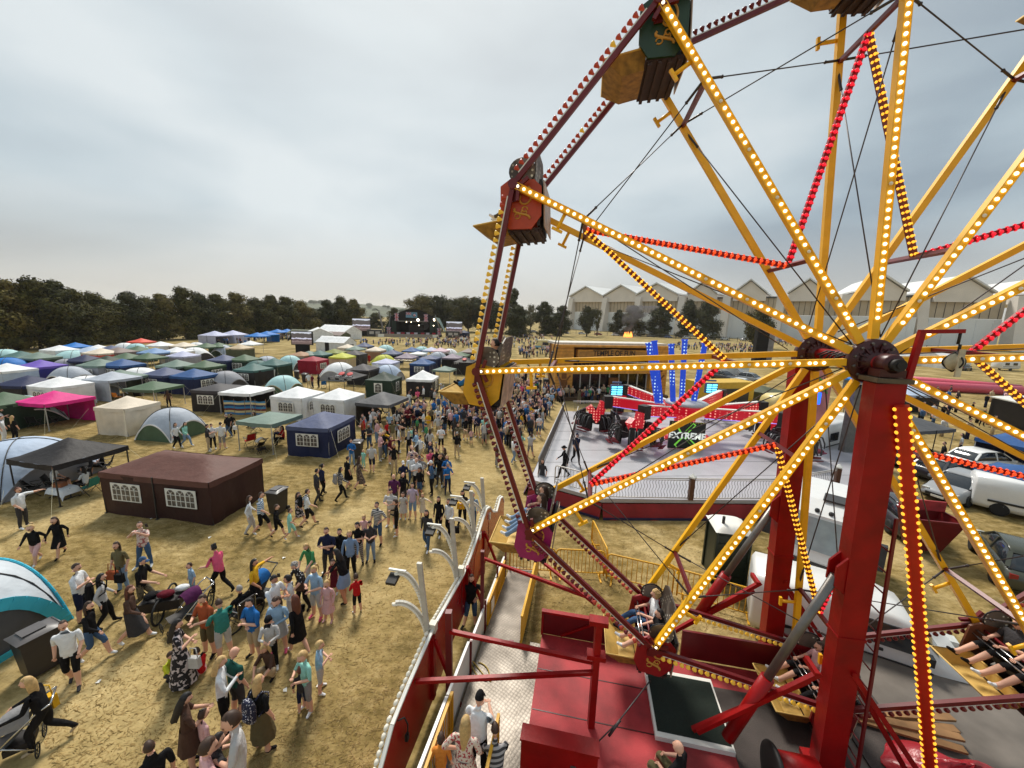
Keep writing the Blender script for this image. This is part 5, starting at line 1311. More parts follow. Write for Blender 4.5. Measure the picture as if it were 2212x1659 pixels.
def car(loc, rz, paint, label, group=None, boot=False):
    c = empty('parked_car', loc, label, 'car', group, rz); p = CARP[paint]
    b = MB(); loft(b, [(-2.12, .38, .66, .72, .66), (-2.05, .25, .86, .84, .74), (-1.5, .22, .95, .88, .80), (-.6, .2, .96, .9, .84), (.6, .2, .94, .9, .84), (1.15, .21, .90, .89, .80), (1.8, .24, .78, .86, .72), (2.12, .30, .62, .76, .6), (2.2, .36, .54, .66, .5)]); bo = lpart('body', b, p, c)
    g_ = MB(); loft(g_, [(-1.85, .9, .93, .74, .66), (-1.35, .9, 1.32, .78, .60), (-.9, .9, 1.44, .8, .60), (.05, .9, 1.44, .8, .6), (.45, .9, 1.34, .79, .6), (1.15, .88, .92, .76, .68)]); lpart('windows', g_, GLS, c)
    r = MB(); loft(r, [(-1.35, 1.32, 1.36, .62, .56), (-.9, 1.43, 1.475, .62, .58), (.05, 1.43, 1.475, .62, .58), (.4, 1.35, 1.39, .62, .58)])
    for s_ in (-1, 1):
        r.bar((1.12, .73 * s_, .92), (.4, .6 * s_, 1.36), .06, .06); r.bar((-.25, .80 * s_, .95), (-.25, .64 * s_, 1.43), .08, .05); r.bar((-1.75, .72 * s_, .93), (-1.3, .6 * s_, 1.34), .12, .07)
    lpart('roof', r, p, c)
    for s_ in (-1, 1):
        h = MB(); h.box((2.02, .56 * s_, .62), (.22, .3, .13)); lpart('headlight', h, HEADL, c)
        h = MB(); h.box((-2.06, .62 * s_, .74), (.1, .2, .18)); lpart('tail_light', h, CARP['red'], c)
        h = MB(); h.box((.75, .98 * s_, .98), (.14, .2, .13)); lpart('mirror', h, p, c)
    h = MB(); h.box((2.16, 0, .42), (.1, 1.0, .16)); lpart('grille', h, PLAST, c)
    h = MB(); h.box((2.22, 0, .36), (.03, .52, .11)); lpart('number_plate', h, WHITEP, c)
    if boot:
        h = MB(); h.prism([(-1.4, -.6, 1.4), (-1.4, .6, 1.4), (-2.0, .62, 1.95), (-2.0, -.62, 1.95)], (0.03, 0, .05)); lpart('open_boot_lid', h, p, c)
    wheels((1.32, -1.3), .8, .32, c); return c
def van(loc, rz, paint, label, L_=4.9, h=1.95, win=False):
    c = empty('parked_van', loc, label, 'van', None, rz); p = CARP[paint]; x0 = -L_ / 2; x1 = L_ / 2
    b = MB(); loft(b, [(x0, .4, h - .12, .82, .74), (x0 + .08, .3, h, .9, .82), (x0 + 1.5, .28, h + .03, .93, .84), (x1 - 1.75, .28, h, .93, .82), (x1 - 1.35, .28, h - .12, .93, .80), (x1 - .75, .28, 1.12, .93, .84), (x1 - .15, .3, .95, .88, .74), (x1, .36, .74, .78, .64)]); lpart('body', b, p, c)
    g_ = MB(); g_.prism([(x1 - 1.38, -.70, h - .2), (x1 - 1.38, .70, h - .2), (x1 - .74, .8, 1.16), (x1 - .74, -.8, 1.16)], (.03, 0, .05)); lpart('windscreen', g_, GLS, c)
    for s_ in (-1, 1):
        g_ = MB(); g_.prism([(x1 - 2.3, .86 * s_, 1.1), (x1 - 1.0, .88 * s_, 1.1), (x1 - 1.45, .80 * s_, h - .25), (x1 - 2.3, .80 * s_, h - .22)], (0, .06 * s_, .0)); lpart('side_window', g_, GLS, c)
        h_ = MB(); h_.box((x1 - .1, .6 * s_, .85), (.25, .3, .2)); lpart('headlight', h_, HEADL, c)
        h_ = MB(); h_.box((x1 - 1.05, 1.02 * s_, 1.15), (.14, .2, .22)); lpart('mirror', h_, PLAST, c)
        h_ = MB(); h_.bar((x0 + .5, .94 * s_, .72), (x1 - .9, .94 * s_, .72), .03, .1); lpart('side_strip', h_, PLAST, c)
        h_ = MB(); h_.box((x1 - 2.5, .93 * s_, 1.0), (.16, .05, .06)); h_.box((x1 - 1.95, .93 * s_, .98), (.16, .05, .06)); lpart('door_handle', h_, PLAST, c)
        if win:
            g_ = MB(); g_.prism([(x0 + .5, .86 * s_, 1.1), (x1 - 2.5, .88 * s_, 1.1), (x1 - 2.5, .81 * s_, h - .25), (x0 + .5, .81 * s_, h - .22)], (0, .06 * s_, .0)); lpart('side_window', g_, GLS, c)
    h_ = MB(); h_.box((x1 + .0, 0, .5), (.12, 1.5, .3)); lpart('bumper', h_, PLAST, c)
    wheels((x1 - .95, x0 + .95), .82, .34, c); return c
def hd(d): return math.atan2(d.y, d.x)
van(W(3.1, 3.9, 0), hd(WU) - .32, 'white', 'white van right behind the red columns with dark windscreen', 4.8, 1.9)
van(at(2175, 1140, 0) + Vector((2.6, .9, 0)), -.75, 'white', 'white panel van with black side strip at the right edge behind the wheel', 4.6, 1.85)
car(at(2085, 1085, 0) + Vector((.3, .6, 0)), PI + .35, 'silver', 'silver grey car parked behind the amber light strip')
car(at(1960, 1000, 0), .3, 'dark', 'dark car parked behind the silver car under the grey canopy')
GC = 'cars parked behind the fun house'
car(Vector((33.0, 54.5, 0)), -.9, 'white', 'white car parked behind the red lit arms with its bonnet to the fence', GC)
car(Vector((34.5, 62.5, 0)), -1.2, 'dark', 'dark grey car parked behind the white car', GC)
car(Vector((38.0, 61.0, 0)), -1.0, 'silver', 'silver car with raised boot lid between dark car and white tent', GC, True)
rc = random.Random(8)
for i in range(16):    # far cars under the hangar trees
    p = at(1120 + i * 33, 706 + i * .9, 0); k = 238 / p.y
    car(Vector((p.x * k, 238 - i * 2.2, 0)), rc.uniform(-.3, .3), ['white', 'silver', 'dark', 'blue', 'white', 'red'][i % 6], ['white', 'silver', 'dark', 'blue', 'pale', 'red'][i % 6] + ' car far off under the hangar trees, ' + ['first', 'second', 'third'][i // 6] + ' of its colour from the left', 'far cars under the hangar trees')
def caravan(loc, rz, label, m='white', L_=5.2):
    c = empty('caravan', loc, label, 'caravan', 'white caravans and trailers behind the wheel', rz); b = MB()
    loft(b, [(-L_ / 2, .7, 2.1, 1.0, .9), (-L_ / 2 + .3, .45, 2.5, 1.1, 1.0), (L_ / 2 - .5, .45, 2.55, 1.1, 1.0), (L_ / 2, .6, 1.7, 1.0, .9)]); lpart('body', b, CARP[m], c)
    for s_ in (-1, 1):
        for x in (-1.3, .9): b = MB(); b.box((x, 1.08 * s_, 1.6), (1.1, .06, .6)); lpart('window', b, GLS, c)
        b = MB(); b.box((0, 1.1 * s_, 1.0), (L_ * .9, .03, .08)); lpart('side_strip', b, PLAST, c)
    b = MB(); b.box((-.3, .2, 2.56), (.7, .6, .08)); b.box((-.3, .2, 2.6), (.5, .4, .06)); lpart('roof_vent', b, DARKG, c)
    b = MB(); b.bar((L_ / 2, 0, .5), (L_ / 2 + 1, 0, .5), .1, .1); lpart('tow_bar', b, PLAST, c); wheels((0,), .95, .33, c)
caravan(at(1775, 975, 0), .5, 'white caravan behind the lorry, left one seen beside the far red column'); caravan(at(1850, 930, 0), .9, 'white caravan further back behind the big red column'); caravan(at(1925, 1010, 0) + Vector((1, 4, 0)), -.4, 'white caravan right of the big red column')
caravan(at(1700, 905, 0), .2, 'pale trailer behind the back corner of the ride platform', 'cream'); caravan(at(2170, 800, 0), .1, 'white trailer far right beyond the food stalls')
GRC = 'cars parked right of the wheel'
for x, y, c_, rz, lb in ((2045, 1035, 'dark', .2, 'dark car behind the silver car at the right'), (2150, 1055, 'silver', .5, 'silver estate car behind the white panel van'), (1935, 1130, 'dark', 1.2, 'dark car low behind the amber light strip'), (2120, 1015, 'white', .1, 'white car close to the low blue stall'), (2080, 800, 'dark', .4, 'dark car far right near the pink inflatable'), (2190, 1240, 'olive', .9, 'olive car at the lower right edge behind the spokes')):
    car(at(x, y, 0), rz, c_, lb, GRC)
lo = empty('lorry', W(4.2, 7.4, 0), 'white lorry tractor with roof hatch parked behind the far red column', 'lorry', None, hd(WU) + PI + 1.0)
lx = lambda *a: a
b = MB(); loft(b, [(-.2, .9, 3.2, 1.2, 1.12), (.0, .8, 3.45, 1.25, 1.15), (1.2, .8, 3.4, 1.25, 1.15), (1.9, .8, 3.1, 1.25, 1.15), (2.2, .8, 1.9, 1.24, 1.18), (2.3, .8, 1.7, 1.2, 1.1)], 0, False); lpart('cab', b, CARP['white'], lo)
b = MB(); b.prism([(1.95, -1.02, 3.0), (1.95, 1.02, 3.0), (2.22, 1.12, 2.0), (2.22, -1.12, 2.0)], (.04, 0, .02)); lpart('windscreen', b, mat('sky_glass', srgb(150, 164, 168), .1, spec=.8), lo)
b = MB(); b.box((.95, .2, 3.45), (.7, .6, .05)); lpart('roof_hatch', b, DARKG, lo)
b = MB()
for k in range(6): b.ball((1.75, -.9 + .36 * k, 3.2), .08, 6, 4)
lpart('marker_lamp', b, PLAST, lo)
b = MB(); b.box((2.25, 0, 1.15), (.25, 2.4, 1.0)); lpart('grille', b, DARKG, lo)
for s_ in (-1, 1):
    b = MB(); b.box((2.38, .85 * s_, .95), (.06, .4, .25)); lpart('headlight', b, HEADL, lo); b = MB(); b.box((2.0, 1.42 * s_, 2.4), (.2, .3, .8)); lpart('mirror', b, PLAST, lo)
    b = MB(); b.prism([(1.1, 1.22 * s_, 2.0), (1.9, 1.22 * s_, 2.0), (1.75, 1.17 * s_, 2.9), (1.1, 1.17 * s_, 2.9)], (0, .04 * s_, 0)); lpart('side_window', b, GLS, lo)
b = MB(); b.box((-2.2, 0, .85), (4.2, .9, .25)); lpart('chassis', b, DARKG, lo)
b = MB(); b.box((-1.5, 0, 1.9), (2.3, 2.3, 2.0)); lpart('box_body', b, CARP['white'], lo)
wheels((1.3, -2.6), 1.0, .5, lo)
iv = empty('ice_cream_van', at(*cp('C', 300, 605)), 'cream and blue ice cream van with serving hatch beside the crowd', 'ice cream van', None, PI)
b = MB(); loft(b, [(-2.6, .4, 2.3, 1.0, .95), (1.0, .4, 2.35, 1.0, .95), (1.4, .4, 2.2, 1.0, .92), (2.0, .4, 1.3, 1.0, .9), (2.6, .45, 1.0, .9, .8)]); lpart('body', b, CARP['cream'], iv)
b = MB(); b.box((-.6, 0, 2.5), (4.2, 2.1, .35)); lpart('roof_sign', b, mat('cream_roof', srgb(232, 218, 170), .5), iv)
for s_ in (-1, 1):
    b = MB(); b.box((-.8, 1.0 * s_, 1.6), (1.8, .06, .9)); lpart('serving_hatch', b, GLS, iv); b = MB(); b.box((0, 1.0 * s_, .7), (4.6, .05, .5)); lpart('blue_band', b, mat('pale_blue', srgb(120, 170, 200), .4), iv)
b = MB(); b.prism([(1.4, -.8, 2.1), (1.4, .8, 2.1), (2.0, .85, 1.35), (2.0, -.85, 1.35)], (.04, 0, .03)); lpart('windscreen', b, GLS, iv)
wheels((1.6, -1.7), .9, .35, iv)
yt = empty('generator_truck', Vector((21.5, 39.5, 0)), 'yellow and black generator truck behind the blue lit posts', 'truck', None, .25)
b = MB(); b.box((0, 0, 2.0), (6.5, 2.4, 2.6)); lpart('truck_box', b, mat('truck_yellow', srgb(206, 166, 44), .5, var=.1), yt)
b = MB(); b.box((.4, -1.22, 1.9), (4.4, .06, 1.5)); lpart('side_shutter', b, DARKG, yt); b = MB(); b.box((0, 0, .6), (6.5, 2.2, .4)); lpart('chassis', b, PLAST, yt); wheels((-2.2, 2.0), 1.0, .45, yt)
CC = dict(black=(40, 37, 38), charcoal=(66, 63, 66), white=(226, 226, 226), cream=(216, 202, 182), pink=(214, 40, 128), navy=(34, 42, 76), navyroof=(82, 90, 120), blue=(46, 84, 136), bright=(24, 112, 190), paleblue=(172, 186, 206), lilac=(182, 184, 208), green=(80, 102, 78), darkgreen=(36, 54, 42), greygreen=(112, 130, 120), teal=(70, 104, 100), olive=(126, 132, 60), lime=(190, 192, 70), yellow=(206, 196, 60), purple=(108, 84, 176), indigo=(50, 48, 128), red=(150, 22, 46), orangered=(216, 84, 66), brown=(96, 62, 54), brownwall=(60, 36, 32), taupe=(132, 116, 110), tan=(160, 122, 92), grey=(150, 150, 156), greyblue=(172, 178, 188), silver=(190, 196, 202), darkgrey=(88, 88, 90), aqua=(170, 206, 206), mauve=(140, 126, 140), beige=(190, 170, 140), rose=(200, 170, 180), skyblue=(120, 150, 190), cyan=(70, 190, 214), khaki=(84, 88, 66))
def cloth(c):
    m = mat('tent_cloth_' + c, srgb(*CC[c]), .62, var=.12, scale=1.6, bump=.55, bscale=4, spec=.25)
    return m
PVC = mat('clear_window_sheet', srgb(84, 80, 80), .2, var=.4, scale=3, spec=.6)
LEGM = mat('tent_leg_grey', srgb(170, 168, 166), .5, .2, var=.05)
LEGD = mat('tent_leg_black', srgb(46, 44, 45), .5, var=.05)
TMESH = {}
def cached(key, fn):
    if key not in TMESH: TMESH[key] = fn()
    return TMESH[key]
def canopy_mesh(sx, sy, eave, peak, val, flare):
    b = MB(); n = 10
    mn = min(sx, sy) / 2
    def f(i, j):
        x, y = (i - .5) * sx, (j - .5) * sy
        dx, dy = sx / 2 - abs(x), sy / 2 - abs(y)
        t_ = min(dx, dy) / mn
        z = eave + (peak - eave) * (t_ ** (1.0 + flare))
        cor = abs(dx - dy) / mn
        z -= .05 * (1 - t_) * min(1, cor) * (1 - flare)
        return Vector((x, y, z + .008 * math.sin(x * 7 + y * 5)))
    b.grid(f, n if sx <= sy * 1.3 else 2 * n, n if sy <= sx * 1.3 else 2 * n, 0, True)
    cs = [(-sx / 2, -sy / 2), (sx / 2, -sy / 2), (sx / 2, sy / 2), (-sx / 2, sy / 2)]
    for k in range(4):
        a, c = Vector((*cs[k], 0)), Vector((*cs[(k + 1) % 4], 0)); o_ = Vector(((c - a).y, -(c - a).x, 0)).normalized()
        b.grid(lambda s, t_: a.lerp(c, s) + o_ * (.012 + .02 * (1 - t_) + .012 * math.sin(s * 21)) + Vector((0, 0, eave - .03 * math.sin(PI * s) * (1 - flare) - val * (1 - t_) * (1 + .06 * math.sin(s * 17)))), 12, 2, 0, True)
    return b.mesh('canopy', cloth('white'))
def wall_mesh(L_, h, seed=0):
    r_ = random.Random(seed); ph_ = [r_.random() * 6 for _ in range(4)]
    b = MB()
    def f(s, t_):
        amp = .075 * math.sin(PI * s) * (1 - .55 * t_)
        return Vector(((s - .5) * L_, -(amp * math.sin(s * 9 + ph_[0]) + .03 * math.sin(s * 23 + t_ * 3 + ph_[1]) * (1 - t_) + .04 * math.sin(t_ * 5 + s * 4 + ph_[2]) * math.sin(PI * s)), h * t_))
    b.grid(f, 20, 8, 0, True)
    return b.mesh('wall', cloth('white'))
def window_mesh(n, w_=.46, h=.72):
    b = MB(); W_ = n * w_
    b.box((0, 0, 0), (W_ + .12, .015, h + .1), None, 0)
    for k in range(n):
        x = (k - (n - 1) / 2) * w_
        pts = [(x - w_ * .43, -.012, -h / 2), (x + w_ * .43, -.012, -h / 2)] + [(x + w_ * .43 * math.cos(a), -.012, h * .5 - w_ * .43 + w_ * .43 * math.sin(a)) for a in [PI * i / 8 for i in range(9)]]
        b.add(pts, [tuple(range(len(pts)))], 1)
        b.box((x, -.016, -.05), (.022, .012, h * .85), None, 0)
        for z in (-.12, .14 if h > .6 else .1): b.box((x, -.0165, z), (w_ * .86, .012, .022), None, 0)
        for a in (.9, 2.2): b.bar((x, -.016, h * .5 - w_ * .43), (x + w_ * .4 * math.cos(a), -.016, h * .5 - w_ * .43 + w_ * .4 * math.sin(a)), .012, .018, up=(0, 1, 0))
    return b.mesh('window', [WHITEP, PVC])
def leg_mesh(h):
    b = MB(); b.box((0, 0, h / 2), (.045, .045, h)); b.box((0, 0, .01), (.12, .12, .02)); return b.mesh('leg', LEGM)
TENTS = []
def gazebo(p, rz, roof, wall='', walls='', win='', sx=3.0, sy=3.0, eave=1.95, peak=2.65, flare=.25, val=.24, leg='g', desc='', nwin=3, nm='gazebo'):
    t_ = empty(nm, (p.x, p.y, 0), None, 'gazebo', None, rz)
    link('canopy', cached(('c', sx, sy, eave, peak, val, flare), lambda: canopy_mesh(sx, sy, eave, peak, val, flare)), t_, mats=[cloth(roof)])
    for cx_ in (-1, 1):
        for cy_ in (-1, 1):
            link('leg', cached(('l', eave), lambda: leg_mesh(eave)), t_, (cx_ * (sx / 2 - .05), cy_ * (sy / 2 - .05), 0), mats=[LEGM if leg == 'g' else LEGD])
    if sx > 4:
        for cy_ in (-1, 1): link('leg', cached(('l', eave), lambda: leg_mesh(eave)), t_, (0, cy_ * (sy / 2 + .02), 0), mats=[LEGD])
    for ch in walls:
        L_ = sx if ch in 'sn' else sy
        a = {'s': 0, 'e': PI / 2, 'n': PI, 'w': -PI / 2}[ch]; d_ = (sy if ch in 'sn' else sx) / 2 - .02
        w_ = link('wall', cached(('w', L_, eave - .1, (len(TENTS) + ord(ch)) % 5), lambda: wall_mesh(L_ - .02, eave - .1, (len(TENTS) + ord(ch)) % 5)), t_, (d_ * math.sin(a), -d_ * math.cos(a), 0), (0, 0, a), [cloth(wall)])
        if ch in win:
            for k in ([-.25, .25] if L_ > 4 else [0]):
                link('window', cached(('win', nwin), lambda: window_mesh(nwin, .46 if nwin == 3 else .8, .72 if nwin == 3 else .95)), w_, (k * L_, -.085, eave * .58))
    TENTS.append((t_, desc))
    return t_
def dome_mesh(L_, h, part):
    b = MB(); k = 1.25 if L_ != 3.81 else 2.4
    Z = lambda u_, v_: h * (1 - ((u_ * u_ + v_ * v_) / 2) ** k)
    if part == 'canopy':
        b.grid(lambda i, j: Vector(((2 * i - 1) * L_ / 2, (2 * j - 1) * L_ / 2, Z(2 * i - 1, 2 * j - 1))), 16, 16, 0, True)
        return b.mesh('canopy', cloth('white'))
    if part == 'poles':
        for s_ in (-1, 1): b.tube([(t_ * L_ / 2, s_ * t_ * L_ / 2, Z(t_, t_) + .025) for t_ in [-1 + i / 10 for i in range(21)]], .022, 5)
        return b.mesh('pole', LEGD)
    if part == 'trim':
        for q in range(4):
            a = q * PI / 2; R_ = Matrix.Rotation(a, 3, 'Z')
            pts = [R_ @ Vector((t_ * L_ / 2, -L_ / 2 - .01, Z(t_, 1) + .0)) for t_ in [-1 + i / 9 for i in range(19)]]
            for i in range(18): b.bar(pts[i], pts[i + 1], .02, .09, up=(0, 0, 1))
        return b.mesh('arch_trim', cloth('white'))
    if part == 'side':
        pts = [(t_ * L_ / 2 * .985, Z(t_, 1) - .02) for t_ in [-1 + i / 10 for i in range(21)]]
        vs = []; 
        for x, z in pts: vs += [(x, 0, 0), (x * .99, .05 * math.sin(x * 5), max(0, z) * .5), (x, 0, max(0, z))]
        b.add(vs, [(3 * i + j, 3 * i + 3 + j, 3 * i + 4 + j, 3 * i + 1 + j) for i in range(20) for j in range(2)], 0, True)
        return b.mesh('side_panel', cloth('green'))
def dome(p, rz, roof, side=None, sides='', L_=3.5, h=2.15, trim='white', desc='', dark=''):
    t_ = empty('dome_shelter', (p.x, p.y, 0), None, 'tent', None, rz)
    link('canopy', cached(('d', L_, h), lambda: dome_mesh(L_, h, 'canopy')), t_, mats=[cloth(roof)])
    link('pole', cached(('dp', L_, h), lambda: dome_mesh(L_, h, 'poles')), t_)
    link('arch_trim', cached(('dt', L_, h), lambda: dome_mesh(L_, h, 'trim')), t_, mats=[cloth(trim)])
    for ch in sides:
        a = {'s': 0, 'e': PI / 2, 'n': PI, 'w': -PI / 2}[ch]; d_ = L_ / 2 - .03
        link('side_panel', cached(('ds', L_, h), lambda: dome_mesh(L_, h, 'side')), t_, (d_ * math.sin(a), -d_ * math.cos(a), 0), (0, 0, a), [cloth(dark if ch in 'ew' and dark else side)])
    TENTS.append((t_, desc)); return t_
def marquee(p, rz, roof, wall, W_, L_, eave=2.3, ridge=3.8, desc='', door=True):
    t_ = empty('marquee', (p.x, p.y, 0), None, 'marquee', None, rz)
    b = MB(); b.grid(lambda s, t2: Vector(((s - .5) * (L_ + .3), (t2 - .5) * (W_ + .4), eave + (ridge - eave) * (1 - abs(2 * t2 - 1)) ** 1.05 - .04 * math.sin(s * PI * 5) ** 2)), 20, 12, 0, True)
    me = b.mesh('roof', cloth(roof)); link('roof', me, t_)
    b = MB(); prf = [(-W_ / 2, 0), (W_ / 2, 0), (W_ / 2, eave), (0, ridge - .05), (-W_ / 2, eave)]
    for x in (-L_ / 2, L_ / 2): b.prism([(x, y, z) for y, z in prf], (.03, 0, 0))
    for y in (-W_ / 2, W_ / 2): b.box((0, y, eave / 2), (L_, .04, eave))
    me = b.mesh('wall', cloth(wall)); link('wall', me, t_)
    if door:
        b = MB(); b.box((-L_ * .1, -W_ / 2 - .03, 1.05), (1.1, .04, 2.0)); b.box((L_ / 2 + .04, W_ * .1, 1.2), (.03, W_ * .3, .9)); link('doorway', b.mesh('doorway', mat('dark_opening', srgb(36, 30, 32), .8)), t_)
    TENTS.append((t_, desc)); return t_
def G(c, x, y, roof, wall='', walls='', win='', rz=-7, z=2.65, **k):
    return gazebo(at(*cp(c, x, y), z), math.radians(rz), roof, wall, walls, win, peak=z, **k)
def D(c, x, y, roof, side=None, sides='', rz=-8, h=2.15, **k):
    return dome(at(*cp(c, x, y), h), math.radians(rz), roof, side, sides, h=h, **k)
pb = (Vector((-18.1, 15.95)) + Vector((-12.15, 18.0))) / 2
gazebo(Vector((pb.x, pb.y, 0)), math.radians(-8), 'brown', 'brownwall', 'swen', 's', sx=5.5, sy=2.9, peak=2.5, flare=.12, desc='long brown party tent with two arched window panels', leg='b', nm='party_tent')
gazebo(Vector((-21.6, 18.0, 0)), math.radians(-12), 'black', sx=2.9, sy=2.9, eave=2.0, peak=2.75, flare=.3, desc='open black gazebo on slim legs over camping chairs', leg='b')
gazebo(Vector((-12.65, 25.0, 0)), math.radians(-6), 'navyroof', 'navy', 'swen', 'se', sx=2.85, sy=3.3, peak=2.55, flare=.1, desc='navy party tent with white arched windows beside the crowd')
D('A', 150, 1392, 'paleblue', 'grey', 'sen', L_=4.2, h=2.3, desc='large pale blue and grey dome shelter at the left edge', trim='grey')
G('A', 470, 968, 'pink', 'pink', 'wn', rz=-10, eave=2.0, desc='bright pink gazebo with pink back walls')
G('A', 1105, 1013, 'cream', 'cream', 'swen', rz=-7, sx=2.5, sy=2.5, eave=2.0, desc='closed cream gazebo with a small dark patch')
D('A', 1485, 1118, 'greyblue', 'green', 'sewn', L_=2.9, h=2.05, desc='pale dome shelter with dark green side panels')
G('A', 975, 800, 'greyblue', 'greyblue', 'sw', z=2.7, eave=2.05, desc='pale blue grey gazebo with a raised side flap')
G('A', 1335, 883, 'green', rz=-4, eave=1.85, z=2.4, leg='g', desc='open green gazebo with green leg covers')
G('A', 1900, 905, 'charcoal', 'black', 'swe', 's', rz=-3, sx=2.75, z=2.35, flare=.05, desc='black tent with grey flat roof and arched window')
G('A', 2150, 920, 'white', 'black', 'n', rz=-6, z=2.4, sx=3, flare=.05, desc='white roofed gazebo behind a striped windbreak')
G('B', 140, 1172, 'greygreen', rz=-12, sx=2.7, sy=2.7, eave=2.0, z=2.25, flare=.05, desc='grey green flat gazebo with splayed white legs')
G('B', 380, 930, 'white', 'white', 'swen', 'se', rz=-10, flare=.1, desc='closed white gazebo, left one of the white pair with arched windows')
G('B', 740, 945, 'white', 'white', 'swen', 's', rz=-12, flare=.1, desc='closed white gazebo, right one of the white pair with arched windows')
G('B', 1120, 978, 'darkgrey', 'black', 'w', rz=-12, sx=3, sy=3.3, flare=.08, leg='b', desc='open dark grey gazebo with one black corner curtain')
G('B', 1130, 800, 'darkgreen', 'darkgreen', 'swen', 'se', rz=-5, z=2.75, flare=.4, nwin=1, desc='dark green gazebo with big round topped windows')
G('B', 1470, 788, 'white', 'black', 'swen', 'e', rz=-3, z=2.85, flare=.25, nwin=1, desc='gazebo with bright white roof and black walls')
D('B', 250, 835, 'aqua', 'green', 'sewn', L_=3.2, h=2.1, desc='pale dome shelter with grey green mesh beside the wheelie bin', trim='beige')
gd = G('B', 820, 785, 'black', z=2.75, rz=-8, flare=.3, eave=2.0, leg='b', desc='black gazebo with red emblem and white DMX lettering')
for k, (x, sz) in enumerate(((-.95, .26), (.1, .26), (1.0, .26))):
    text('canopy_lettering', 'DMX', sz, mat('lettering_white', srgb(222, 220, 218), .6, var=0), (x, -1.53, 1.85), (PI / 2, 0, 0), gd, .005)
b = MB(); b.lathe([(.2, 0), (.34, 0), (.34, .02), (.2, .02)], (0, 0, 0), (0, 0, 1), 16)
for x in (-.35, .75):
    o = link('canopy_emblem', cached('emb', lambda: b.mesh('canopy_emblem', mat('emblem_red', srgb(196, 60, 56), .6))), gd, (x * .9, -.8, 2.38), (.45, 0, 0))
text('canopy_lettering', 'DMX', .34, MATS['lettering_white'], (-.45, -1.16, 2.19), (.45, 0, 0), gd, .004); text('canopy_lettering', 'DMX', .34, MATS['lettering_white'], (.75, -1.16, 2.19), (.45, 0, 0), gd, .004)
gd = G('B', 1840, 672, 'black', 'black', 'se', z=2.75, rz=-8, flare=.3, eave=2.0, leg='b', desc='black gazebo with 24M lettering beside the yellow gondola')
text('canopy_lettering', '24M', .42, MATS['lettering_white'], (-1.0, -1.54, 1.82), (PI / 2, 0, 0), gd, .005)
link('canopy_emblem', TMESH['emb'], gd, (.1, -.8, 2.4), (.45, 0, 0))
D('B', 740, 722, 'white', 'grey', 'sw', L_=3.9, h=2.3, desc='big white dome shelter with grey curtain')
G('B', 950, 733, 'charcoal', 'black', 'swe', z=2.6, flare=.1, desc='black closed tent behind the white dome')
D('B', 1160, 742, 'paleblue', 'grey', 'e', L_=3.6, h=2.2, desc='pale blue dome shelter before the lilac gazebo', trim='grey')
G('B', 1660, 753, 'greygreen', rz=-12, sx=2.5, sy=2.5, z=2.4, flare=.2, desc='small open grey green canopy beside the white topped gazebo')
G('B', 1470, 683, 'blue', 'navy', 'swe', 's', z=2.7, desc='royal blue roofed gazebo with large window wall')
G('B', 1150, 688, 'lilac', 'white', 'swe', z=2.5, flare=.1, desc='lilac white closed gazebo behind the pale blue dome')
G('B', 515, 668, 'red', 'red', 'swen', 'e', z=2.5, flare=.08, desc='closed crimson tent with small arched window')
gt = G('B', 175, 683, 'teal', 'darkgreen', 'swen', z=2.75, flare=.2, desc='closed green tent with a leaning white window sheet')
b = MB(); b.box((0, 0, 0), (.75, .02, .95)); link('window_sheet', b.mesh('window_sheet', WHITEP), gt, (.9, -1.62, 1.0), (0, .15, 0))
D('B', 110, 668, 'greyblue', 'teal', 's', L_=3.3, desc='white grey dome shelter left of the closed green tent')
D('B', 310, 662, 'aqua', 'charcoal', 'e', L_=3.2, desc='pale dome shelter between green tent and crimson tent')
D('B', 30, 706, 'teal', 'darkgreen', 'sw', L_=3.2, h=2.0, desc='teal dome tent touching the green tent')
G('B', 770, 637, 'lime', 'beige', 'swe', z=2.6, eave=1.95, flare=.05, desc='yellow topped mesh gazebo with pale walls')
D('B', 1130, 655, 'lime', 'beige', '', L_=3.6, h=2.2, desc='yellow green open dome shelter', trim='lime')
gp = G('B', 1330, 637, 'mauve', z=2.7, flare=.3, desc='mauve gazebo hung with a string of white fairy lights')
b = MB()
for i in range(14): b.ball((-1.5 + 3 * i / 13, -1.56, 1.62 - .07 * math.sin(i * .9) ** 2), .05, 6, 4)
link('fairy_lights', b.mesh('fairy_lights', lamp('fairy_bulb', srgb(255, 246, 220), (1, .9, .7), 1.5)), gp)
G('B', 1430, 628, 'white', z=2.3, flare=.1, sx=2.6, sy=2.6, desc='small flat white canopy before the lilac row')
G('B', 1530, 655, 'navyroof', 'navy', 'swe', z=2.5, desc='navy closed gazebo beside the grey dome')
D('B', 1600, 630, 'greyblue', 'grey', 'se', L_=3.3, desc='grey blue dome shelter beside the navy gazebo')
G('B', 1730, 645, 'mauve', 'black', 'swe', z=2.6, flare=.2, desc='mauve roofed gazebo with black walls')
G('B', 1800, 628, 'green', z=2.6, desc='green canopy behind the mauve roof near the wheel rim')
D('B', 1700, 603, 'white', 'charcoal', 's', L_=3.5, desc='white dome shelter with dark wheel shaped opening')
G('B', 1870, 600, 'taupe', 'black', 's', z=2.6, desc='taupe gazebo next to the wheel rim')
G('B', 1625, 592, 'rose', z=2.6, desc='pale rose gazebo before the stage crowd')
G('B', 1545, 588, 'lilac', z=2.6, desc='lilac gazebo before the stage crowd')
D('B', 1460, 583, 'aqua', 'grey', 's', L_=3.4, desc='pale aqua dome before the stage crowd')
G('B', 1375, 587, 'blue', 'blue', 'e', z=2.7, desc='bright blue gazebo with white banner before the stage crowd')
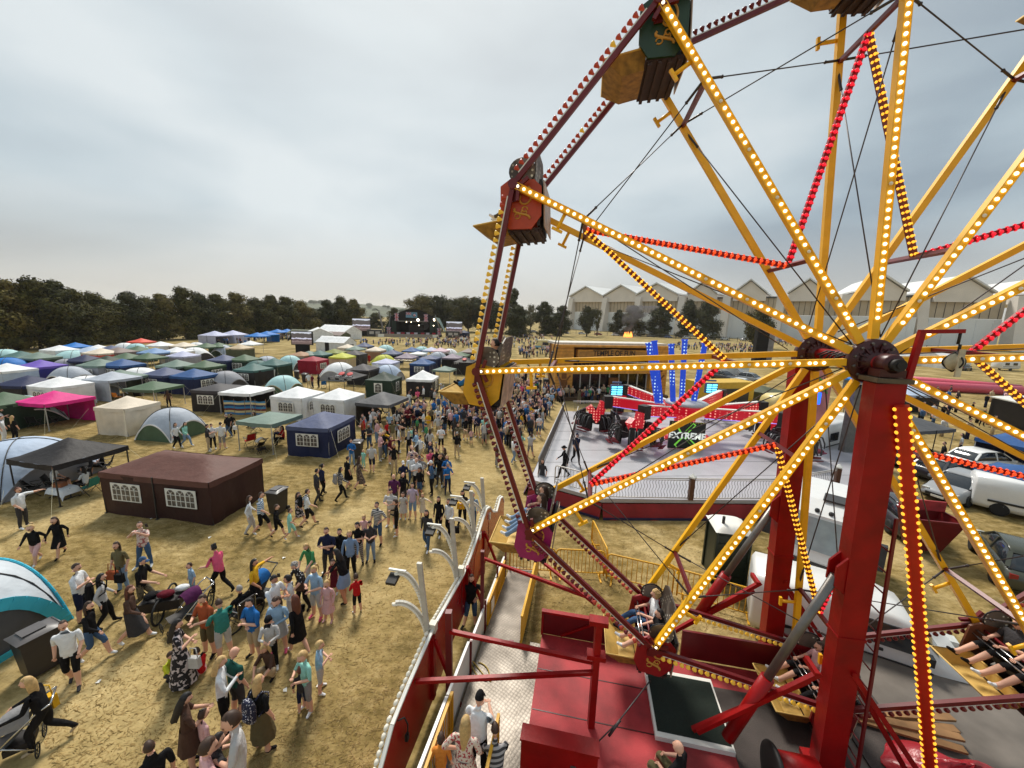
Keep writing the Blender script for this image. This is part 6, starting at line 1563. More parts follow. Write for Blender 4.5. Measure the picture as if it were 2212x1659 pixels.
G('B', 1205, 612, 'navyroof', 'navy', 'n', z=2.6, flare=.15, desc='navy blue gazebo right of the cream dome')
D('B', 1145, 570, 'aqua', 'charcoal', 'e', L_=3.6, desc='sky coloured dome behind the cream gazebo')
G('B', 1060, 585, 'cream', 'tan', 'swe', z=2.6, flare=.05, desc='cream peach gazebo with arched tan walls')
G('B', 880, 615, 'charcoal', 'charcoal', 'swe', z=2.6, flare=.1, desc='charcoal gazebo right of the olive roof')
G('B', 700, 603, 'olive', 'darkgreen', 'we', z=2.6, flare=.15, desc='olive lime gazebo in the middle of the field')
G('B', 570, 617, 'teal', 'darkgreen', 'swe', z=2.6, flare=.2, desc='teal gazebo left of the olive roof')
G('B', 480, 622, 'greygreen', 'darkgreen', 'sw', z=2.5, desc='grey green gazebo between brown roof and teal roof')
G('B', 410, 627, 'tan', 'taupe', 'swe', z=2.5, flare=.1, desc='brown tan gazebo behind the crimson tent')
G('B', 885, 577, 'greygreen', z=2.6, desc='sage gazebo behind the charcoal gazebo')
G('B', 815, 563, 'cream', 'cream', 's', z=2.6, desc='ivory gazebo behind the sage roof')
G('B', 960, 545, 'navyroof', 'navy', 'e', z=2.8, flare=.35, desc='steep navy gazebo right of the white gabled marquee')
marquee(at(*cp('B', 715, 496), 3.4), math.radians(-14), 'white', 'white', 4.5, 7.5, 2.1, 3.4, 'white gabled marquee with black door in front of the screen')
marquee(at(*cp('B', 565, 432), 3.8), math.radians(-60), 'white', 'white', 7, 9, 2.6, 4.2, 'white marquee with dark gable behind the small video screen')
marquee(at(*cp('B', 740, 408), 4.2), math.radians(-20), 'white', 'white', 8, 12, 2.6, 4.6, 'widest white marquee at the back left of the stage', False)
marquee(at(*cp('B', 410, 440), 3), math.radians(-8), 'khaki', 'khaki', 5, 6, 2, 3.2, 'low khaki army tent beside the blue row', False)
marquee(at(*cp('B', 725, 455), 3), math.radians(-15), 'taupe', 'khaki', 4.5, 6, 2, 3.0, 'khaki army tent between the white marquees', False)
for i, (x, y) in enumerate(((30, 462), (115, 450), (205, 433), (290, 431))):
    G('B', x, y, 'bright', 'bright' if i % 2 else '', 'n' if i % 2 else '', z=3.1, sx=4.2, sy=4.2, eave=2.2, flare=.15, desc='bright blue canopy, %s of the blue row left of the marquees' % ['first', 'second', 'third', 'last'][i])
G('A', 1870, 448, 'lilac', 'lilac', 'swn', z=3.3, sx=5, sy=5, eave=2.2, flare=.2, desc='lilac double marquee tent, left half, under the trees')
G('A', 2030, 443, 'lilac', 'lilac', 'swen', z=3.3, sx=5, sy=5, eave=2.2, flare=.2, desc='lilac double marquee tent, right half, under the trees')
gn_ = G('B', 1830, 440, 'navy', 'navy', 'swe', z=3.0, sx=4, sy=4, desc='navy branded gazebo right of the stage barrier')
for row in [
 ('A', 1690, 775, 'blue', 'navy', 'swe', 'e', 'navy gazebo with corner pole and window, right of its twin'), ('A', 1440, 762, 'navyroof', 'navy', 'swe', 'se', 'navy gazebo with two arched windows'), ('A', 240, 835, 'navy', 'black', 'swe', '', 'very dark navy tent behind the pink gazebo'),
 ('A', 520, 845, 'white', 'white', 'swe', 's', 'white gazebo with pale window behind the pink gazebo'), ('A', 60, 728, 'white', 'paleblue', 'swe', '', 'white roofed tent with pale blue walls at the left edge'), ('A', 350, 698, 'purple', 'indigo', 'swe', '', 'purple gazebo with indigo walls'),
 ('A', 740, 655, 'navy', 'navy', 'wn', '', 'dark navy gazebo behind the grey dome'), ('A', 870, 690, 'greygreen', 'grey', 'swe', 's', 'grey green gazebo with clear plastic walls'), ('A', 1065, 690, 'blue', 'navy', 'se', 's', 'blue gazebo right of the clear walled one'),
 ('A', 520, 572, 'white', 'white', 'swe', '', 'white boxy tent under the trees on the left'), ('A', 655, 548, 'bright', 'bright', 'n', '', 'vivid blue gazebo under the trees on the left'), ('A', 780, 585, 'paleblue', 'paleblue', 'e', '', 'pale blue canopy behind the big aqua dome'), ('A', 855, 568, 'white', 'white', '', '', 'white canopy behind the vivid blue one'),
 ('A', 970, 573, 'navyroof', 'navy', 'n', '', 'slate navy canopy in the back left rows'), ('A', 880, 597, 'cream', 'orangered', 'swe', '', 'cream gazebo with orange patterned walls'), ('A', 1030, 590, 'taupe', 'taupe', 'swe', '', 'taupe brown tent in the back left rows'), ('A', 1200, 578, 'green', 'green', 'n', '', 'green canopy left of the sky blue one in the back rows'),
 ('A', 1230, 512, 'orangered', 'orangered', '', '', 'orange red gazebo under the trees'), ('A', 1400, 540, 'white', 'white', 'e', '', 'long white canopy under the trees'), ('A', 1350, 595, 'skyblue', 'blue', 'n', '', 'sky blue canopy in the back left rows'), ('A', 1600, 545, 'cream', 'taupe', 's', '', 'cream pink canopy under the trees'),
 ('A', 1800, 552, 'green', 'green', 'n', '', 'green canopy, left of a green pair before the lilac marquee'), ('A', 1905, 548, 'green', 'green', 'n', '', 'green canopy, right of a green pair before the lilac marquee'), ('A', 1540, 588, 'white', 'cream', 'swe', 's', 'white gazebo with cream window wall'), ('A', 1590, 622, 'lilac', 'grey', 'swe', '', 'steep lilac grey gazebo'),
 ('A', 1540, 697, 'greygreen', 'black', 'swe', '', 'grey green gazebo with black walls'), ('A', 1100, 637, 'green', 'darkgreen', 'w', '', 'olive green canopy, left of two joined'), ('A', 1290, 637, 'green', '', '', '', 'olive green canopy, right of two joined'), ('A', 1785, 703, 'green', 'darkgreen', 'swe', 'e', 'dark green closed gazebo with white strap'),
 ('A', 1950, 653, 'navyroof', 'navy', 'swe', 's', 'slate blue gazebo joined to a green one'), ('A', 2130, 652, 'green', 'darkgreen', 'swe', 's', 'green gazebo with arched window joined to a slate one'), ('A', 2205, 728, 'teal', 'black', 'swe', 's', 'teal roofed gazebo with black walls and window'), ('A', 2090, 563, 'beige', 'khaki', 'swe', '', 'beige gazebo with mesh walls before the lilac marquee'),
 ('A', 2180, 533, 'white', '', '', '', 'white canopy right of the lilac marquee'), ('A', 330, 632, 'greygreen', 'darkgreen', 'swe', '', 'long grey green tent at the back left'), ('A', 180, 622, 'teal', 'darkgreen', 'swe', '', 'dull teal tent at the back left edge'), ('A', 30, 978, 'green', 'darkgreen', 'se', '', 'green gazebo cut by the left edge behind the pink one'), ('A', 1045, 785, 'greygreen', 'darkgreen', 'n', '', 'small sage canopy behind the pale blue grey gazebo'),
 ('A', 930, 662, 'darkgreen', 'darkgreen', 'n', '', 'deep green canopy half hidden in the middle rows')]:
    c, x, y, rf, wl_, ws_, wn_, ds = row
    G(c, x, y, rf, wl_, ws_ if wl_ else '', wn_, rz=-7 + (x * 13 % 9) - 4, flare=.12 + (y % 5) * .06, sx=3.2 if y < 600 else 3, sy=3.2 if y < 600 else 3, desc=ds)
for row in [('A', 1960, 797, 'grey', 'charcoal', 'se', 3.2, 'grey dome with two mesh eyes beside the navy gazebos'), ('A', 600, 757, 'greyblue', 'charcoal', 'se', 3.2, 'blue grey dome with two mesh eyes behind the white gazebo'), ('A', 760, 838, 'white', 'charcoal', 's', 3.8, 'white dome shelter with dark arch behind the pink gazebo'),
 ('A', 110, 1017, 'aqua', 'darkgreen', 'se', 3.8, 'pale mint dome shelter left of the pink gazebo'), ('A', 60, 680, 'bright', 'blue', 'sw', 3.6, 'bright blue dome tent at the left edge'), ('A', 645, 617, 'aqua', 'charcoal', 'se', 4.4, 'big aqua dome shelter in the back left'), ('A', 570, 692, 'grey', 'charcoal', 's', 2.8, 'small grey dome before the dark navy gazebo'), ('A', 40, 608, 'aqua', 'charcoal', 's', 3.6, 'pale dome under the trees at the left edge'),
 ('A', 1085, 553, 'white', 'grey', 's', 3.4, 'white dome under the orange red gazebo'), ('A', 1190, 558, 'aqua', 'grey', 's', 3.2, 'aqua dome under the orange red gazebo'), ('A', 1710, 548, 'white', 'grey', 's', 3.2, 'white dome under the trees left of the green pair'), ('A', 1690, 592, 'white', 'charcoal', 'e', 4.0, 'large white dome with open arch'), ('A', 1940, 572, 'greyblue', 'beige', '', 3.2, 'open pale dome before the lilac marquee'), ('A', 1215, 768, 'white', 'charcoal', 'sw', 3.8, 'white dome left of the navy pair')]:
    c, x, y, rf, sd_, sds, L_, ds = row
    D(c, x, y, rf, sd_, sds, rz=-8 + (x * 7 % 11) - 5, L_=L_, desc=ds, trim='white' if rf != 'grey' else 'grey')
pt = at(*cp('D', 40, 945), 2.0)
P1_, P2_ = at(150, 1338), at(0, 1432); E1 = (P2_ - P1_).normalized(); E2 = Vector((E1.y, -E1.x, 0)); E2 = E2 if E2.x < 0 else -E2
TC = P1_ + E1 * 1.9 + E2 * 1.9
dome(TC, math.atan2(-E2.y, -E2.x) + PI / 2, 'silver', 'darkgrey', 'se', L_=3.81, h=2.15, trim='cyan', desc='pale tent with turquoise trim and grey door panel in the left foreground')
ty = TENTS[-1][0]
b = MB()
for q in (0, 1):
    R_ = Matrix.Rotation(q * PI / 2, 3, 'Z')
    b.prism([R_ @ Vector(v) for v in ((-1.95, -1.93, 0), (1.95, -1.93, 0), (1.9, -1.96, .2), (-1.9, -1.96, .2))], R_ @ Vector((0, .02, 0)))
    pts = [R_ @ Vector((t_ * 1.86, -1.935, 2.15 * (1 - ((t_ * t_ + 1) / 2) ** 2.4))) for t_ in [-1 + i / 9 for i in range(19)]]
    for i in range(18): b.bar(pts[i] - Vector((0, 0, .1)), pts[i + 1] - Vector((0, 0, .1)), .025, .32, up=(0, 0, 1))
link('turquoise_band', b.mesh('turquoise_band', cloth('cyan')), ty)
ROPE = mat('guy_rope', srgb(206, 200, 170), .7, var=.05)
for t_, ds in TENTS[:34]:
    for sx_ in (-1, 1):
        for sy_ in (-1, 1):
            b = MB(); k, z = (1.42, 1.92) if t_.name.startswith('gazebo') else (1.06, 1.4)
            if not t_.name.startswith(('gazebo', 'dome')): continue
            b.tube([(k * sx_, k * sy_, z), (2.5 * sx_, 2.3 * sy_, .02), (2.5 * sx_, 2.3 * sy_, .1)], .004, 4); link('guy_rope', b.mesh('guy_rope', ROPE), t_)
for t_, ds in TENTS:
    t_['label'] = ds
    t_['group'] = 'tents and gazebos on the festival field'
PT = {   # pose: hips height, lean (forward), per side (l, r): knee, ankle, toe, elbow, wrist   (x outwards for the left = -x)
 'stand': dict(k=((.10, .03, .50), (.11, .02, .50)), a=((.12, -.03, .09), (.14, -.02, .09)), t=((.15, .15, .03), (.20, .14, .03)), e=((.25, -.04, 1.14), (.25, -.03, 1.14)), w=((.25, .07, .90), (.26, .06, .90))),
 'walk': dict(k=((.09, .22, .52), (.09, .02, .50)), a=((.09, .30, .10), (.09, -.30, .18)), t=((.10, .46, .05), (.10, -.18, .05)), e=((.25, -.16, 1.16), (.25, .10, 1.15)), w=((.24, -.13, .90), (.22, .32, 1.00)), lean=.05),
 'stroll': dict(k=((.10, .12, .51), (.10, .04, .50)), a=((.11, .16, .09), (.10, -.20, .12)), t=((.13, .33, .03), (.11, -.06, .03)), e=((.25, .02, 1.14), (.25, -.10, 1.15)), w=((.22, .20, .96), (.25, -.02, .90)), lean=.03),
 'folded': dict(k=((.11, .02, .50), (.11, .02, .50)), a=((.14, -.02, .09), (.14, -.02, .09)), t=((.2, .14, .03), (.2, .14, .03)), e=((.26, .08, 1.14), (.26, .08, 1.14)), w=((-.02, .23, 1.19), (-.04, .19, 1.12))),
 'phone': dict(k=((.10, .02, .50), (.11, .03, .50)), a=((.12, -.02, .09), (.14, .0, .09)), t=((.16, .16, .03), (.19, .16, .03)), e=((.26, .10, 1.16), (.25, .12, 1.15)), w=((.08, .34, 1.20), (.07, .33, 1.23)), nod=.35),
 'photo': dict(k=((.12, .0, .50), (.14, .02, .50)), a=((.15, -.02, .09), (.22, .04, .09)), t=((.19, .15, .03), (.32, .18, .03)), e=((.27, .22, 1.30), (.28, .20, 1.32)), w=((.07, .36, 1.53), (.07, .35, 1.55)), nod=-.3),
 'hip': dict(k=((.11, .03, .50), (.13, .06, .50)), a=((.13, -.02, .09), (.2, .03, .09)), t=((.17, .15, .03), (.28, .18, .03)), e=((.36, -.06, 1.16), (.25, .02, 1.14)), w=((.17, .08, 1.02), (.22, .18, .93))),
 'push': dict(k=((.09, .22, .53), (.09, .0, .50)), a=((.09, .20, .10), (.09, -.38, .20)), t=((.10, .37, .04), (.10, -.26, .05)), e=((.26, .14, 1.15), (.26, .14, 1.15)), w=((.20, .46, 1.02), (.20, .46, 1.02)), lean=.12),
 'hold': dict(k=((.11, .02, .50), (.11, .02, .50)), a=((.13, -.02, .09), (.14, -.02, .09)), t=((.17, .15, .03), (.19, .15, .03)), e=((.27, .05, 1.14), (.26, .10, 1.15)), w=((.02, .27, 1.10), (.06, .28, 1.24)), nod=.25),
 'point': dict(k=((.11, .02, .50), (.11, .02, .50)), a=((.13, -.02, .09), (.14, -.02, .09)), t=((.17, .15, .03), (.19, .15, .03)), e=((.46, .10, 1.36), (.25, .02, 1.14)), w=((.70, .20, 1.34), (.2, .2, .95))),
 'reach': dict(k=((.11, .05, .50), (.11, .10, .50)), a=((.13, -.1, .09), (.14, .12, .09)), t=((.17, .07, .03), (.19, .29, .03)), e=((.24, .26, 1.18), (.24, .24, 1.12)), w=((.16, .48, 1.02), (.16, .45, .95)), lean=.26, nod=.3),
 'sit': dict(hz=.46, k=((.13, .44, .50), (.14, .43, .49)), a=((.13, .46, .09), (.16, .50, .09)), t=((.15, .63, .03), (.2, .66, .03)), e=((.25, .06, .72), (.25, .08, .72)), w=((.12, .28, .62), (.14, .30, .62))),
 'ride': dict(hz=.0, k=((.12, .42, .10), (.13, .44, .08)), a=((.13, .78, -.20), (.14, .80, -.22)), t=((.14, .92, -.12), (.17, .94, -.14)), e=((.25, .08, .26), (.25, .10, .26)), w=((.12, .34, .24), (.14, .35, .24)), lean=-.04),
 'crouch': dict(hz=.24, k=((.14, .34, .42), (.15, .32, .40)), a=((.13, .06, .09), (.15, .08, .09)), t=((.15, .24, .03), (.19, .25, .03)), e=((.24, .26, .52), (.24, .26, .5)), w=((.12, .44, .34), (.12, .44, .32)), lean=.2, nod=.3)}
def body(pose, sex, fine):
    p = PT[pose]; hz = p.get('hz', .93); ln = p.get('lean', 0); nod = p.get('nod', 0)
    T = lambda z, y=0: Vector((0, y + ln * z * 1.1, hz + z))
    V = []; E_ = []; R = []; B = []           # vertices, edges, radii, bones (a, b, region)
    def v(q, r): V.append(Vector(q)); R.append(r if hasattr(r, '__len__') else (r, r)); return len(V) - 1
    f = sex == 'f'; c = sex == 'c'
    sw = .165 if f else .195
    if c: sw = .17
    pel = v(T(0), (.172, .13) if f else (.168, .125)); wst = v(T(.17), (.142, .115) if f else (.168, .13)); che = v(T(.38, -.005), (.16, .13) if f else (.188, .135)); nec = v(T(.535, -.01), (.07, .065)); hed = v(T(.63, .0), (.055, .058))
    E_ += [(pel, wst), (wst, che), (che, nec), (nec, hed)]
    B += [(T(.02), T(.50), 1), (T(-.03), T(.0), 3), (T(.555), T(.63), 0)]
    dz = hz - .93
    hands = []
    for i, s in ((0, -1), (1, 1)):
        m_ = lambda q: Vector((q[0] * s, q[1] + (0 if True else 0), q[2]))
        hip = v(Vector((.095 * s, ln * -.02, hz - .06)), .1 if not f else .102); kn = v(m_(p['k'][i]), .07); an = v(m_(p['a'][i]), .047); to = v(m_(p['t'][i]), (.035, .028))
        mid = v((V[hip] + V[kn]) / 2, .092); cal = v(V[kn].lerp(V[an], .35) + Vector((0, -.012, 0)), .065)
        heel = v(V[an] + Vector((0, -.03, -.045)), .038)
        E_ += [(pel, hip), (hip, mid), (mid, kn), (kn, cal), (cal, an), (an, heel), (an, to)]
        B += [(V[hip], V[kn], 3), (V[kn], V[an], 4), (V[an] + Vector((0, 0, -.02)), V[to], 5), (V[heel], V[an] + Vector((0, 0, -.02)), 5)]
        off = Vector((0, ln * (1.42 - hz) * 0.9, 0)) if pose not in ('reach', 'push', 'crouch') else Vector((0, ln * .1, 0))
        sh = v(T(.475) + Vector((sw * s, 0, 0)), .07 if not f else .06); el = v(m_(p['e'][i]) + off, .048); wr = v(m_(p['w'][i]) + off, .030)
        ua = v((V[sh] + V[el]) / 2, .06 if not f else .052); fa_ = v(V[el].lerp(V[wr], .35), .04)
        d_ = (V[wr] - V[el]).normalized(); pm = v(V[wr] + d_ * .05, (.036, .022)); 
        E_ += [(che, sh), (sh, ua), (ua, el), (el, fa_), (fa_, wr), (wr, pm)]
        B += [(V[sh], V[el], 1), (V[el], V[wr], 2), (V[wr], V[wr] + d_ * .2, 0)]
        hands.append((V[wr].copy(), V[pm].copy(), d_, s))
    roots = [pel]
    if fine:
        for wr, pm, d_, s in hands:
            side = d_.cross(Vector((0, 0, 1)))
            if side.length < .3: side = d_.cross(Vector((0, 1, 0)))
            side.normalize(); up = side.cross(d_)
            for k, (o_, L_) in enumerate(((-.024, .058), (-.008, .07), (.008, .074), (.024, .064))):
                a = v(pm + side * o_, .0085); b_ = v(pm + side * o_ * 1.15 + d_ * L_ * .6 - up * .012, .008); c_ = v(pm + side * o_ * 1.1 + d_ * L_ * .95 - up * .034, .0065)
                E_ += [(a, b_), (b_, c_)]; roots.append(a)
            a = v(wr + d_ * .03 + side * .018 * s, .010); b_ = v(wr + d_ * .06 + side * .045 * s - up * .008, .0095); c_ = v(wr + d_ * .088 + side * .05 * s - up * .02, .0075)
            E_ += [(a, b_), (b_, c_)]; roots.append(a)
    me = bpy.data.meshes.new('tmp'); me.from_pydata(V, E_, [])
    ob = bpy.data.objects.new('tmp', me); COL.objects.link(ob)
    md = ob.modifiers.new('s', 'SKIN'); md.use_smooth_shade = True; md.branch_smoothing = .6
    sd_ = me.skin_vertices[0].data
    for i, r in enumerate(R): sd_[i].radius = r; sd_[i].use_root = i in roots
    sb = ob.modifiers.new('b', 'SUBSURF'); sb.levels = sb.render_levels = 2 if fine else 1
    dg = bpy.context.evaluated_depsgraph_get()
    m2 = ob.evaluated_get(dg).to_mesh()
    mb = MB()
    vs = [x.co.copy() for x in m2.vertices]; fs = [tuple(q.vertices) for q in m2.polygons]
    ob.evaluated_get(dg).to_mesh_clear(); bpy.data.objects.remove(ob)
    mi = []
    for q in fs:
        cen = sum((vs[i] for i in q), Vector()) / len(q); best = None
        for a, b_, rg in B:
            ab = b_ - a; t_ = max(0, min(1, (cen - a).dot(ab) / max(1e-9, ab.length_squared))); d2 = (cen - a - ab * t_).length
            if rg == 1 and abs(a.x) < .01: d2 -= .085
            if rg == 3: d2 -= .03
            if best is None or d2 < best[0]: best = (d2, rg)
        mi.append(best[1])
    mb.v = [tuple(x) for x in vs]; mb.f = fs; mb.m = mi; mb.sm = [True] * len(fs)
    hc = T(.725, .035); k = 1.28 if c else 1.0
    Hm = Matrix.Translation(hc) @ Matrix.Rotation(-nod - ln * .4, 4, 'X')
    n, r_ = 14, 10
    hv = []; hf = []; hm = []
    for i in range(r_ + 1):
        th_ = PI * i / r_
        for j in range(n):
            a = 2 * PI * j / n      # a = 90 deg is the face
            x, y, z = .076 * math.sin(th_) * math.cos(a), .095 * math.sin(th_) * math.sin(a), -.118 * math.cos(th_)
            if z < -.02: x *= 1 - (-.02 - z) * 3.2; y = y * (1 - (-.02 - z) * 2.4) + (.012 if y > 0 else 0)
            fr = math.sin(a) * math.sin(th_)
            if fr > .93 and -.06 < z < .0: y += .020
            if abs(math.cos(a)) > .95 and -.05 < z < .03: x *= 1.16
            if .55 < fr < .97 and -.03 <= z < .005: y -= .006
            hv.append(Hm @ (Vector((x, y, z)) * k))
    for i in range(r_):
        for j in range(n):
            hf.append((i * n + j, i * n + (j + 1) % n, (i + 1) * n + (j + 1) % n, (i + 1) * n + j))
            hm.append(6 if i == 4 and j in (2, 4) else (7 if i == 2 and j in (3,) else 0))
    o = len(mb.v); mb.v += [tuple(x) for x in hv]; mb.f += [tuple(i + o for i in q) for q in hf]; mb.m += hm; mb.sm += [True] * len(hf)
    return mb, Hm, k, hz
def hair_mesh(style):
    b = MB()
    def shell(lo, lof, fat, back=0):
        n = 14
        def f(u_, v_):
            a = 2 * PI * u_; fr = math.sin(a)
            zmin = lo if fr < .3 else lof
            th_ = math.acos(max(-1, min(1, zmin / .118))) if True else 0
            t_ = v_ * th_
            x, y, z = .076 * math.sin(t_) * math.cos(a), .095 * math.sin(t_) * math.sin(a), .118 * math.cos(t_)
            return Vector((x * fat, y * fat - .004, z * fat + .004))
        b.grid(f, n, 6, 0, True)
    if style == 'short': shell(-.035, .078, 1.07)
    elif style == 'crop': shell(-.02, .085, 1.05)
    elif style == 'curly':
        shell(-.06, .07, 1.14)
        rn = random.Random(2)
        for i in range(26):
            a, t_ = rn.random() * 6.28, rn.random() * 1.6
            if math.sin(a) > .3 and t_ > 1.0: continue
            b.ball((.085 * math.sin(t_) * math.cos(a), .1 * math.sin(t_) * math.sin(a) - .005, .12 * math.cos(t_)), .03, 6, 4)
    elif style in ('long', 'longer', 'pony', 'bun'):
        shell(-.07 if style != 'bun' else -.04, .075, 1.08)
        L_ = {'long': .30, 'longer': .46, 'pony': 0, 'bun': 0}[style]
        if L_:
            b.grid(lambda u_, v_: Vector((.088 * math.cos(PI + PI * u_) * (1 + .15 * math.sin(v_ * 3)) * (1 - .25 * v_ * v_), -.012 + (.094 + .03 * math.sin(min(1, v_ * 2.2) * PI / 2)) * math.sin(PI + PI * u_) * (1 - .15 * v_) - .01 * v_, .03 - L_ * v_ - .012 * math.sin(u_ * 19))), 12, 7, 0, True)
        if style == 'pony': b.tube([(0, -.09, .07), (0, -.15, .06), (0, -.175, -.05), (0, -.15, -.2)], .035, 7, 0, .012)
        if style == 'bun': b.ball((0, -.06, .125), .045, 8, 6)
    elif style == 'cap':
        shell(.0, .045, 1.12); b.grid(lambda u_, v_: Vector(((u_ - .5) * .15 * (1 - .2 * v_), .085 + .085 * v_, .035 - .02 * v_ - .04 * (2 * u_ - 1) ** 2)), 6, 3, 0, True)
    elif style == 'hat':
        shell(.02, .02, 1.14); b.lathe([(.09, .035), (.16, .025), (.16, .03), (.09, .045)], (0, 0, 0), (0, 0, 1), 16)
    return b.mesh('hair', MATS['hair_brown'])
HAIRC = dict(black=(26, 22, 22), brown=(62, 42, 30), auburn=(98, 52, 34), blond=(196, 162, 108), grey=(150, 146, 142), ginger=(160, 92, 50))
for k_, v_ in HAIRC.items(): mat('hair_' + k_, srgb(*v_), .6, var=.2, scale=30)
SKINS = [mat('skin_light', srgb(222, 172, 146), .55, var=.04, spec=.3), mat('skin_tan', srgb(196, 140, 110), .55, var=.04, spec=.3), mat('skin_brown', srgb(118, 78, 58), .55, var=.04, spec=.3)]
EYEM = mat('eye_dark', srgb(128, 88, 72), .6, var=0); LIPM = mat('lips', srgb(176, 96, 88), .5, var=0)
FAB = dict(white=(226, 228, 230), black=(26, 25, 27), charcoal=(62, 60, 62), grey=(140, 138, 138), lightgrey=(190, 188, 186), navy=(34, 40, 66), blue=(40, 104, 170), paleblue=(150, 180, 206), denim=(66, 92, 126), lightdenim=(126, 152, 184), red=(190, 32, 36), maroon=(98, 28, 40), pink=(228, 96, 130), palepink=(222, 176, 176), lilac=(186, 170, 190), green=(70, 140, 90), teal=(58, 132, 122), darkgreen=(34, 80, 72), olive=(110, 100, 70), khaki=(98, 88, 62), beige=(184, 164, 134), rust=(160, 80, 48), yellow=(222, 170, 40), neon=(206, 210, 60), mint=(150, 210, 196), brown=(84, 62, 52), purple=(84, 36, 76), camo=(104, 94, 72), orange=(226, 140, 60), cream=(216, 204, 184))
def fabric(n): return mat('fabric_' + n, srgb(*FAB[n]), .85, var=.1, scale=6, spec=.15, bump=.55, bscale=11)
def pattern(name, kind, a, b_, sc):
    key = 'pattern_' + name
    if key in MATS: return MATS[key]
    m = bpy.data.materials.new(key); m.use_nodes = True; t = m.node_tree; bs = t.nodes['Principled BSDF']; n = t.nodes.new; L = t.links.new
    bs.inputs['Roughness'].default_value = .85
    tcn = n('ShaderNodeTexCoord'); r = n('ShaderNodeValToRGB'); r.color_ramp.interpolation = 'CONSTANT'; el = r.color_ramp.elements
    if kind == 'stripe':
        s = n('ShaderNodeSeparateXYZ'); L(tcn.outputs['Object'], s.inputs[0]); q = n('ShaderNodeMath'); q.operation = 'MULTIPLY'; q.inputs[1].default_value = sc; L(s.outputs['Z'], q.inputs[0]); w_ = n('ShaderNodeMath'); w_.operation = 'FRACT'; L(q.outputs[0], w_.inputs[0]); src = w_.outputs[0]; el[1].position = .5
    elif kind == 'dot':
        s = n('ShaderNodeTexVoronoi'); s.inputs['Scale'].default_value = sc; s.inputs['Randomness'].default_value = .5; L(tcn.outputs['Object'], s.inputs['Vector']); src = s.outputs['Distance']; el[1].position = .32
    else:
        s = n('ShaderNodeTexNoise'); s.inputs['Scale'].default_value = sc; s.inputs['Detail'].default_value = 2; L(tcn.outputs['Object'], s.inputs['Vector']); src = s.outputs['Fac']; el[1].position = .54
    el[0].color = (*srgb(*a), 1); el[1].color = (*srgb(*b_), 1)
    L(src, r.inputs[0]); L(r.outputs[0], bs.inputs['Base Color']); MATS[key] = m; return m
PATS = {'floralpink': lambda: pattern('floralpink', 'blot', (216, 196, 186), (170, 96, 96), 16), 'floraldark': lambda: pattern('floraldark', 'blot', (28, 26, 30), (196, 184, 184), 11), 'polka': lambda: pattern('polka', 'dot', (222, 220, 214), (28, 26, 28), 17), 'stripenavy': lambda: pattern('stripenavy', 'stripe', (38, 42, 56), (212, 208, 200), 17), 'stripeblue': lambda: pattern('stripeblue', 'stripe', (70, 120, 160), (216, 220, 222), 14),
        'camo': lambda: pattern('camo', 'blot', (112, 100, 76), (70, 64, 48), 12), 'print': lambda: pattern('print', 'blot', (70, 58, 54), (132, 116, 104), 13), 'redfloral': lambda: pattern('redfloral', 'blot', (222, 204, 188), (176, 66, 72), 22), 'stripegrey': lambda: pattern('stripegrey', 'stripe', (60, 58, 60), (170, 166, 166), 12), 'starnavy': lambda: pattern('starnavy', 'dot', (206, 206, 214), (30, 34, 60), 26)}
def fab(n): return PATS[n]() if n in PATS else fabric(n)
BODY = {}; HAIR = {}
def body_of(pose, sex, fine):
    key = (pose, sex, fine)
    if key not in BODY:
        mb, Hm, k, hz = body(pose, sex, fine)
        BODY[key] = (mb.mesh('person', [SKINS[0]] * 6 + [EYEM, LIPM]), Hm, k, hz)
    return BODY[key]
def skirt_mesh(pose, L_, hz, flare):
    p = PT[pose]; b = MB()
    y0 = (p['k'][0][1] + p['k'][1][1]) / 2 * (L_ / .45) * .8
    b.grid(lambda u_, v_: Vector(((.165 + flare * v_ + .012 * math.sin(u_ * 44) * v_) * math.cos(2 * PI * u_), y0 * v_ * .8 + (.125 + flare * v_ * 1.1 + .012 * math.sin(u_ * 44) * v_) * math.sin(2 * PI * u_), hz + .08 - L_ * v_)), 22, 6, 0, True)
    return b.mesh('skirt', MATS['hair_brown'])
NP = 0
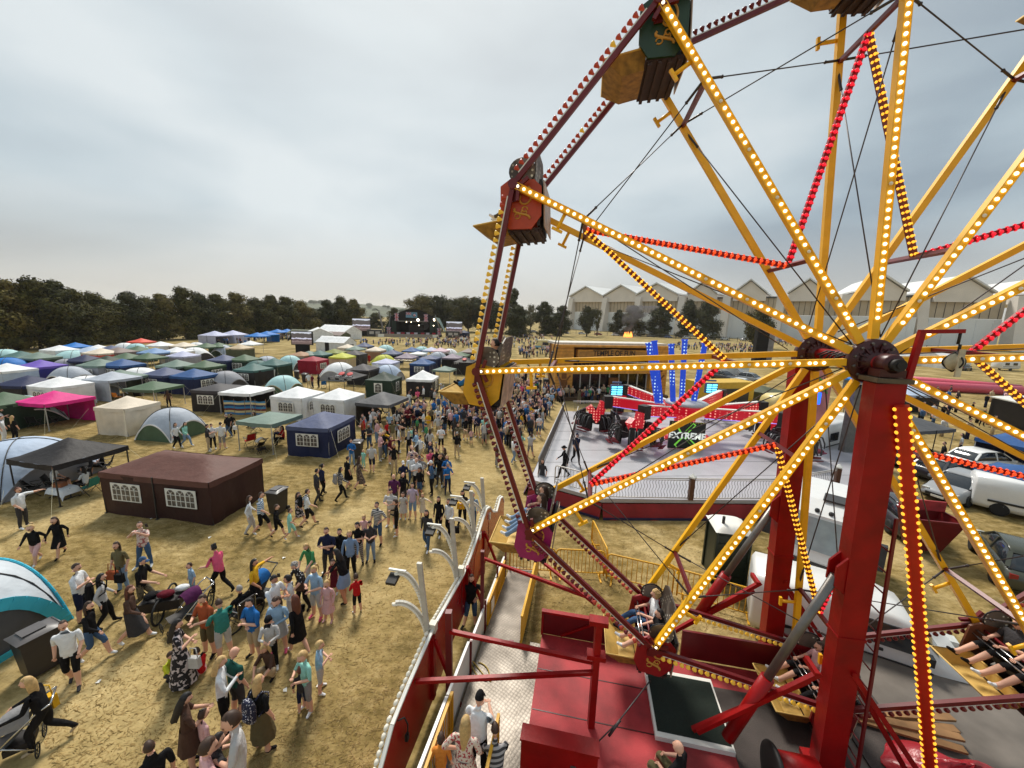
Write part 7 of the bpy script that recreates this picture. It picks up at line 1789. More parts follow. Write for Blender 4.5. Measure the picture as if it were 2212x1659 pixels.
def person(p, face, pose, sex, top, bottom, hair, label, group=None, sleeve='short', scale=1.0, skin=0, shoes='black', fine=False, nm='person', cat='person'):
    """bottom: trousers colour, or 'shorts:colour', 'skirt:colour', 'midi:colour', 'dress' (same cloth as the top)"""
    global NP
    NP += 1
    me, Hm, k, hz = body_of(pose, sex, fine)
    sk = SKINS[skin]; tp = fab(top); kind, _, bc = bottom.partition(':')
    if not bc: kind, bc = ('dress', top) if bottom in ('dress', 'maxi') else ('full', bottom)
    if bottom == 'maxi': kind = 'maxi'
    bm_ = fab(bc)
    upper, lower = {'full': (bm_, bm_), 'shorts': (bm_, sk), 'skirt': (sk, sk), 'midi': (sk, sk), 'dress': (sk, sk), 'maxi': (bm_, sk), 'tights': (bm_, bm_)}[kind]
    o = link('person', me, None, p, (0, 0, math.radians(face)), [sk, tp, tp if sleeve == 'long' else sk, upper, lower, fab(shoes)])
    if sleeve == 'none': pass
    o.scale = (scale * (1.0 + .06 * ((NP * 37) % 5 - 2) * .5), scale * 1.0, scale * (1 + .012 * ((NP * 53) % 7 - 3)))
    tag(o, label, cat, group)
    if hair != 'bald':
        st_, _, hc_ = hair.partition(':')
        if st_ not in HAIR: HAIR[st_] = hair_mesh(st_)
        h = link('hair' if st_ not in ('cap', 'hat') else 'cap', HAIR[st_], o, mats=[MATS['hair_' + hc_] if st_ not in ('cap', 'hat') else fab(hc_)])
        h.matrix_local = Hm @ Matrix.Diagonal((k, k, k, 1))
    if kind in ('skirt', 'dress', 'midi', 'maxi') and pose not in ('sit', 'ride', 'crouch'):
        L_ = {'skirt': .42, 'dress': .52, 'midi': .68, 'maxi': .88}[kind]
        s_ = link('skirt', cached(('sk', pose, L_), lambda: skirt_mesh(pose, L_, hz, .06 if kind == 'skirt' else .08 + .06 * (kind == 'maxi'))), o, mats=[bm_])
    return o
def backpack(p, face, col, label, small=False, fwd=False):
    t_ = empty('backpack', p, label, 'backpack', None, math.radians(face)); b = MB()
    b.grid(lambda u_, v_: Vector((.15 * math.copysign(abs(math.cos(2 * PI * u_)) ** .6, math.cos(2 * PI * u_)) * (1 - .12 * abs(2 * v_ - 1) ** 3), -.21 + .085 * math.copysign(abs(math.sin(2 * PI * u_)) ** .7, math.sin(2 * PI * u_)) * (1 - .3 * abs(2 * v_ - 1) ** 3), .98 + .46 * v_)), 16, 8, 0, True)
    b.ball((0, -.21, 1.42), (.13, .07, .05), 8, 5); b.ball((0, -.21, .99), (.14, .08, .04), 8, 5); b.ball((0, -.29, 1.12), (.11, .05, .1), 8, 5)
    for s_ in (-1, 1): b.tube([(.1 * s_, -.14, 1.42), (.11 * s_, .0, 1.50), (.12 * s_, .13, 1.36), (.13 * s_, .10, 1.15), (.13 * s_, -.12, 1.02)], .018, 5)
    link('pack_body', b.mesh('pack_body', fab(col)), t_); return t_
def handbag(p, col, label, w_=.28, h=.24, strap=.25, cat='bag'):
    t_ = empty('handbag', p, label, cat); b = MB()
    b.prism([(-w_ / 2, -.05, 0), (w_ / 2, -.05, 0), (w_ / 2 * .85, -.05, h), (-w_ / 2 * .85, -.05, h)], (0, .11, 0)); link('bag_body', b.mesh('bag_body', fab(col)), t_)
    b = MB(); b.tube([(-w_ * .35, 0, h - .01), (-w_ * .25, 0, h + strap), (w_ * .25, 0, h + strap), (w_ * .35, 0, h - .01)], .012, 5); link('bag_strap', b.mesh('bag_strap', fab(col)), t_); return t_
def px(c, x, y, z=0.0): return at(*cp(c, x, y), z)
NEAR = [
 ('D', 215, 728, -80, 'point', 'm', 'white', 'charcoal', 'short:auburn', 'short', 1, 0, 'white', 'person in white tee and grey trousers walking near the black gazebo'),
 ('D', 340, 1030, 195, 'walk', 'c', 'black', 'shorts:palepink', 'bun:blond', 'long', .86, 0, 'white', 'fair haired child in black jumper running above the turquoise tent'),
 ('D', 545, 972, 190, 'walk', 'c', 'black', 'dress', 'long:brown', 'long', .86, 0, 'black', 'dark haired child in black jumper dress running on one leg'),
 ('D', 1275, 1065, 200, 'photo', 'f', 'floralpink', 'denim', 'short:brown', 'short', 1, 0, 'white', 'person in floral pink top holding a phone up with both hands'),
 ('D', 1085, 1285, 185, 'stand', 'f', 'olive', 'lightdenim', 'longer:brown', 'short', .98, 0, 'black', 'person in olive tee and jeans with long brown hair carrying a tan bag'),
 ('D', 735, 1535, -70, 'hold', 'm', 'white', 'shorts:navy', 'crop:brown', 'short', 1.05, 0, 'black', 'person in white tee and navy shorts beside the grey jacket wearer'),
 ('D', 930, 1585, -50, 'stroll', 'f', 'lightgrey', 'black', 'longer:black', 'long', .98, 0, 'black', 'person in pale grey jacket with long dark hair and black back bag'),
 ('G', 830, 715, -75, 'walk', 'f', 'black', 'shorts:denim', 'long:brown', 'long', .95, 0, 'white', 'person in black sweatshirt and denim shorts striding past the wheelie bin'),
 ('G', 1175, 560, -70, 'walk', 'f', 'brown', 'midi:charcoal', 'longer:auburn', 'long', 1.0, 0, 'white', 'person with auburn hair in long charcoal skirt taking a wide step'),
 ('D', 1265, 1455, -75, 'push', 'm', 'black', 'camo', 'cap:denim', 'short', 1.0, 0, 'brown', 'bearded person in dark tee and flat cap pushing the bicycle trailer'),
 ('D', 1935, 1300, 80, 'push', 'f', 'pink', 'black', 'bun:black', 'short', 1.0, 0, 'black', 'person in bright pink top pushing the purple pushchair'),
 ('D', 1690, 1330, 150, 'stand', 'c', 'paleblue', 'paleblue', 'crop:brown', 'short', .66, 0, 'white', 'toddler in pale blue beside the pushchair handle'),
 ('G', 1835, 672, 170, 'phone', 'm', 'rust', 'shorts:khaki', 'crop:brown', 'short', 1.04, 0, 'black', 'person in rust orange tee and khaki shorts looking at the hands'),
 ('G', 1965, 700, 60, 'phone', 'm', 'teal', 'shorts:lightgrey', 'crop:brown', 'short', 1.02, 0, 'brown', 'person in teal tee and pale shorts facing the rust orange tee'),
 ('G', 1600, 940, -60, 'hold', 'f', 'floraldark', 'maxi', 'longer:black', 'short', 1.02, 0, 'black', 'person with long black hair in black and white floral maxi dress'),
 ('G', 2085, 1210, -20, 'stand', 'm', 'darkgreen', 'shorts:charcoal', 'bald', 'short', 1.03, 0, 'black', 'bald person in dark green vest and grey shorts seen from behind'),
 ('G', 1975, 1330, -60, 'hold', 'f', 'white', 'shorts:black', 'long:blond', 'long', 1.03, 0, 'black', 'blond person in white jacket with black shorts and boots'),
 ('G', 1680, 1655, -50, 'phone', 'f', 'brown', 'dress', 'longer:black', 'short', 1.0, 0, 'black', 'person in dark brown dress with long dark hair holding a phone'),
 ('G', 1815, 1640, -30, 'stand', 'c', 'palepink', 'charcoal', 'short:brown', 'short', .72, 0, 'white', 'bare shouldered child next to the dark brown dress'),
 ('G', 660, 935, 215, 'stroll', 'm', 'white', 'shorts:black', 'crop:brown', 'short', 1.03, 0, 'charcoal', 'person in white tee and black shorts right beside the wheelie bin'),
 ('G', 440, 1460, 120, 'push', 'f', 'black', 'black', 'long:blond', 'long', 1.02, 0, 'beige', 'fair haired person in black cardigan with yellow bag pushing the white buggy'),
 ('G', 1470, 880, -90, 'crouch', 'c', 'neon', 'charcoal', 'short:brown', 'short', .7, 0, 'black', 'child in neon yellow tee crouching behind the floral maxi dress'),
 ('G', 1760, 860, 60, 'crouch', 'c', 'red', 'palepink', 'short:brown', 'short', .7, 0, 'white', 'small child in red top with a grey bag at the floral maxi dress'),
 ('E', 655, 1140, 185, 'folded', 'm', 'navy', 'charcoal', 'short:brown', 'short', 1.02, 0, 'black', 'bearded person in navy polo with folded arms'),
 ('E', 515, 1230, 175, 'reach', 'f', 'green', 'lightgrey', 'long:blond', 'short', .98, 0, 'white', 'blond person in green tee with arms spread and sunglasses on the head'),
 ('E', 850, 1165, 190, 'stand', 'f', 'lightdenim', 'black', 'long:blond', 'long', 1.0, 0, 'black', 'person in pale denim jacket over a pink top'),
 ('E', 765, 1110, 180, 'stand', 'm', 'black', 'black', 'short:black', 'long', .96, 0, 'black', 'person in black jacket half hidden behind the pale denim jacket'),
 ('E', 915, 1040, 185, 'folded', 'f', 'black', 'stripegrey', 'curly:black', 'short', .98, 0, 'black', 'person in black tee and striped grey trousers with folded arms'),
 ('E', 968, 878, 180, 'stand', 'c', 'palepink', 'palepink', 'pony:blond', 'short', .72, 0, 'black', 'toddler in pale pink behind the dark tee and light jeans'),
 ('E', 1022, 1020, 190, 'phone', 'm', 'charcoal', 'lightdenim', 'short:brown', 'short', .97, 0, 'black', 'teenager in dark tee and light blue jeans'),
 ('E', 1085, 872, 160, 'hip', 'm', 'stripenavy', 'shorts:denim', 'short:black', 'short', 1.02, 0, 'black', 'person in navy and white striped tee and denim shorts'),
 ('E', 1200, 715, 175, 'phone', 'm', 'lightgrey', 'shorts:beige', 'short:black', 'short', 1.02, 0, 'white', 'person in grey tee with a white logo band and beige shorts'),
 ('E', 1245, 795, 100, 'hold', 'c', 'black', 'shorts:black', 'short:brown', 'long', .88, 0, 'white', 'child in black hooded top and shorts before the grey logo tee'),
 ('E', 1225, 565, 175, 'stand', 'm', 'purple', 'charcoal', 'bald', 'short', 1.0, 0, 'black', 'bald person in purple tee behind the grey logo tee'),
 ('E', 1305, 535, 170, 'stand', 'm', 'black', 'charcoal', 'bald', 'long', 1.0, 0, 'black', 'bald person in black leather jacket with sunglasses'),
 ('E', 1385, 648, 175, 'stand', 'f', 'lilac', 'shorts:lightdenim', 'long:black', 'short', .98, 0, 'beige', 'person in lilac tee and denim shorts holding two children'),
 ('E', 1302, 650, 180, 'stand', 'c', 'lightgrey', 'dress', 'pony:brown', 'short', .74, 0, 'white', 'girl in pale grey dress left of the lilac tee'),
 ('E', 1472, 640, 170, 'point', 'c', 'cream', 'dress', 'pony:blond', 'short', .66, 0, 'beige', 'girl in cream dress right of the lilac tee'),
 ('E', 1510, 915, 165, 'stroll', 'f', 'charcoal', 'denim', 'long:black', 'long', .98, 0, 'white', 'person in dark cardigan and wide blue jeans walking alone'),
 ('E', 1612, 790, 170, 'stroll', 'f', 'black', 'black', 'longer:black', 'long', .97, 0, 'white', 'person with long black hair in black jacket near the light arms'),
 ('E', 1700, 805, 150, 'stroll', 'f', 'white', 'black', 'long:brown', 'long', .98, 0, 'black', 'person in white shirt and black trousers carrying a black bag'),
 ('E', 1815, 700, 175, 'hold', 'f', 'black', 'black', 'long:black', 'short', .97, 0, 'black', 'person in black holding a yellow bag near the far light arm'),
 ('E', 1905, 730, 185, 'stroll', 'f', 'paleblue', 'denim', 'short:grey', 'long', .95, 0, 'brown', 'grey haired person in pale blue by the fascia end'),
 ('D', 2185, 778, -60, 'stroll', 'f', 'white', 'lightgrey', 'long:brown', 'long', .97, 0, 'black', 'person in white hooded top and pale grey trousers by the brown party tent'),
 ('E', 75, 785, -80, 'walk', 'm', 'stripeblue', 'shorts:black', 'short:brown', 'short', 1.03, 0, 'white', 'person in blue striped tee and black shorts beside the brown party tent'),
 ('E', 205, 805, -80, 'walk', 'c', 'black', 'shorts:black', 'short:brown', 'long', .8, 0, 'black', 'boy in black top with white shoulder stripe walking by the bin'),
 ('E', 320, 825, -75, 'walk', 'c', 'mint', 'shorts:mint', 'short:brown', 'short', .72, 0, 'white', 'boy in mint green tee and shorts walking right'),
 ('E', 392, 692, -90, 'walk', 'c', 'floraldark', 'dress', 'long:brown', 'short', .82, 0, 'black', 'girl in dark floral dress beside the black backpack'),
 ('E', 468, 715, -60, 'walk', 'm', 'white', 'shorts:black', 'short:brown', 'short', 1.0, 0, 'black', 'person in white tee with a large black backpack'),
 ('E', 555, 520, -40, 'stroll', 'm', 'charcoal', 'charcoal', 'short:black', 'long', 1.0, 0, 'black', 'person in dark grey jacket, one of a pair left of the grey backpack'),
 ('E', 600, 445, -30, 'stroll', 'f', 'navy', 'black', 'pony:black', 'long', .97, 0, 'black', 'person in navy jacket behind the dark grey jacket'),
 ('E', 757, 495, -50, 'walk', 'f', 'stripegrey', 'black', 'long:black', 'long', .97, 0, 'black', 'person in striped top with grey backpack walking away'),
 ('E', 820, 380, -30, 'stroll', 'f', 'black', 'dress', 'short:brown', 'short', 1.0, 0, 'charcoal', 'person in black dress with white print walking away'),
 ('E', 918, 388, -50, 'walk', 'f', 'print', 'midi:print', 'longer:brown', 'short', .98, 0, 'black', 'person in patterned grey midi dress walking away'),
 ('E', 855, 190, 200, 'folded', 'f', 'blue', 'lightdenim', 'short:brown', 'long', .97, 0, 'white', 'person in blue sweater and pale jeans at the navy party tent'),
 ('E', 1030, 240, 10, 'stroll', 'm', 'lightgrey', 'shorts:navy', 'short:brown', 'short', 1.02, 0, 'white', 'person in light grey tee and navy shorts seen from behind'),
 ('E', 957, 195, 160, 'stand', 'c', 'mint', 'mint', 'crop:blond', 'short', .6, 0, 'white', 'toddler in mint standing by the wheelie bin at the navy party tent'),
 ('E', 30, 1440, -80, 'point', 'f', 'yellow', 'midi:black', 'longer:black', 'short', 1.0, 1, 'black', 'person in yellow top and black skirt stretching out an arm'),
 ('E', 205, 1650, -100, 'phone', 'm', 'white', 'shorts:lightgrey', 'short:black', 'short', 1.04, 1, 'black', 'person in white tee and grey shorts looking at a phone in the queue'),
 ('H', 335, 400, 100, 'hold', 'c', 'white', 'shorts:lightgrey', 'short:black', 'short', .9, 1, 'white', 'boy in white tee with yellow sleeves'),
 ('E', 440, 1440, 160, 'reach', 'f', 'polka', 'black', 'curly:grey', 'short', .98, 0, 'black', 'grey haired person in black and white polka dot blouse'),
 ('E', 555, 1510, 165, 'hold', 'f', 'paleblue', 'shorts:lightgrey', 'pony:blond', 'short', 1.0, 0, 'pink', 'person in pale blue top holding a baby in striped clothes'),
 ('E', 655, 1540, 175, 'stand', 'c', 'palepink', 'dress', 'pony:blond', 'long', .8, 0, 'palepink', 'child wrapped in a pale pink blanket'),
 ('E', 800, 1370, 80, 'reach', 'f', 'black', 'skirt:lightdenim', 'long:black', 'none', 1.02, 1, 'black', 'person in black vest with a denim jacket tied round the waist bending over'),
 ('E', 705, 1300, 180, 'stand', 'c', 'maroon', 'dress', 'long:brown', 'short', .72, 0, 'white', 'child in maroon dress held by the bending person'),
 ('E', 903, 1465, 40, 'hold', 'c', 'red', 'shorts:black', 'short:brown', 'long', .72, 0, 'white', 'small boy in bright red top and black shorts'),
 ('H', 235, 640, 190, 'hold', 'c', 'paleblue', 'skirt:lightgrey', 'long:brown', 'long', .95, 0, 'pink', 'girl in faded blue jacket holding a plastic tub'),
 ('H', 405, 670, 60, 'walk', 'c', 'black', 'dress', 'long:auburn', 'long', .95, 0, 'white', 'girl in black dress and cap taking a step'),
 ('H', 20, 700, 160, 'folded', 'm', 'blue', 'shorts:beige', 'short:black', 'short', 1.02, 0, 'black', 'person in bright blue tee with folded arms'),
 ('H', 165, 790, 200, 'phone', 'c', 'lightgrey', 'black', 'cap:black', 'long', .9, 0, 'white', 'boy in light grey hooded top and black cap'),
 ('H', 470, 1165, 150, 'hold', 'c', 'mint', 'shorts:grey', 'short:blond', 'short', .9, 0, 'white', 'blond boy in pale mint tee and grey shorts'),
 ('H', 585, 990, -70, 'hold', 'c', 'paleblue', 'shorts:lightgrey', 'short:blond', 'short', .8, 0, 'white', 'blond boy with bright blue sleeves and pale shorts'),
 ('H', 430, 1170, 30, 'stand', 'c', 'charcoal', 'shorts:navy', 'short:auburn', 'short', .66, 0, 'white', 'smallest boy in dark tee beside the blond boys'),
 ('H', 85, 1500, -20, 'stand', 'f', 'black', 'midi:khaki', 'long:blond', 'none', 1.03, 0, 'black', 'blond person with spotted navy backpack and olive skirt'),
 ('H', 160, 850, 170, 'crouch', 'f', 'brown', 'beige', 'long:blond', 'short', .95, 0, 'black', 'fair haired person sitting low in beige trousers'),
 ('H', 1890, 430, 175, 'hip', 'm', 'black', 'shorts:denim', 'short:brown', 'short', 1.0, 0, 'black', 'person in black tee with red print and denim shorts behind the fascia'),
 ('D', 2120, 1560, 70, 'sit', 'm', 'black', 'black', 'crop:grey', 'short', 1.0, 0, 'black', 'grey haired person in black polo sitting in a wheelchair'),
 ('A', 1545, 1472, -90, 'stroll', 'f', 'white', 'black', 'long:brown', 'long', .97, 0, 'white', 'person in white top, front one of a pair at the pale dome shelter'),
 ('A', 1625, 1455, -90, 'walk', 'f', 'mint', 'lightdenim', 'long:brown', 'long', .97, 0, 'white', 'person in mint hooded top at the pale dome shelter'),
 ('A', 1820, 1497, -60, 'phone', 'm', 'charcoal', 'beige', 'short:black', 'short', 1.0, 0, 'white', 'person in dark tee and tan trousers left in a group of four'),
 ('A', 1862, 1478, 200, 'phone', 'm', 'white', 'black', 'short:brown', 'long', 1.0, 0, 'white', 'person in white shirt and black trousers in a group of four'),
 ('A', 1940, 1478, 20, 'stand', 'm', 'white', 'shorts:grey', 'short:brown', 'short', 1.0, 0, 'white', 'person in white tee and grey shorts right in a group of four'),
 ('A', 1995, 1380, 90, 'stroll', 'm', 'black', 'denim', 'short:grey', 'short', 1.0, 0, 'white', 'person in black polo and jeans carrying a white bag'),
 ('A', 2030, 1360, 80, 'stand', 'f', 'black', 'black', 'short:brown', 'short', .98, 0, 'black', 'person in black behind the black polo near the white gazebo'),
 ('A', 45, 1420, -60, 'stand', 'm', 'white', 'white', 'short:brown', 'short', 1.0, 0, 'white', 'person in white tee sitting low at the left edge by the pink gazebo'),
 ('A', 40, 1330, -60, 'hold', 'm', 'white', 'grey', 'short:brown', 'short', 1.0, 0, 'white', 'person in white tee standing at the left edge by the pink gazebo'),
 ('A', 140, 1410, 0, 'stand', 'f', 'black', 'black', 'longer:blond', 'short', .97, 0, 'black', 'person with long fair hair seen from behind at the left edge'),
 ('A', 1475, 1120, 30, 'stand', 'f', 'brown', 'black', 'long:brown', 'short', .97, 0, 'black', 'person in brown behind the pale dome shelter'),
 ('B', 480, 945, 30, 'stand', 'm', 'white', 'beige', 'short:brown', 'short', 1, 0, 'white', 'person in white shirt near the wheelie bin in the tent rows'),
 ('B', 512, 950, 150, 'stand', 'm', 'maroon', 'navy', 'short:black', 'short', 1, 0, 'black', 'person in maroon tee near the wheelie bin in the tent rows'),
 ('B', 565, 945, 90, 'stand', 'f', 'black', 'black', 'long:black', 'short', 1, 0, 'black', 'person in black near the big white dome shelter'),
 ('B', 1005, 735, 160, 'stand', 'm', 'red', 'red', 'short:brown', 'long', 1, 0, 'white', 'person all in red between the tent rows'),
 ('B', 15, 1290, 100, 'sit', 'f', 'white', 'black', 'long:brown', 'short', 1, 0, 'black', 'person in white sitting under the grey green flat gazebo'),
 ('B', 245, 1390, 120, 'sit', 'm', 'lightgrey', 'navy', 'short:black', 'short', 1, 0, 'black', 'person in light grey sitting by the navy party tent'),
 ('B', 260, 1430, 140, 'sit', 'f', 'red', 'black', 'long:black', 'long', 1, 0, 'black', 'person in dark red sitting by the navy party tent'),
 ('D', 490, 400, -60, 'sit', 'm', 'white', 'shorts:brown', 'short:auburn', 'short', 1, 0, 'white', 'person in white tee sitting under the black gazebo'),
 ('D', 760, 400, 100, 'sit', 'f', 'white', 'black', 'long:black', 'short', .95, 0, 'white', 'dark haired person in the teal camping chair'),
 ('D', 905, 235, 130, 'sit', 'f', 'black', 'shorts:black', 'long:brown', 'short', .95, 0, 'white', 'person in black sitting behind the brown party tent'),
]
import sys
for c, x, y, fc, ps, sx_, tp, bt, hr_, sl, sc, sk, sh, lb in NEAR:
    person(px(c, x, y), fc, ps, sx_, tp, bt, hr_, lb, 'people walking and queueing on the field', sl, sc, sk, sh, True)
FLOOR = [   # figures that leave the lower picture edge: head height used instead of feet
 ('G', 1300, 1470, 1.72, 60, 'stand', 'm', 'black', 'black', 'crop:brown', 'short', 1.0, 'person in black tee leaning in at the lower picture edge'),
 ('G', 1870, 1380, 1.72, -40, 'phone', 'm', 'charcoal', 'denim', 'crop:black', 'short', 1.0, 'person in dark grey tee holding a phone and a toddler'),
 ('G', 2060, 1400, 1.60, 120, 'hold', 'c', 'lightgrey', 'lightgrey', 'short:brown', 'short', 1.18, 'child in pale grey print top next to the dark grey tee'),
 ('G', 1800, 1600, 1.45, -40, 'hold', 'c', 'palepink', 'palepink', 'short:brown', 'short', 1.05, 'child with brown hair at the lower picture edge')]
for c, x, y, hh, fc, ps, sx_, tp, bt, hr_, sl, sc, lb in FLOOR:
    q_ = px(c, x, y, hh); person(Vector((q_.x, q_.y, 0)), fc, ps, sx_, tp, bt, hr_, lb, 'people walking and queueing on the field', sl, sc, 0, 'black', True)
person(W(-6.25, -1.8, .605), -20, 'phone', 'm', 'white', 'black', 'cap:black', 'person in white tee and black cap looking at a phone on the checker plate', None, 'short', 1.02, 0, 'white', True)
person(W(-6.38, -2.2, .58), -12, 'hip', 'f', 'redfloral', 'maxi', 'longer:blond', 'blond person in red floral sleeveless dress gripping the yellow railing', None, 'none', 1.02, 0, 'white', True)
person(W(-6.84, -2.15, .58), 0, 'stand', 'c', 'orange', 'denim', 'short:brown', 'child in orange top next to the red floral dress', None, 'none', .74, 0, 'white', True)
person(W(-5.85, -2.05, .35), 10, 'reach', 'm', 'stripegrey', 'stripegrey', 'short:brown', 'person in checked grey clothes behind the yellow railing', None, 'long', .9, 0, 'black', True)
BOP = at(1469, 1622, 1.62)
person(Vector((BOP.x, BOP.y, .5)), 38, 'sit', 'm', 'black', 'shorts:olive', 'bald', 'bald ride operator in black sitting with one leg stretched by the green mat', None, 'short', 1.0, 0, 'grey', True)
person(at(1242, 1003, .905), 200, 'walk', 'm', 'navy', 'black', 'cap:navy', 'ride operator in navy shirt and cap on the pale ride platform', None, 'short', 1.04, 0, 'black', True)
person(at(1218, 1033, .905), 90, 'walk', 'm', 'black', 'black', 'hat:black', 'ride operator in black with a brimmed hat pointing left on the ride platform', None, 'long', 1.02, 0, 'black', True)
person(at(1170, 1060, 0), 150, 'stand', 'f', 'charcoal', 'charcoal', 'longer:brown', 'person with long brown hair standing at the corner of the ride platform', None, 'short', .98, 0, 'black', True)
GYD = math.degrees(math.atan2(GY.y, GY.x)) - 90
def rider(deg, xo, sex, top, bottom, hair, lb, sc=1.0, skin=0, sl='short', shoes='white', turn=0):
    g_, q = GON[deg]; o = person(q(xo, -.22, -.24), GYD + turn, 'ride', sex, top, bottom, hair, lb, 'riders sitting in the gondolas', sl, sc, skin, shoes, True)
rider(240, .26, 'm', 'white', 'denim', 'curly:blond', 'blond rider in white tee with red logo in the low red gondola', 1, 0, 'short', 'black')
rider(240, -.28, 'm', 'black', 'shorts:charcoal', 'short:black', 'dark haired rider next to the blond rider in the low red gondola', .95, 0)
rider(180, .0, 'm', 'black', 'blue', 'short:black', 'rider with blue jeans and black shoes in the yellow gondola', 1, 0, 'long', 'black')
rider(210, .25, 'f', 'white', 'lightdenim', 'long:brown', 'rider in pale jeans on the far seat of the magenta gondola', .98, 0)
rider(210, -.25, 'f', 'lightgrey', 'lightdenim', 'long:brown', 'rider in pale jeans on the near seat of the magenta gondola', .98, 0)
rider(270, .26, 'f', 'palepink', 'shorts:black', 'long:brown', 'rider in pale pink, far side of the gondola behind the red column', .98, 0)
rider(270, -.26, 'f', 'lightgrey', 'black', 'long:blond', 'rider in light grey, near side of the gondola behind the red column', .98, 0)
rider(300, .27, 'm', 'charcoal', 'shorts:black', 'short:brown', 'rider in dark shorts at the far side of the lower right gondola', 1, 0, 'short', 'black')
rider(300, -.27, 'f', 'floralpink', 'shorts:black', 'long:auburn', 'rider in floral pink top in the lower right gondola', 1, 0)
rider(150, .1, 'm', 'brown', 'khaki', 'short:brown', 'rider in khaki trousers hidden in the orange gondola', .95, 0)
lg_ = MB(); GON240, Q240 = GON[240]
for c, x, y, fc, col, lb in (('E', 468, 715, -60, 'black', 'large black backpack on the white tee wearer'), ('E', 757, 495, -50, 'grey', 'grey backpack on the person walking away'), ('H', 85, 1500, -20, 'starnavy', 'navy backpack with white spots worn by the blond person'), ('D', 930, 1585, -50, 'black', 'black back bag on the pale grey jacket')):
    backpack(px(c, x, y), fc, col, lb)
for c, x, y, z, col, lb in (('D', 985, 1175, .75, 'rust', 'tan shopper bag held by the olive tee wearer'), ('D', 1045, 1200, .7, 'black', 'black handbag of the olive tee wearer'), ('E', 1762, 770, .3, 'black', 'black carrier bag with white print held low'), ('E', 1800, 560, .9, 'yellow', 'yellow bag held by the person in black'), ('G', 430, 1120, .62, 'yellow', 'big yellow shoulder bag over the black cardigan'), ('E', 405, 1270, .8, 'brown', 'brown shoulder bag under the polka dot blouse'), ('G', 1700, 780, .55, 'lightgrey', 'light grey bag beside the floral maxi dress'), ('A', 2045, 1310, .6, 'white', 'white carrier bag of the black polo wearer')):
    q_ = px(c, x, y, z); handbag(q_, col, lb, .34 if col in ('yellow', 'rust') else .26, .28)
rc = random.Random(77)
TOPS = [('black', 9), ('charcoal', 5), ('white', 6), ('grey', 3), ('lightgrey', 3), ('navy', 4), ('denim', 2), ('paleblue', 2), ('maroon', 2), ('palepink', 3), ('pink', 1), ('olive', 1), ('red', 1), ('cream', 2), ('stripenavy', 1), ('floralpink', 1), ('camo', 1), ('blue', 1), ('rust', 1), ('yellow', 1), ('mint', 1), ('brown', 2), ('lilac', 1), ('green', 1)]
BOTS = [('black', 6), ('denim', 5), ('lightdenim', 4), ('charcoal', 3), ('navy', 2), ('beige', 2), ('shorts:black', 3), ('shorts:denim', 3), ('shorts:beige', 2), ('shorts:grey', 2), ('skirt:black', 2), ('dress', 2), ('grey', 1)]
NICE = {'stripenavy': 'striped navy', 'floralpink': 'floral pink', 'paleblue': 'pale blue', 'palepink': 'pale pink', 'lightgrey': 'light grey', 'lightdenim': 'pale denim'}
def pick(lst):
    t_ = rc.random() * sum(w_ for _, w_ in lst)
    for n_, w_ in lst:
        t_ -= w_
        if t_ < 0: return n_
USED = set()
def inside(poly, x, y):
    c = False; n = len(poly)
    for i in range(n):
        (x1, y1), (x2, y2) = poly[i], poly[(i + 1) % n]
        if (y1 > y) != (y2 > y) and x < (x2 - x1) * (y - y1) / (y2 - y1) + x1: c = not c
    return c
PLACED = [(o.location.x, o.location.y) for o in COL.objects if o.name.startswith('person')]
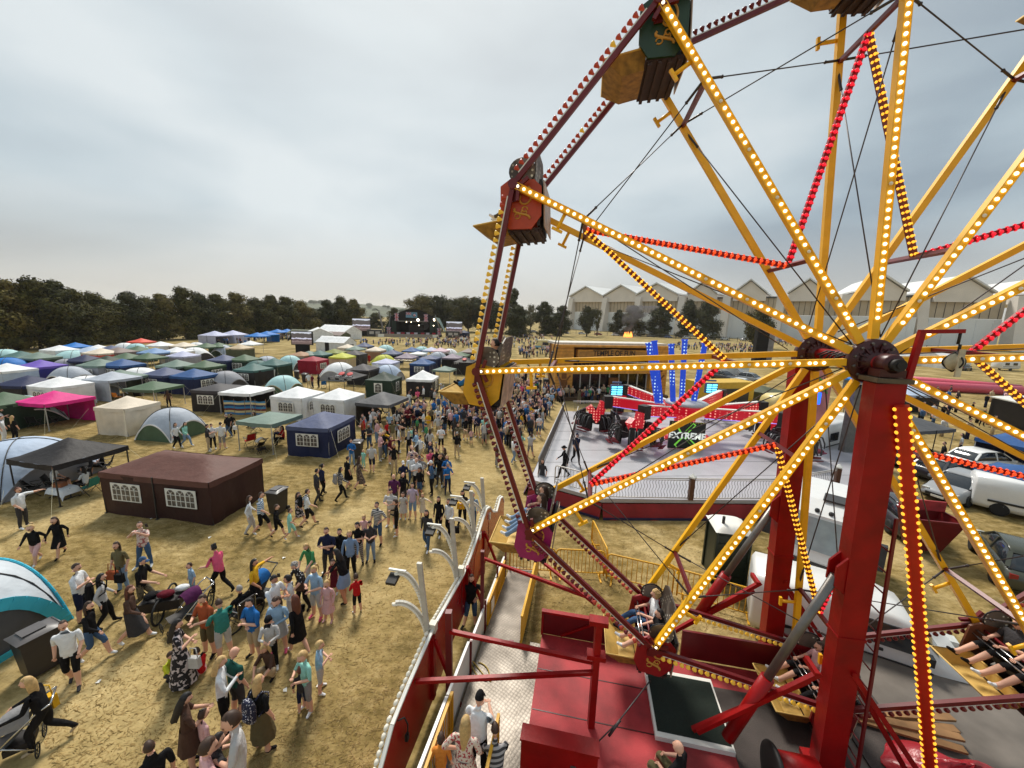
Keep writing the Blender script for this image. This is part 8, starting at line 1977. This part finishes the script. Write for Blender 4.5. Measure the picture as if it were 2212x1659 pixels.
def crowd(poly, n, zone, group, faces, poses, child=.16, gap=.42, zz=0.0):
    P_ = [at(x, y, zz) for x, y in poly]; pl = [(q.x, q.y) for q in P_]
    xs = [q[0] for q in pl]; ys = [q[1] for q in pl]; k = 0; tries = 0
    ar = .5 * abs(sum(pl[i][0] * pl[(i + 1) % len(pl)][1] - pl[(i + 1) % len(pl)][0] * pl[i][1] for i in range(len(pl))))
    while k < n and tries < 9000:
        tries += 1
        x, y = rc.uniform(min(xs), max(xs)), rc.uniform(min(ys), max(ys))
        if not inside(pl, x, y): continue
        if rc.random() > (min(ys) / y) ** 1.1 * 1.6: continue
        if any((x - a) ** 2 + (y - b_) ** 2 < gap * gap for a, b_ in PLACED): continue
        ch = rc.random() < child; sex = 'c' if ch else ('f' if rc.random() < .55 else 'm')
        for _ in range(60):
            tp, bt = pick(TOPS), pick(BOTS)
            if sex == 'm' and bt.split(':')[0] in ('skirt', 'dress'): continue
            hs = rc.choice(['long', 'longer', 'pony', 'bun', 'long'] if sex == 'f' else (['short', 'pony'] if ch else ['short', 'crop', 'short', 'cap', 'bald'])); hc_ = rc.choice(['black', 'brown', 'brown', 'auburn', 'blond', 'black', 'grey'] if hs != 'cap' else ['black', 'navy', 'white'])
            kind, _, bc = bt.partition(':')
            bn = {'dress': 'dress'}.get(kind, (NICE.get(bc, bc) + ' ' + kind) if bc else ('denim jeans' if bt == 'denim' else 'pale jeans' if bt == 'lightdenim' else bt + ' trousers'))
            hn = 'bald' if hs == 'bald' else (hc_ + ' cap' if hs == 'cap' else {'long': 'long', 'longer': 'flowing', 'pony': 'tied', 'bun': 'pinned up', 'short': 'short', 'crop': 'cropped'}[hs] + ' ' + hc_ + ' hair')
            lb = ('child' if ch else 'person') + ' in ' + NICE.get(tp, tp) + (' dress' if kind == 'dress' else ' top, ' + bn) + ', ' + hn + ', ' + zone
            if lb not in USED: break
        USED.add(lb)
        person(Vector((x, y, zz)), rc.choice(faces) + rc.uniform(-28, 28), rc.choice(poses), sex, tp, bt, hs if hs == 'bald' else hs + ':' + hc_, lb, group, 'long' if rc.random() < .45 else 'short', rc.uniform(.6, .88) if ch else rc.uniform(.94, 1.04), 1 if rc.random() < .12 else 0, rc.choice(['white', 'black', 'white', 'charcoal']))
        PLACED.append((x, y)); k += 1
PS = ['stand', 'stand', 'stroll', 'walk', 'folded', 'phone', 'hip', 'hold', 'stand', 'point']
GQ = 'people queueing and strolling between the tents and the rides'
crowd([cp('E', 880, 190), cp('E', 1480, 320), cp('E', 1700, 210), cp('E', 1800, 60), cp('B', 2120, 1420), cp('B', 1900, 1180), cp('B', 1280, 1230), cp('B', 950, 1330)], 84, 'in the thick crowd', GQ, [180, 150, 0, 90, -90], PS)
crowd([cp('E', 1280, 430), cp('E', 1700, 470), cp('E', 1760, 260), cp('E', 1400, 240)], 16, 'in the fascia queue', GQ, [170, 200, 100], PS)
crowd([cp('B', 1300, 1210), cp('B', 1900, 1190), cp('B', 2212, 1120), cp('B', 2000, 1010), cp('B', 1380, 1050)], 26, 'near white topped gazebo', GQ, [180, 0, 90, -90], PS)
crowd([cp('C', -120, 1660), cp('C', 150, 1640), cp('C', 330, 1240), cp('C', 420, 1080), cp('C', 330, 960), cp('C', 80, 1010), cp('C', -60, 1300)], 66, 'along the ride platform', 'people lined up along the ride platform', [-60, -30, 180, -90], ['stand', 'stand', 'hold', 'folded', 'phone', 'photo', 'stroll'], gap=.36)
crowd([cp('C', 400, 1000), cp('C', 560, 1110), cp('C', 900, 1080), cp('C', 900, 985), cp('C', 420, 950)], 30, 'at the fun house', 'people waiting at the fun house', [0, 20, -20, 180], ['stand', 'stand', 'stroll', 'folded', 'phone'])
crowd([cp('C', 0, 950), cp('C', 300, 930), cp('C', 380, 850), cp('C', 150, 800), cp('C', -150, 880)], 16, 'before the fun house', GQ, [180, 0, 90], PS)
NPN = NP
def far_crowd(polys, name, label):
    b = MB(); mats_ = [SKINS[0]] + [fab(n_) for n_ in ('black', 'charcoal', 'white', 'navy', 'maroon', 'lightgrey', 'palepink', 'denim', 'beige', 'blue')] + [MATS['hair_brown'], MATS['hair_black'], MATS['hair_blond']]
    for poly, n, sit in polys:
        P_ = [at(x, y, 0) for x, y in poly]; pl = [(q.x, q.y) for q in P_]; xs = [q[0] for q in pl]; ys = [q[1] for q in pl]; k = 0; tr = 0
        while k < n and tr < 20000:
            tr += 1; x, y = rc.uniform(min(xs), max(xs)), rc.uniform(min(ys), max(ys))
            if not inside(pl, x, y): continue
            if rc.random() > min(ys) / y: continue
            h = (rc.uniform(.95, 1.2) if rc.random() < sit else rc.uniform(1.5, 1.8)); t_ = rc.randrange(1, 11); l_ = rc.choice([1, 2, 4, 8, 9, 1])
            for s_ in (-1, 1): b.tube([(x + .09 * s_, y, 0), (x + .09 * s_, y, h * .5)], .075, 5, l_)
            b.lathe([(.15, 0), (.18, h * .12), (.21, h * .3), (.1, h * .36)], (x, y, h * .48), WZ, 6, t_)
            for s_ in (-1, 1): b.tube([(x + .22 * s_, y, h * .8), (x + .27 * s_, y - .05, h * .62), (x + .2 * s_, y - .18, h * .52)], .045, 4, t_ if rc.random() < .5 else 0)
            b.ball((x, y, h * .92), (.085, .1, .12), 6, 5, 0); b.ball((x, y + .03, h * .945), (.095, .1, .11), 6, 4, rc.choice([11, 12, 12, 13])); k += 1
    o = b.build(name, mats_); o['kind'] = 'stuff'; tag(o, label, 'crowd')
far_crowd([([cp('B', 870, 560), cp('B', 1200, 585), cp('B', 1640, 600), cp('B', 1900, 600), cp('B', 1900, 530), cp('B', 1640, 520), cp('B', 1200, 530)], 130, .55), ([cp('B', 1600, 575), cp('B', 2212, 590), cp('B', 2212, 520), cp('B', 1700, 520)], 110, .1), ([cp('C', 0, 600), cp('C', 400, 600), cp('C', 380, 500), cp('C', 0, 500)], 70, .1), ([cp('C', 60, 690), cp('C', 400, 680), cp('C', 400, 610), cp('C', 100, 610)], 50, .1),
 ([cp('C', 1440, 620), cp('C', 2212, 650), cp('C', 2212, 580), cp('C', 1440, 570)], 120, .05), ([(1640, 745), (1735, 752), (1735, 738), (1640, 735)], 40, .05), ([cp('C', -80, 1500), cp('C', 150, 1500), cp('C', 340, 1200), cp('C', 400, 1000), cp('C', 60, 1010)], 70, 0), ([cp('B', 1200, 1260), cp('B', 2150, 1400), cp('B', 2212, 1150), cp('B', 1500, 1150)], 70, 0), ([cp('C', 420, 1090), cp('C', 900, 1080), cp('C', 900, 980), cp('C', 420, 960)], 40, 0), ([cp('B', 1800, 1150), cp('C', 350, 980), cp('C', 150, 800), cp('B', 1900, 1000)], 40, 0), ([(1975, 950), (2205, 955), (2205, 850), (1975, 865)], 26, .1), ([cp('B', 0, 540), cp('B', 330, 540), cp('B', 330, 500), cp('B', 0, 510)], 45, .1), ([cp('A', 1750, 560), cp('A', 2212, 580), cp('A', 2212, 530), cp('A', 1900, 530)], 30, .2)], 'crowd', 'far crowd of tiny figures standing and sitting before the stage and across the field')
BIN = mat('bin_plastic', srgb(46, 42, 42), .5, var=.12); 
def bin_meshes():
    a = MB(); a.add([(-.24, -.28, .05), (.24, -.28, .05), (.24, .28, .05), (-.24, .28, .05), (-.29, -.36, .98), (.29, -.36, .98), (.29, .34, .98), (-.29, .34, .98)], [(3, 2, 1, 0), (0, 1, 5, 4), (1, 2, 6, 5), (2, 3, 7, 6), (3, 0, 4, 7)]); a.box((0, -.35, .95), (.6, .05, .07))
    b = MB(); b.grid(lambda u_, v_: Vector(((u_ - .5) * .66, (v_ - .5) * .8 - .01, .99 + .08 * (1 - abs(2 * u_ - 1) ** 3) * (1 - abs(2 * v_ - 1) ** 4))), 8, 8); b.tube([(-.26, .4, .99), (.26, .4, .99)], .025, 6); b.box((0, -.05, 1.08), (.36, .42, .012))
    c = MB()
    for s_ in (-.27, .27): c.lathe([(0, -.03), (.1, -.03), (.1, .03), (0, .03)], (s_, .3, .1), (1, 0, 0), 12)
    return a.mesh('bin_body', BIN), b.mesh('lid', mat('bin_lid', srgb(84, 80, 80), .4, var=.08)), c.mesh('bin_wheel', BLACKM)
BM_ = bin_meshes()
for q_, rz, lb in ((px('G', 370, 800), -.35, 'dark grey wheelie bin beside the turquoise trimmed tent'), (px('E', 215, 590), -.15, 'dark grey wheelie bin at the right end of the brown party tent'), (px('B', 905, 1555), .1, 'dark wheelie bin at the corner of the navy party tent'), (px('B', 445, 895), .2, 'dark wheelie bin in the tent rows by the pale dome'), (px('B', 375, 868), .4, 'small looking dark bin further back in the tent rows')):
    b = empty('wheelie_bin', q_, lb, 'bin', 'wheelie bins', rz)
    for nm, me in zip(('bin_body', 'lid', 'bin_wheel'), BM_): link(nm, me, b).scale = (.98, .98, 1.12)
def spoked(r, par, loc, m=TYRE):
    b = MB(); b.tube([(r * math.cos(i * PI / 10), 0, r * math.sin(i * PI / 10)) for i in range(21)], r * .09, 6, caps=False)
    for i in range(6): b.tube([(0, 0, 0), (r * math.cos(i * 1.047), 0, r * math.sin(i * 1.047))], .006, 3)
    return link('wheel', b.mesh('wheel', m), par, loc)
def pushchair(p, rz, hood, label, metal=True):
    t_ = empty('pushchair', p, label, 'pushchair', 'pushchairs', rz); fm_ = CHROME if metal else DARKG
    b = MB()
    for s_ in (-.24, .24): b.tube([(s_, -.62, 1.05), (s_, -.45, .98), (s_, .55, .12)], .018, 6); b.tube([(s_, -.35, .12), (s_, .12, .52)], .016, 6)
    b.tube([(-.24, -.62, 1.05), (.24, -.62, 1.05)], .022, 6); link('frame', b.mesh('frame', fm_), t_)
    b = MB(); b.grid(lambda u_, v_: Vector(((u_ - .5) * .44, -.3 + .75 * v_, .78 - .42 * math.sin(min(1, v_ * 1.5) * PI / 2) + .05 * abs(2 * u_ - 1))), 6, 8); b.box((0, -.1, .3), (.4, .4, .14)); link('seat', b.mesh('seat', SEATB), t_)
    b = MB(); b.grid(lambda u_, v_: Vector((.25 * math.cos(PI * u_), -.32 + .42 * v_, .78 + .30 * math.sin(PI * u_) * math.sin(PI * (.35 + .45 * v_)))), 10, 6); link('hood', b.mesh('hood', fab(hood)), t_)
    for s_ in (-.26, .26): spoked(.13, t_, (s_, .55, .13)); spoked(.14, t_, (s_, -.35, .14))
pushchair(px('D', 1650, 1560), math.radians(150), 'purple', 'purple hooded pushchair pushed by the bright pink top'); pushchair(px('G', 140, 1560), math.radians(130), 'grey', 'pushchair with white frame and grey hood in the lower left corner')
pushchair(px('E', 40, 1390), math.radians(170), 'blue', 'dark pushchair with blue bag beside the wheelchair', False); pushchair(px('B', 60, 1510), math.radians(60), 'lightgrey', 'pushchair under the grey green flat gazebo', False); pushchair(px('B', 1520, 1490), math.radians(190), 'black', 'black pushchair in the middle of the crowd', False)
wc = empty('wheelchair', px('D', 2120, 1565), 'black wheelchair with the grey haired sitter', 'wheelchair', None, math.radians(70))
b = MB(); b.box((0, 0, .40), (.44, .44, .05)); b.box((0, -.24, .66), (.44, .05, .5)); link('seat', b.mesh('seat', SEATB), wc)
b = MB()
for s_ in (-.25, .25): b.tube([(s_, -.35, .92), (s_, -.24, .9), (s_, -.22, .3), (s_, .4, .3), (s_, .5, .1)], .016, 6); b.tube([(s_, -.2, .62), (s_, .2, .62)], .02, 6)
link('frame', b.mesh('frame', CHROME), wc)
for s_ in (-.3, .3): spoked(.3, wc, (s_, -.1, .3))
for s_ in (-.22, .22): spoked(.09, wc, (s_, .38, .09))
tr = empty('bicycle_trailer', px('D', 1450, 1470), 'loaded black bicycle trailer with two big spoked wheels', 'trailer', None, math.radians(-72))
b = MB(); b.box((0, 0, .45), (.6, 1.0, .3)); b.grid(lambda u_, v_: Vector(((u_ - .5) * .56, (v_ - .5) * .9, .6 + .09 * math.sin(u_ * 9) * math.sin(v_ * 7))), 8, 8); link('tray', b.mesh('tray', SEATB), tr)
b = MB(); b.ball((.1, .1, .72), (.16, .24, .1), 8, 5, 0); b.ball((-.12, .42, .7), (.14, .2, .09), 8, 5, 1); b.ball((.05, -.3, .7), (.2, .16, .1), 8, 5, 2); link('luggage', b.mesh('luggage', [fab('maroon'), fab('white'), fab('black')]), tr)
b = MB(); b.tube([(0, .5, .45), (0, 1.1, .6)], .02, 6); link('tow_bar', b.mesh('tow_bar', DARKG), tr)
b = MB(); b.tube([(-.25, -.5, .5), (-.25, -.75, .9), (.25, -.75, .9), (.25, -.5, .5)], .018, 6); link('handle', b.mesh('handle', DARKG), tr)
for s_ in (-.38, .38): spoked(.33, tr, (s_, .0, .33))
spoked(.25, tr, (0, 1.15, .26))
def chair_meshes():
    a = MB(); a.grid(lambda u_, v_: Vector(((u_ - .5) * .52, -.2 + .42 * v_, .42 - .05 * math.sin(PI * v_))), 4, 4); a.grid(lambda u_, v_: Vector(((u_ - .5) * .52, -.2 - .16 * v_, .42 + .48 * v_)), 4, 4)
    b = MB()
    for s_ in (-.28, .28):
        b.tube([(s_, .26, .0), (s_, -.26, .62)], .014, 5); b.tube([(s_, -.26, 0), (s_, .24, .62)], .014, 5); b.tube([(s_, -.36, .9), (s_, -.2, .4)], .014, 5); b.bar((s_, -.26, .62), (s_, .26, .64), .05, .02)
    b.tube([(-.28, .24, .02), (.28, -.24, .4)], .012, 5); return a.mesh('seat_cloth', SEATB), b.mesh('chair_frame', DARKG)
CM = chair_meshes()
for i, (c, x, y, col, rz, lb) in enumerate((('D', 310, 440, 'black', -1, 'black camping chair left under the black gazebo'), ('D', 490, 405, 'black', -1, 'black camping chair under the sitter in white'), ('D', 790, 430, 'teal', 1.6, 'teal camping chair at the end of the brown party tent'), ('D', 740, 300, 'charcoal', 2.6, 'grey high backed camping chair behind the picnic table'), ('D', 930, 235, 'black', 2.2, 'black camping chair behind the brown party tent'),
  ('A', 310, 1290, 'black', .3, 'left black camping chair under the pink gazebo'), ('A', 480, 1270, 'black', -.3, 'right black camping chair under the pink gazebo'), ('A', 1030, 1060, 'orange', 0, 'orange camping chair beside the pale blue grey gazebo'), ('A', 1210, 1050, 'black', .4, 'dark camping chair under the green gazebo'), ('A', 2180, 1450, 'red', 1, 'red camping chair under the grey green flat gazebo'), ('B', 980, 1230, 'black', 2, 'black camping chair under the dark grey gazebo'), ('B', 1060, 1150, 'green', 2.4, 'green camping chair under the dark grey gazebo'), ('B', 1150, 1195, 'charcoal', -1, 'grey camping chair at the dark grey gazebo'), ('A', 1750, 690, 'red', 0, 'red camping chair before the white dome'), ('B', 20, 1330, 'charcoal', -1.6, 'dark chair left under the grey green flat gazebo'), ('B', 200, 1330, 'black', 1.8, 'tall black chair under the grey green flat gazebo'), ('B', 610, 945, 'blue', .5, 'blue camping chair beside the big white dome'))):
    t_ = empty('camping_chair', px(c, x, y), lb, 'chair', 'folding camping chairs', rz)
    link('seat_cloth', CM[0], t_, mats=[fab(col)]); link('chair_frame', CM[1], t_)
tb_ = empty('picnic_table', px('D', 560, 455), 'low picnic table with white cloth under the black gazebo', 'table', None, -.2)
b = MB(); b.grid(lambda u_, v_: Vector(((u_ - .5) * 1.2, (v_ - .5) * .8, .52 - .34 * max(0, abs(2 * u_ - 1) - .8) * 4 - .3 * max(0, abs(2 * v_ - 1) - .8) * 4)), 14, 14); link('tablecloth', b.mesh('tablecloth', fab('white')), tb_)
b = MB()
for x in (-.45, .45): b.box((x, 0, .25), (.04, .04, .5)); b.box((x, 0, .02), (.04, .6, .04))
b.box((0, 0, .3), (.9, .04, .04)); link('table_frame', b.mesh('table_frame', DARKG), tb_)
b = MB(); b.box((0, 0, .09), (.42, .3, .18)); b.box((0, 0, .185), (.38, .26, .02)); tag(link('wooden_box', b.mesh('wooden_box', mat('crate_wood', srgb(150, 92, 58), .8, var=.2)), None, px('D', 540, 455) + WZ * .53), 'brown wooden box on the white picnic cloth', 'box')
def windbreak():
    m = bpy.data.materials.new('windbreak_stripes'); m.use_nodes = True; t = m.node_tree; n = t.nodes.new; L = t.links.new
    tcn = n('ShaderNodeTexCoord'); s = n('ShaderNodeSeparateXYZ'); L(tcn.outputs['Generated'], s.inputs[0]); r = n('ShaderNodeValToRGB'); r.color_ramp.interpolation = 'CONSTANT'; el = r.color_ramp.elements
    cs = [(60, 120, 170), (210, 190, 140), (110, 50, 44), (60, 130, 180), (36, 60, 100), (220, 200, 150), (60, 130, 180)]
    el[0].color = (*srgb(*cs[0]), 1); el[1].position = .14; el[1].color = (*srgb(*cs[1]), 1)
    for i in range(2, 7): q = el.new(i / 7); q.color = (*srgb(*cs[i]), 1)
    L(s.outputs['Z'], r.inputs[0]); L(r.outputs[0], t.nodes['Principled BSDF'].inputs['Base Color']); t.nodes['Principled BSDF'].inputs['Roughness'].default_value = .8
    a, c = px('A', 1955, 1175), px('B', 110, 1180); w_ = empty('windbreak', a, 'blue and cream striped windbreak before the white roofed gazebo', 'windbreak')
    b = MB(); b.grid(lambda u_, v_: (c - a) * u_ + Vector((0, .12 * math.sin(u_ * PI * 4), 1.25 * v_ - .05 * math.sin(u_ * PI * 4) ** 2 * v_)), 24, 4); link('windbreak_cloth', b.mesh('windbreak_cloth', m), w_)
    b = MB()
    for i in range(5): b.tube([(c - a) * (i / 4), (c - a) * (i / 4) + WZ * 1.4], .02, 5)
    link('windbreak_poles', b.mesh('windbreak_poles', mat('plank_wood', srgb(140, 104, 66))), w_)
windbreak()
def GR(x, y, z, roof, wall='', walls='', rz=20, **k): return gazebo(at(x, y, z), math.radians(rz), roof, wall, walls, '', peak=z, **k)
n0_ = len(TENTS)
gazebo(at(2235, 930, 2.9), .35, 'blue', 'navy', 'ne', sx=4.5, sy=3.4, peak=2.9, eave=2.1, flare=.15, desc='big blue gazebo stall at the right edge behind the lit spokes')
GR(1965, 898, 2.6, 'darkgrey', '', '', 15, sx=4.2, sy=3.4, flare=.08, desc='open grey canopy between the red column and the blue stall')
GR(2215, 1005, 2.4, 'blue', 'blue', 'n', 20, sx=2.6, sy=2.6, desc='low blue stall canopy cut by the right edge')
gazebo(Vector((45.5, 44, 0)), .1, 'paleblue', 'black', 'swe', sx=4, sy=4, peak=2.9, desc='white topped stall with black menu walls right of the hub')
gazebo(Vector((50, 53, 0)), .1, 'bright', 'paleblue', 'n', sx=4.4, sy=4.4, peak=3.2, desc='steep blue canopy behind the white topped stall')
gazebo(Vector((27.8, 42.6, 0)), .5, 'khaki', 'khaki', 'swen', sx=3.6, sy=3.6, peak=2.5, flare=.1, desc='khaki tent with pale window sheet behind the lit ride arms')
gazebo(Vector((37, 66, 0)), .2, 'aqua', 'white', 'swen', sx=4, sy=5, peak=2.6, desc='pale closed tent behind the parked cars')
for k, (x, y) in enumerate(((96, 100), (106, 96))): marquee(Vector((x, y, 0)), .2, 'white', 'white', 7, 9, 2.4, 4.4, ['left', 'right'][k] + ' white peaked marquee far right before the hangar', False)
for t_, ds in TENTS[n0_:]: t_['label'] = ds; t_['group'] = 'stalls and canopies right of the wheel'
fs_ = empty('food_trailer', Vector((50, 36, 0)), 'dark open food trailer with white awning at the right edge', 'food trailer', None, .2)
b = MB(); b.box((0, 1.2, 1.5), (7, .3, 2.6)); b.box((0, 0, .5), (7, 2.4, .2)); b.box((-3.4, 0, 1.5), (.2, 2.4, 2.6)); b.box((3.4, 0, 1.5), (.2, 2.4, 2.6)); link('trailer_body', b.mesh('trailer_body', SEATB), fs_)
b = MB(); b.prism([(-3.7, 1.4, 2.9), (3.7, 1.4, 2.9), (3.7, -2.2, 2.5), (-3.7, -2.2, 2.5)], (0, 0, .1)); link('awning', b.mesh('awning', WHITEP), fs_)
b = MB(); b.box((0, -1.1, 1.0), (6.6, .5, .08)); link('counter', b.mesh('counter', STEEL), fs_)
inf = empty('inflatable_ring', Vector((70, 62, 0)), 'long pink inflatable tube barrier on the grass at the right', 'inflatable')
b = MB(); b.tube([Vector((58, 60, .7)), Vector((66, 57, .7)), Vector((74, 55.5, .7)), Vector((76, 57, .7)), Vector((72, 60, .7)), Vector((62, 66, .7))], .7, 12); b.build('tube', mat('inflatable_pink', srgb(206, 84, 104), .4, var=.08), inf)
b = MB(); b.tube([Vector((80, 54, .9)), Vector((92, 52, .9))], .9, 10); tag(b.build('inflatable_slide', mat('inflatable_orange', srgb(220, 140, 60), .4, var=.1), None, Vector((86, 53, 0))), 'orange inflatable edge on the grass near the right border', 'inflatable')
pb_ = empty('painted_backboard', Vector((20.5, 26, 0)), 'tall pink painted board with laughing mouth and blue lamp behind the far red column', 'painted board', None, .15)
b = MB(); b.prism([(-1.3, 0, .6), (1.5, 0, .6), (1.5, 0, 5.2), (.6, 0, 6.3), (-.9, 0, 5.8)], (0, .15, 0)); link('board', b.mesh('board', mat('painted_pink', srgb(206, 132, 128), .5, var=.35, scale=.9)), pb_)
b = MB(); b.add([(-.5 + .55 * math.cos(i * PI / 8), -.04, 3.0 + .42 * math.sin(i * PI / 8) * (1 if i <= 8 else .6)) for i in range(16)], [tuple(range(15, -1, -1))]); link('painted_mouth', b.mesh('painted_mouth', mat('mouth_dark', srgb(96, 24, 40), .5)), pb_)
b = MB(); b.add([(-.5 + .45 * math.cos(i * PI / 8), -.05, 3.1 + .2 * math.sin(i * PI / 8)) for i in range(9)], [tuple(range(8, -1, -1))]); link('painted_teeth', b.mesh('painted_teeth', WHITEP), pb_)
b = MB()
for k in range(9): b.tube([(-1.25 + .06 * k, -.06, 5.2 - .1 * k), (-1.2 + .1 * k + .1 * math.sin(k), -.07, 3.6), (-1.1 + .05 * k, -.06, 1.4 + .2 * k)], .04, 4)
link('painted_hair', b.mesh('painted_hair', mat('straw_paint', srgb(190, 168, 140), .6)), pb_)
b = MB(); b.box((.1, -.15, 4.3), (.9, .2, .8)); link('blue_lamp', b.mesh('blue_lamp', B_GREEN), pb_)
b = MB()
for k in range(3): b.prism([(-.6 + k * .1, -.05, 5.4 - .25 * k), (.3, -.05, 5.8 - .25 * k), (1.2, -.05, 5.2 - .25 * k), (1.2, -.05, 5.08 - .25 * k), (.3, -.05, 5.66 - .25 * k), (-.6 + k * .1, -.05, 5.27 - .25 * k)], (0, -.03, 0))
link('green_chevron', b.mesh('green_chevron', mat('chevron_green', srgb(90, 170, 70), .5)), pb_)
for k, (x, y, h) in enumerate(((22.8, 25, 5.5), (24.2, 25.5, 5.5))):
    b = MB(); b.box((0, 0, h / 2), (.9, .5, h)); tag(link('ride_tower', b.mesh('ride_tower', mat('tower_grey', srgb(110, 108, 104), .5, .3, var=.2)), None, (x, y, 0)), ['left', 'right'][k] + ' grey steel ride tower beside the pink painted board', 'tower')
bx_ = 0
for x, y, s_, lb in ((2140, 1020, .9, 'large cardboard box under the blue stall'), (2165, 1030, .7, 'smaller cardboard box right under the blue stall'), (2085, 985, .8, 'cardboard box left beside the blue stall')):
    q_ = at(x, y, 0); b = MB(); b.box((0, 0, s_ * .4), (s_, s_ * .8, s_ * .8)); b.box((0, -s_ * .42, s_ * .82), (s_ * .98, s_ * .1, .02), Matrix.Rotation(.5, 3, 'X')); tag(link('cardboard_box', b.mesh('cardboard_box', mat('cardboard', srgb(168, 136, 100), .9, var=.1)), None, q_, (0, 0, .3)), lb, 'box', 'boxes at the blue stall')
for x, y, f_, sx_, tp, bt, hr_, lb in ((2070, 985, 40, 'f', 'white', 'black', 'long:black', 'person in white working under the blue stall'), (2030, 1010, 60, 'm', 'black', 'denim', 'short:brown', 'person in black between the grey canopy and the silver car'), (2150, 890, 100, 'm', 'white', 'navy', 'short:black', 'person in white tee on the grass above the blue stall'), (2095, 905, 200, 'm', 'black', 'black', 'short:black', 'person in black behind the lit spokes at the right'), (1985, 870, 20, 'f', 'maroon', 'black', 'long:brown', 'person in maroon at the white topped stall'), (2120, 920, 150, 'f', 'green', 'black', 'long:black', 'person in green tee behind the lit spokes at the right'), (2050, 860, 60, 'm', 'charcoal', 'denim', 'cap:black', 'person in grey with black cap at the food stalls')):
    person(at(x, y, 0), f_, 'stand', sx_, tp, bt, hr_, lb, 'people at the stalls on the right', fine=False)
st_ = empty('operator_seat', Vector((BOP.x, BOP.y, DZ)), 'black box seat under the bald ride operator', 'seat', None, math.radians(38))
b = MB(); b.box((0, -.02, .04), (.5, .45, .08)); link('seat_pad', b.mesh('seat_pad', SEATB), st_); b = MB(); b.box((0, -.3, .2), (.5, .06, .5)); link('seat_back', b.mesh('seat_back', SEATB), st_)
for c, x, y, z, lb in (('D', 1275, 705, 1.56, 'phone held up by the floral pink top'), ('H', 215, -20, 1.3, 'phone held by the white tee and grey shorts'), ('G', 1760, 1170, 1.3, 'phone held by the dark brown dress')):
    b = MB(); b.box((0, 0, 0), (.075, .02, .15)); tag(link('mobile_phone', b.mesh('mobile_phone', SEATB), None, px(c, x, y, z), (.3, 0, .3)), lb, 'phone')
g_, q = GON[240]
b = MB(); b.box((0, .128, .34), (.17, .012, .1)); lo_ = [o for o in COL.objects if o.get('label', '').startswith('blond rider in white tee')][0]
link('shirt_logo', b.mesh('shirt_logo', fab('maroon')), lo_)
for st_, sc_, sx2 in (('person in grey tee with a white logo band', 'white', .26),):
    o_ = [o for o in COL.objects if o.get('label', '').startswith(st_)][0]; b = MB(); b.box((0, .125, 1.27), (sx2, .012, .06)); link('shirt_logo', b.mesh('shirt_logo', fab(sc_)), o_)
rl = random.Random(6)
for i in range(14):
    q_ = at(rl.uniform(150, 830), rl.uniform(1120, 1560), .01); b = MB(); b.add([(-.05, -.04, 0), (.06, -.03, .02), (.05, .05, .01), (-.04, .04, .03)], [(0, 1, 2, 3)])
    tag(link('litter', b.mesh('litter', WHITEP), None, q_, (0, 0, rl.random() * 6)), 'small white scrap of litter lying on the dry grass', 'litter', 'litter scraps on the grass')
hz_ = bpy.data.materials.new('thin_haze'); hz_.use_nodes = True; t = hz_.node_tree; t.nodes.remove(t.nodes['Principled BSDF'])
vp = t.nodes.new('ShaderNodeVolumePrincipled'); vp.inputs['Color'].default_value = (.95, .95, .95, 1); vp.inputs['Density'].default_value = .00010; vp.inputs['Anisotropy'].default_value = .3
t.links.new(vp.outputs[0], t.nodes['Material Output'].inputs['Volume'])
b = MB(); b.box((0, 3100, 60), (7200, 6400, 124)); o = b.build('haze', hz_); o['kind'] = 'stuff'; o['label'] = 'thin pale haze that softens the distant hills and trees'
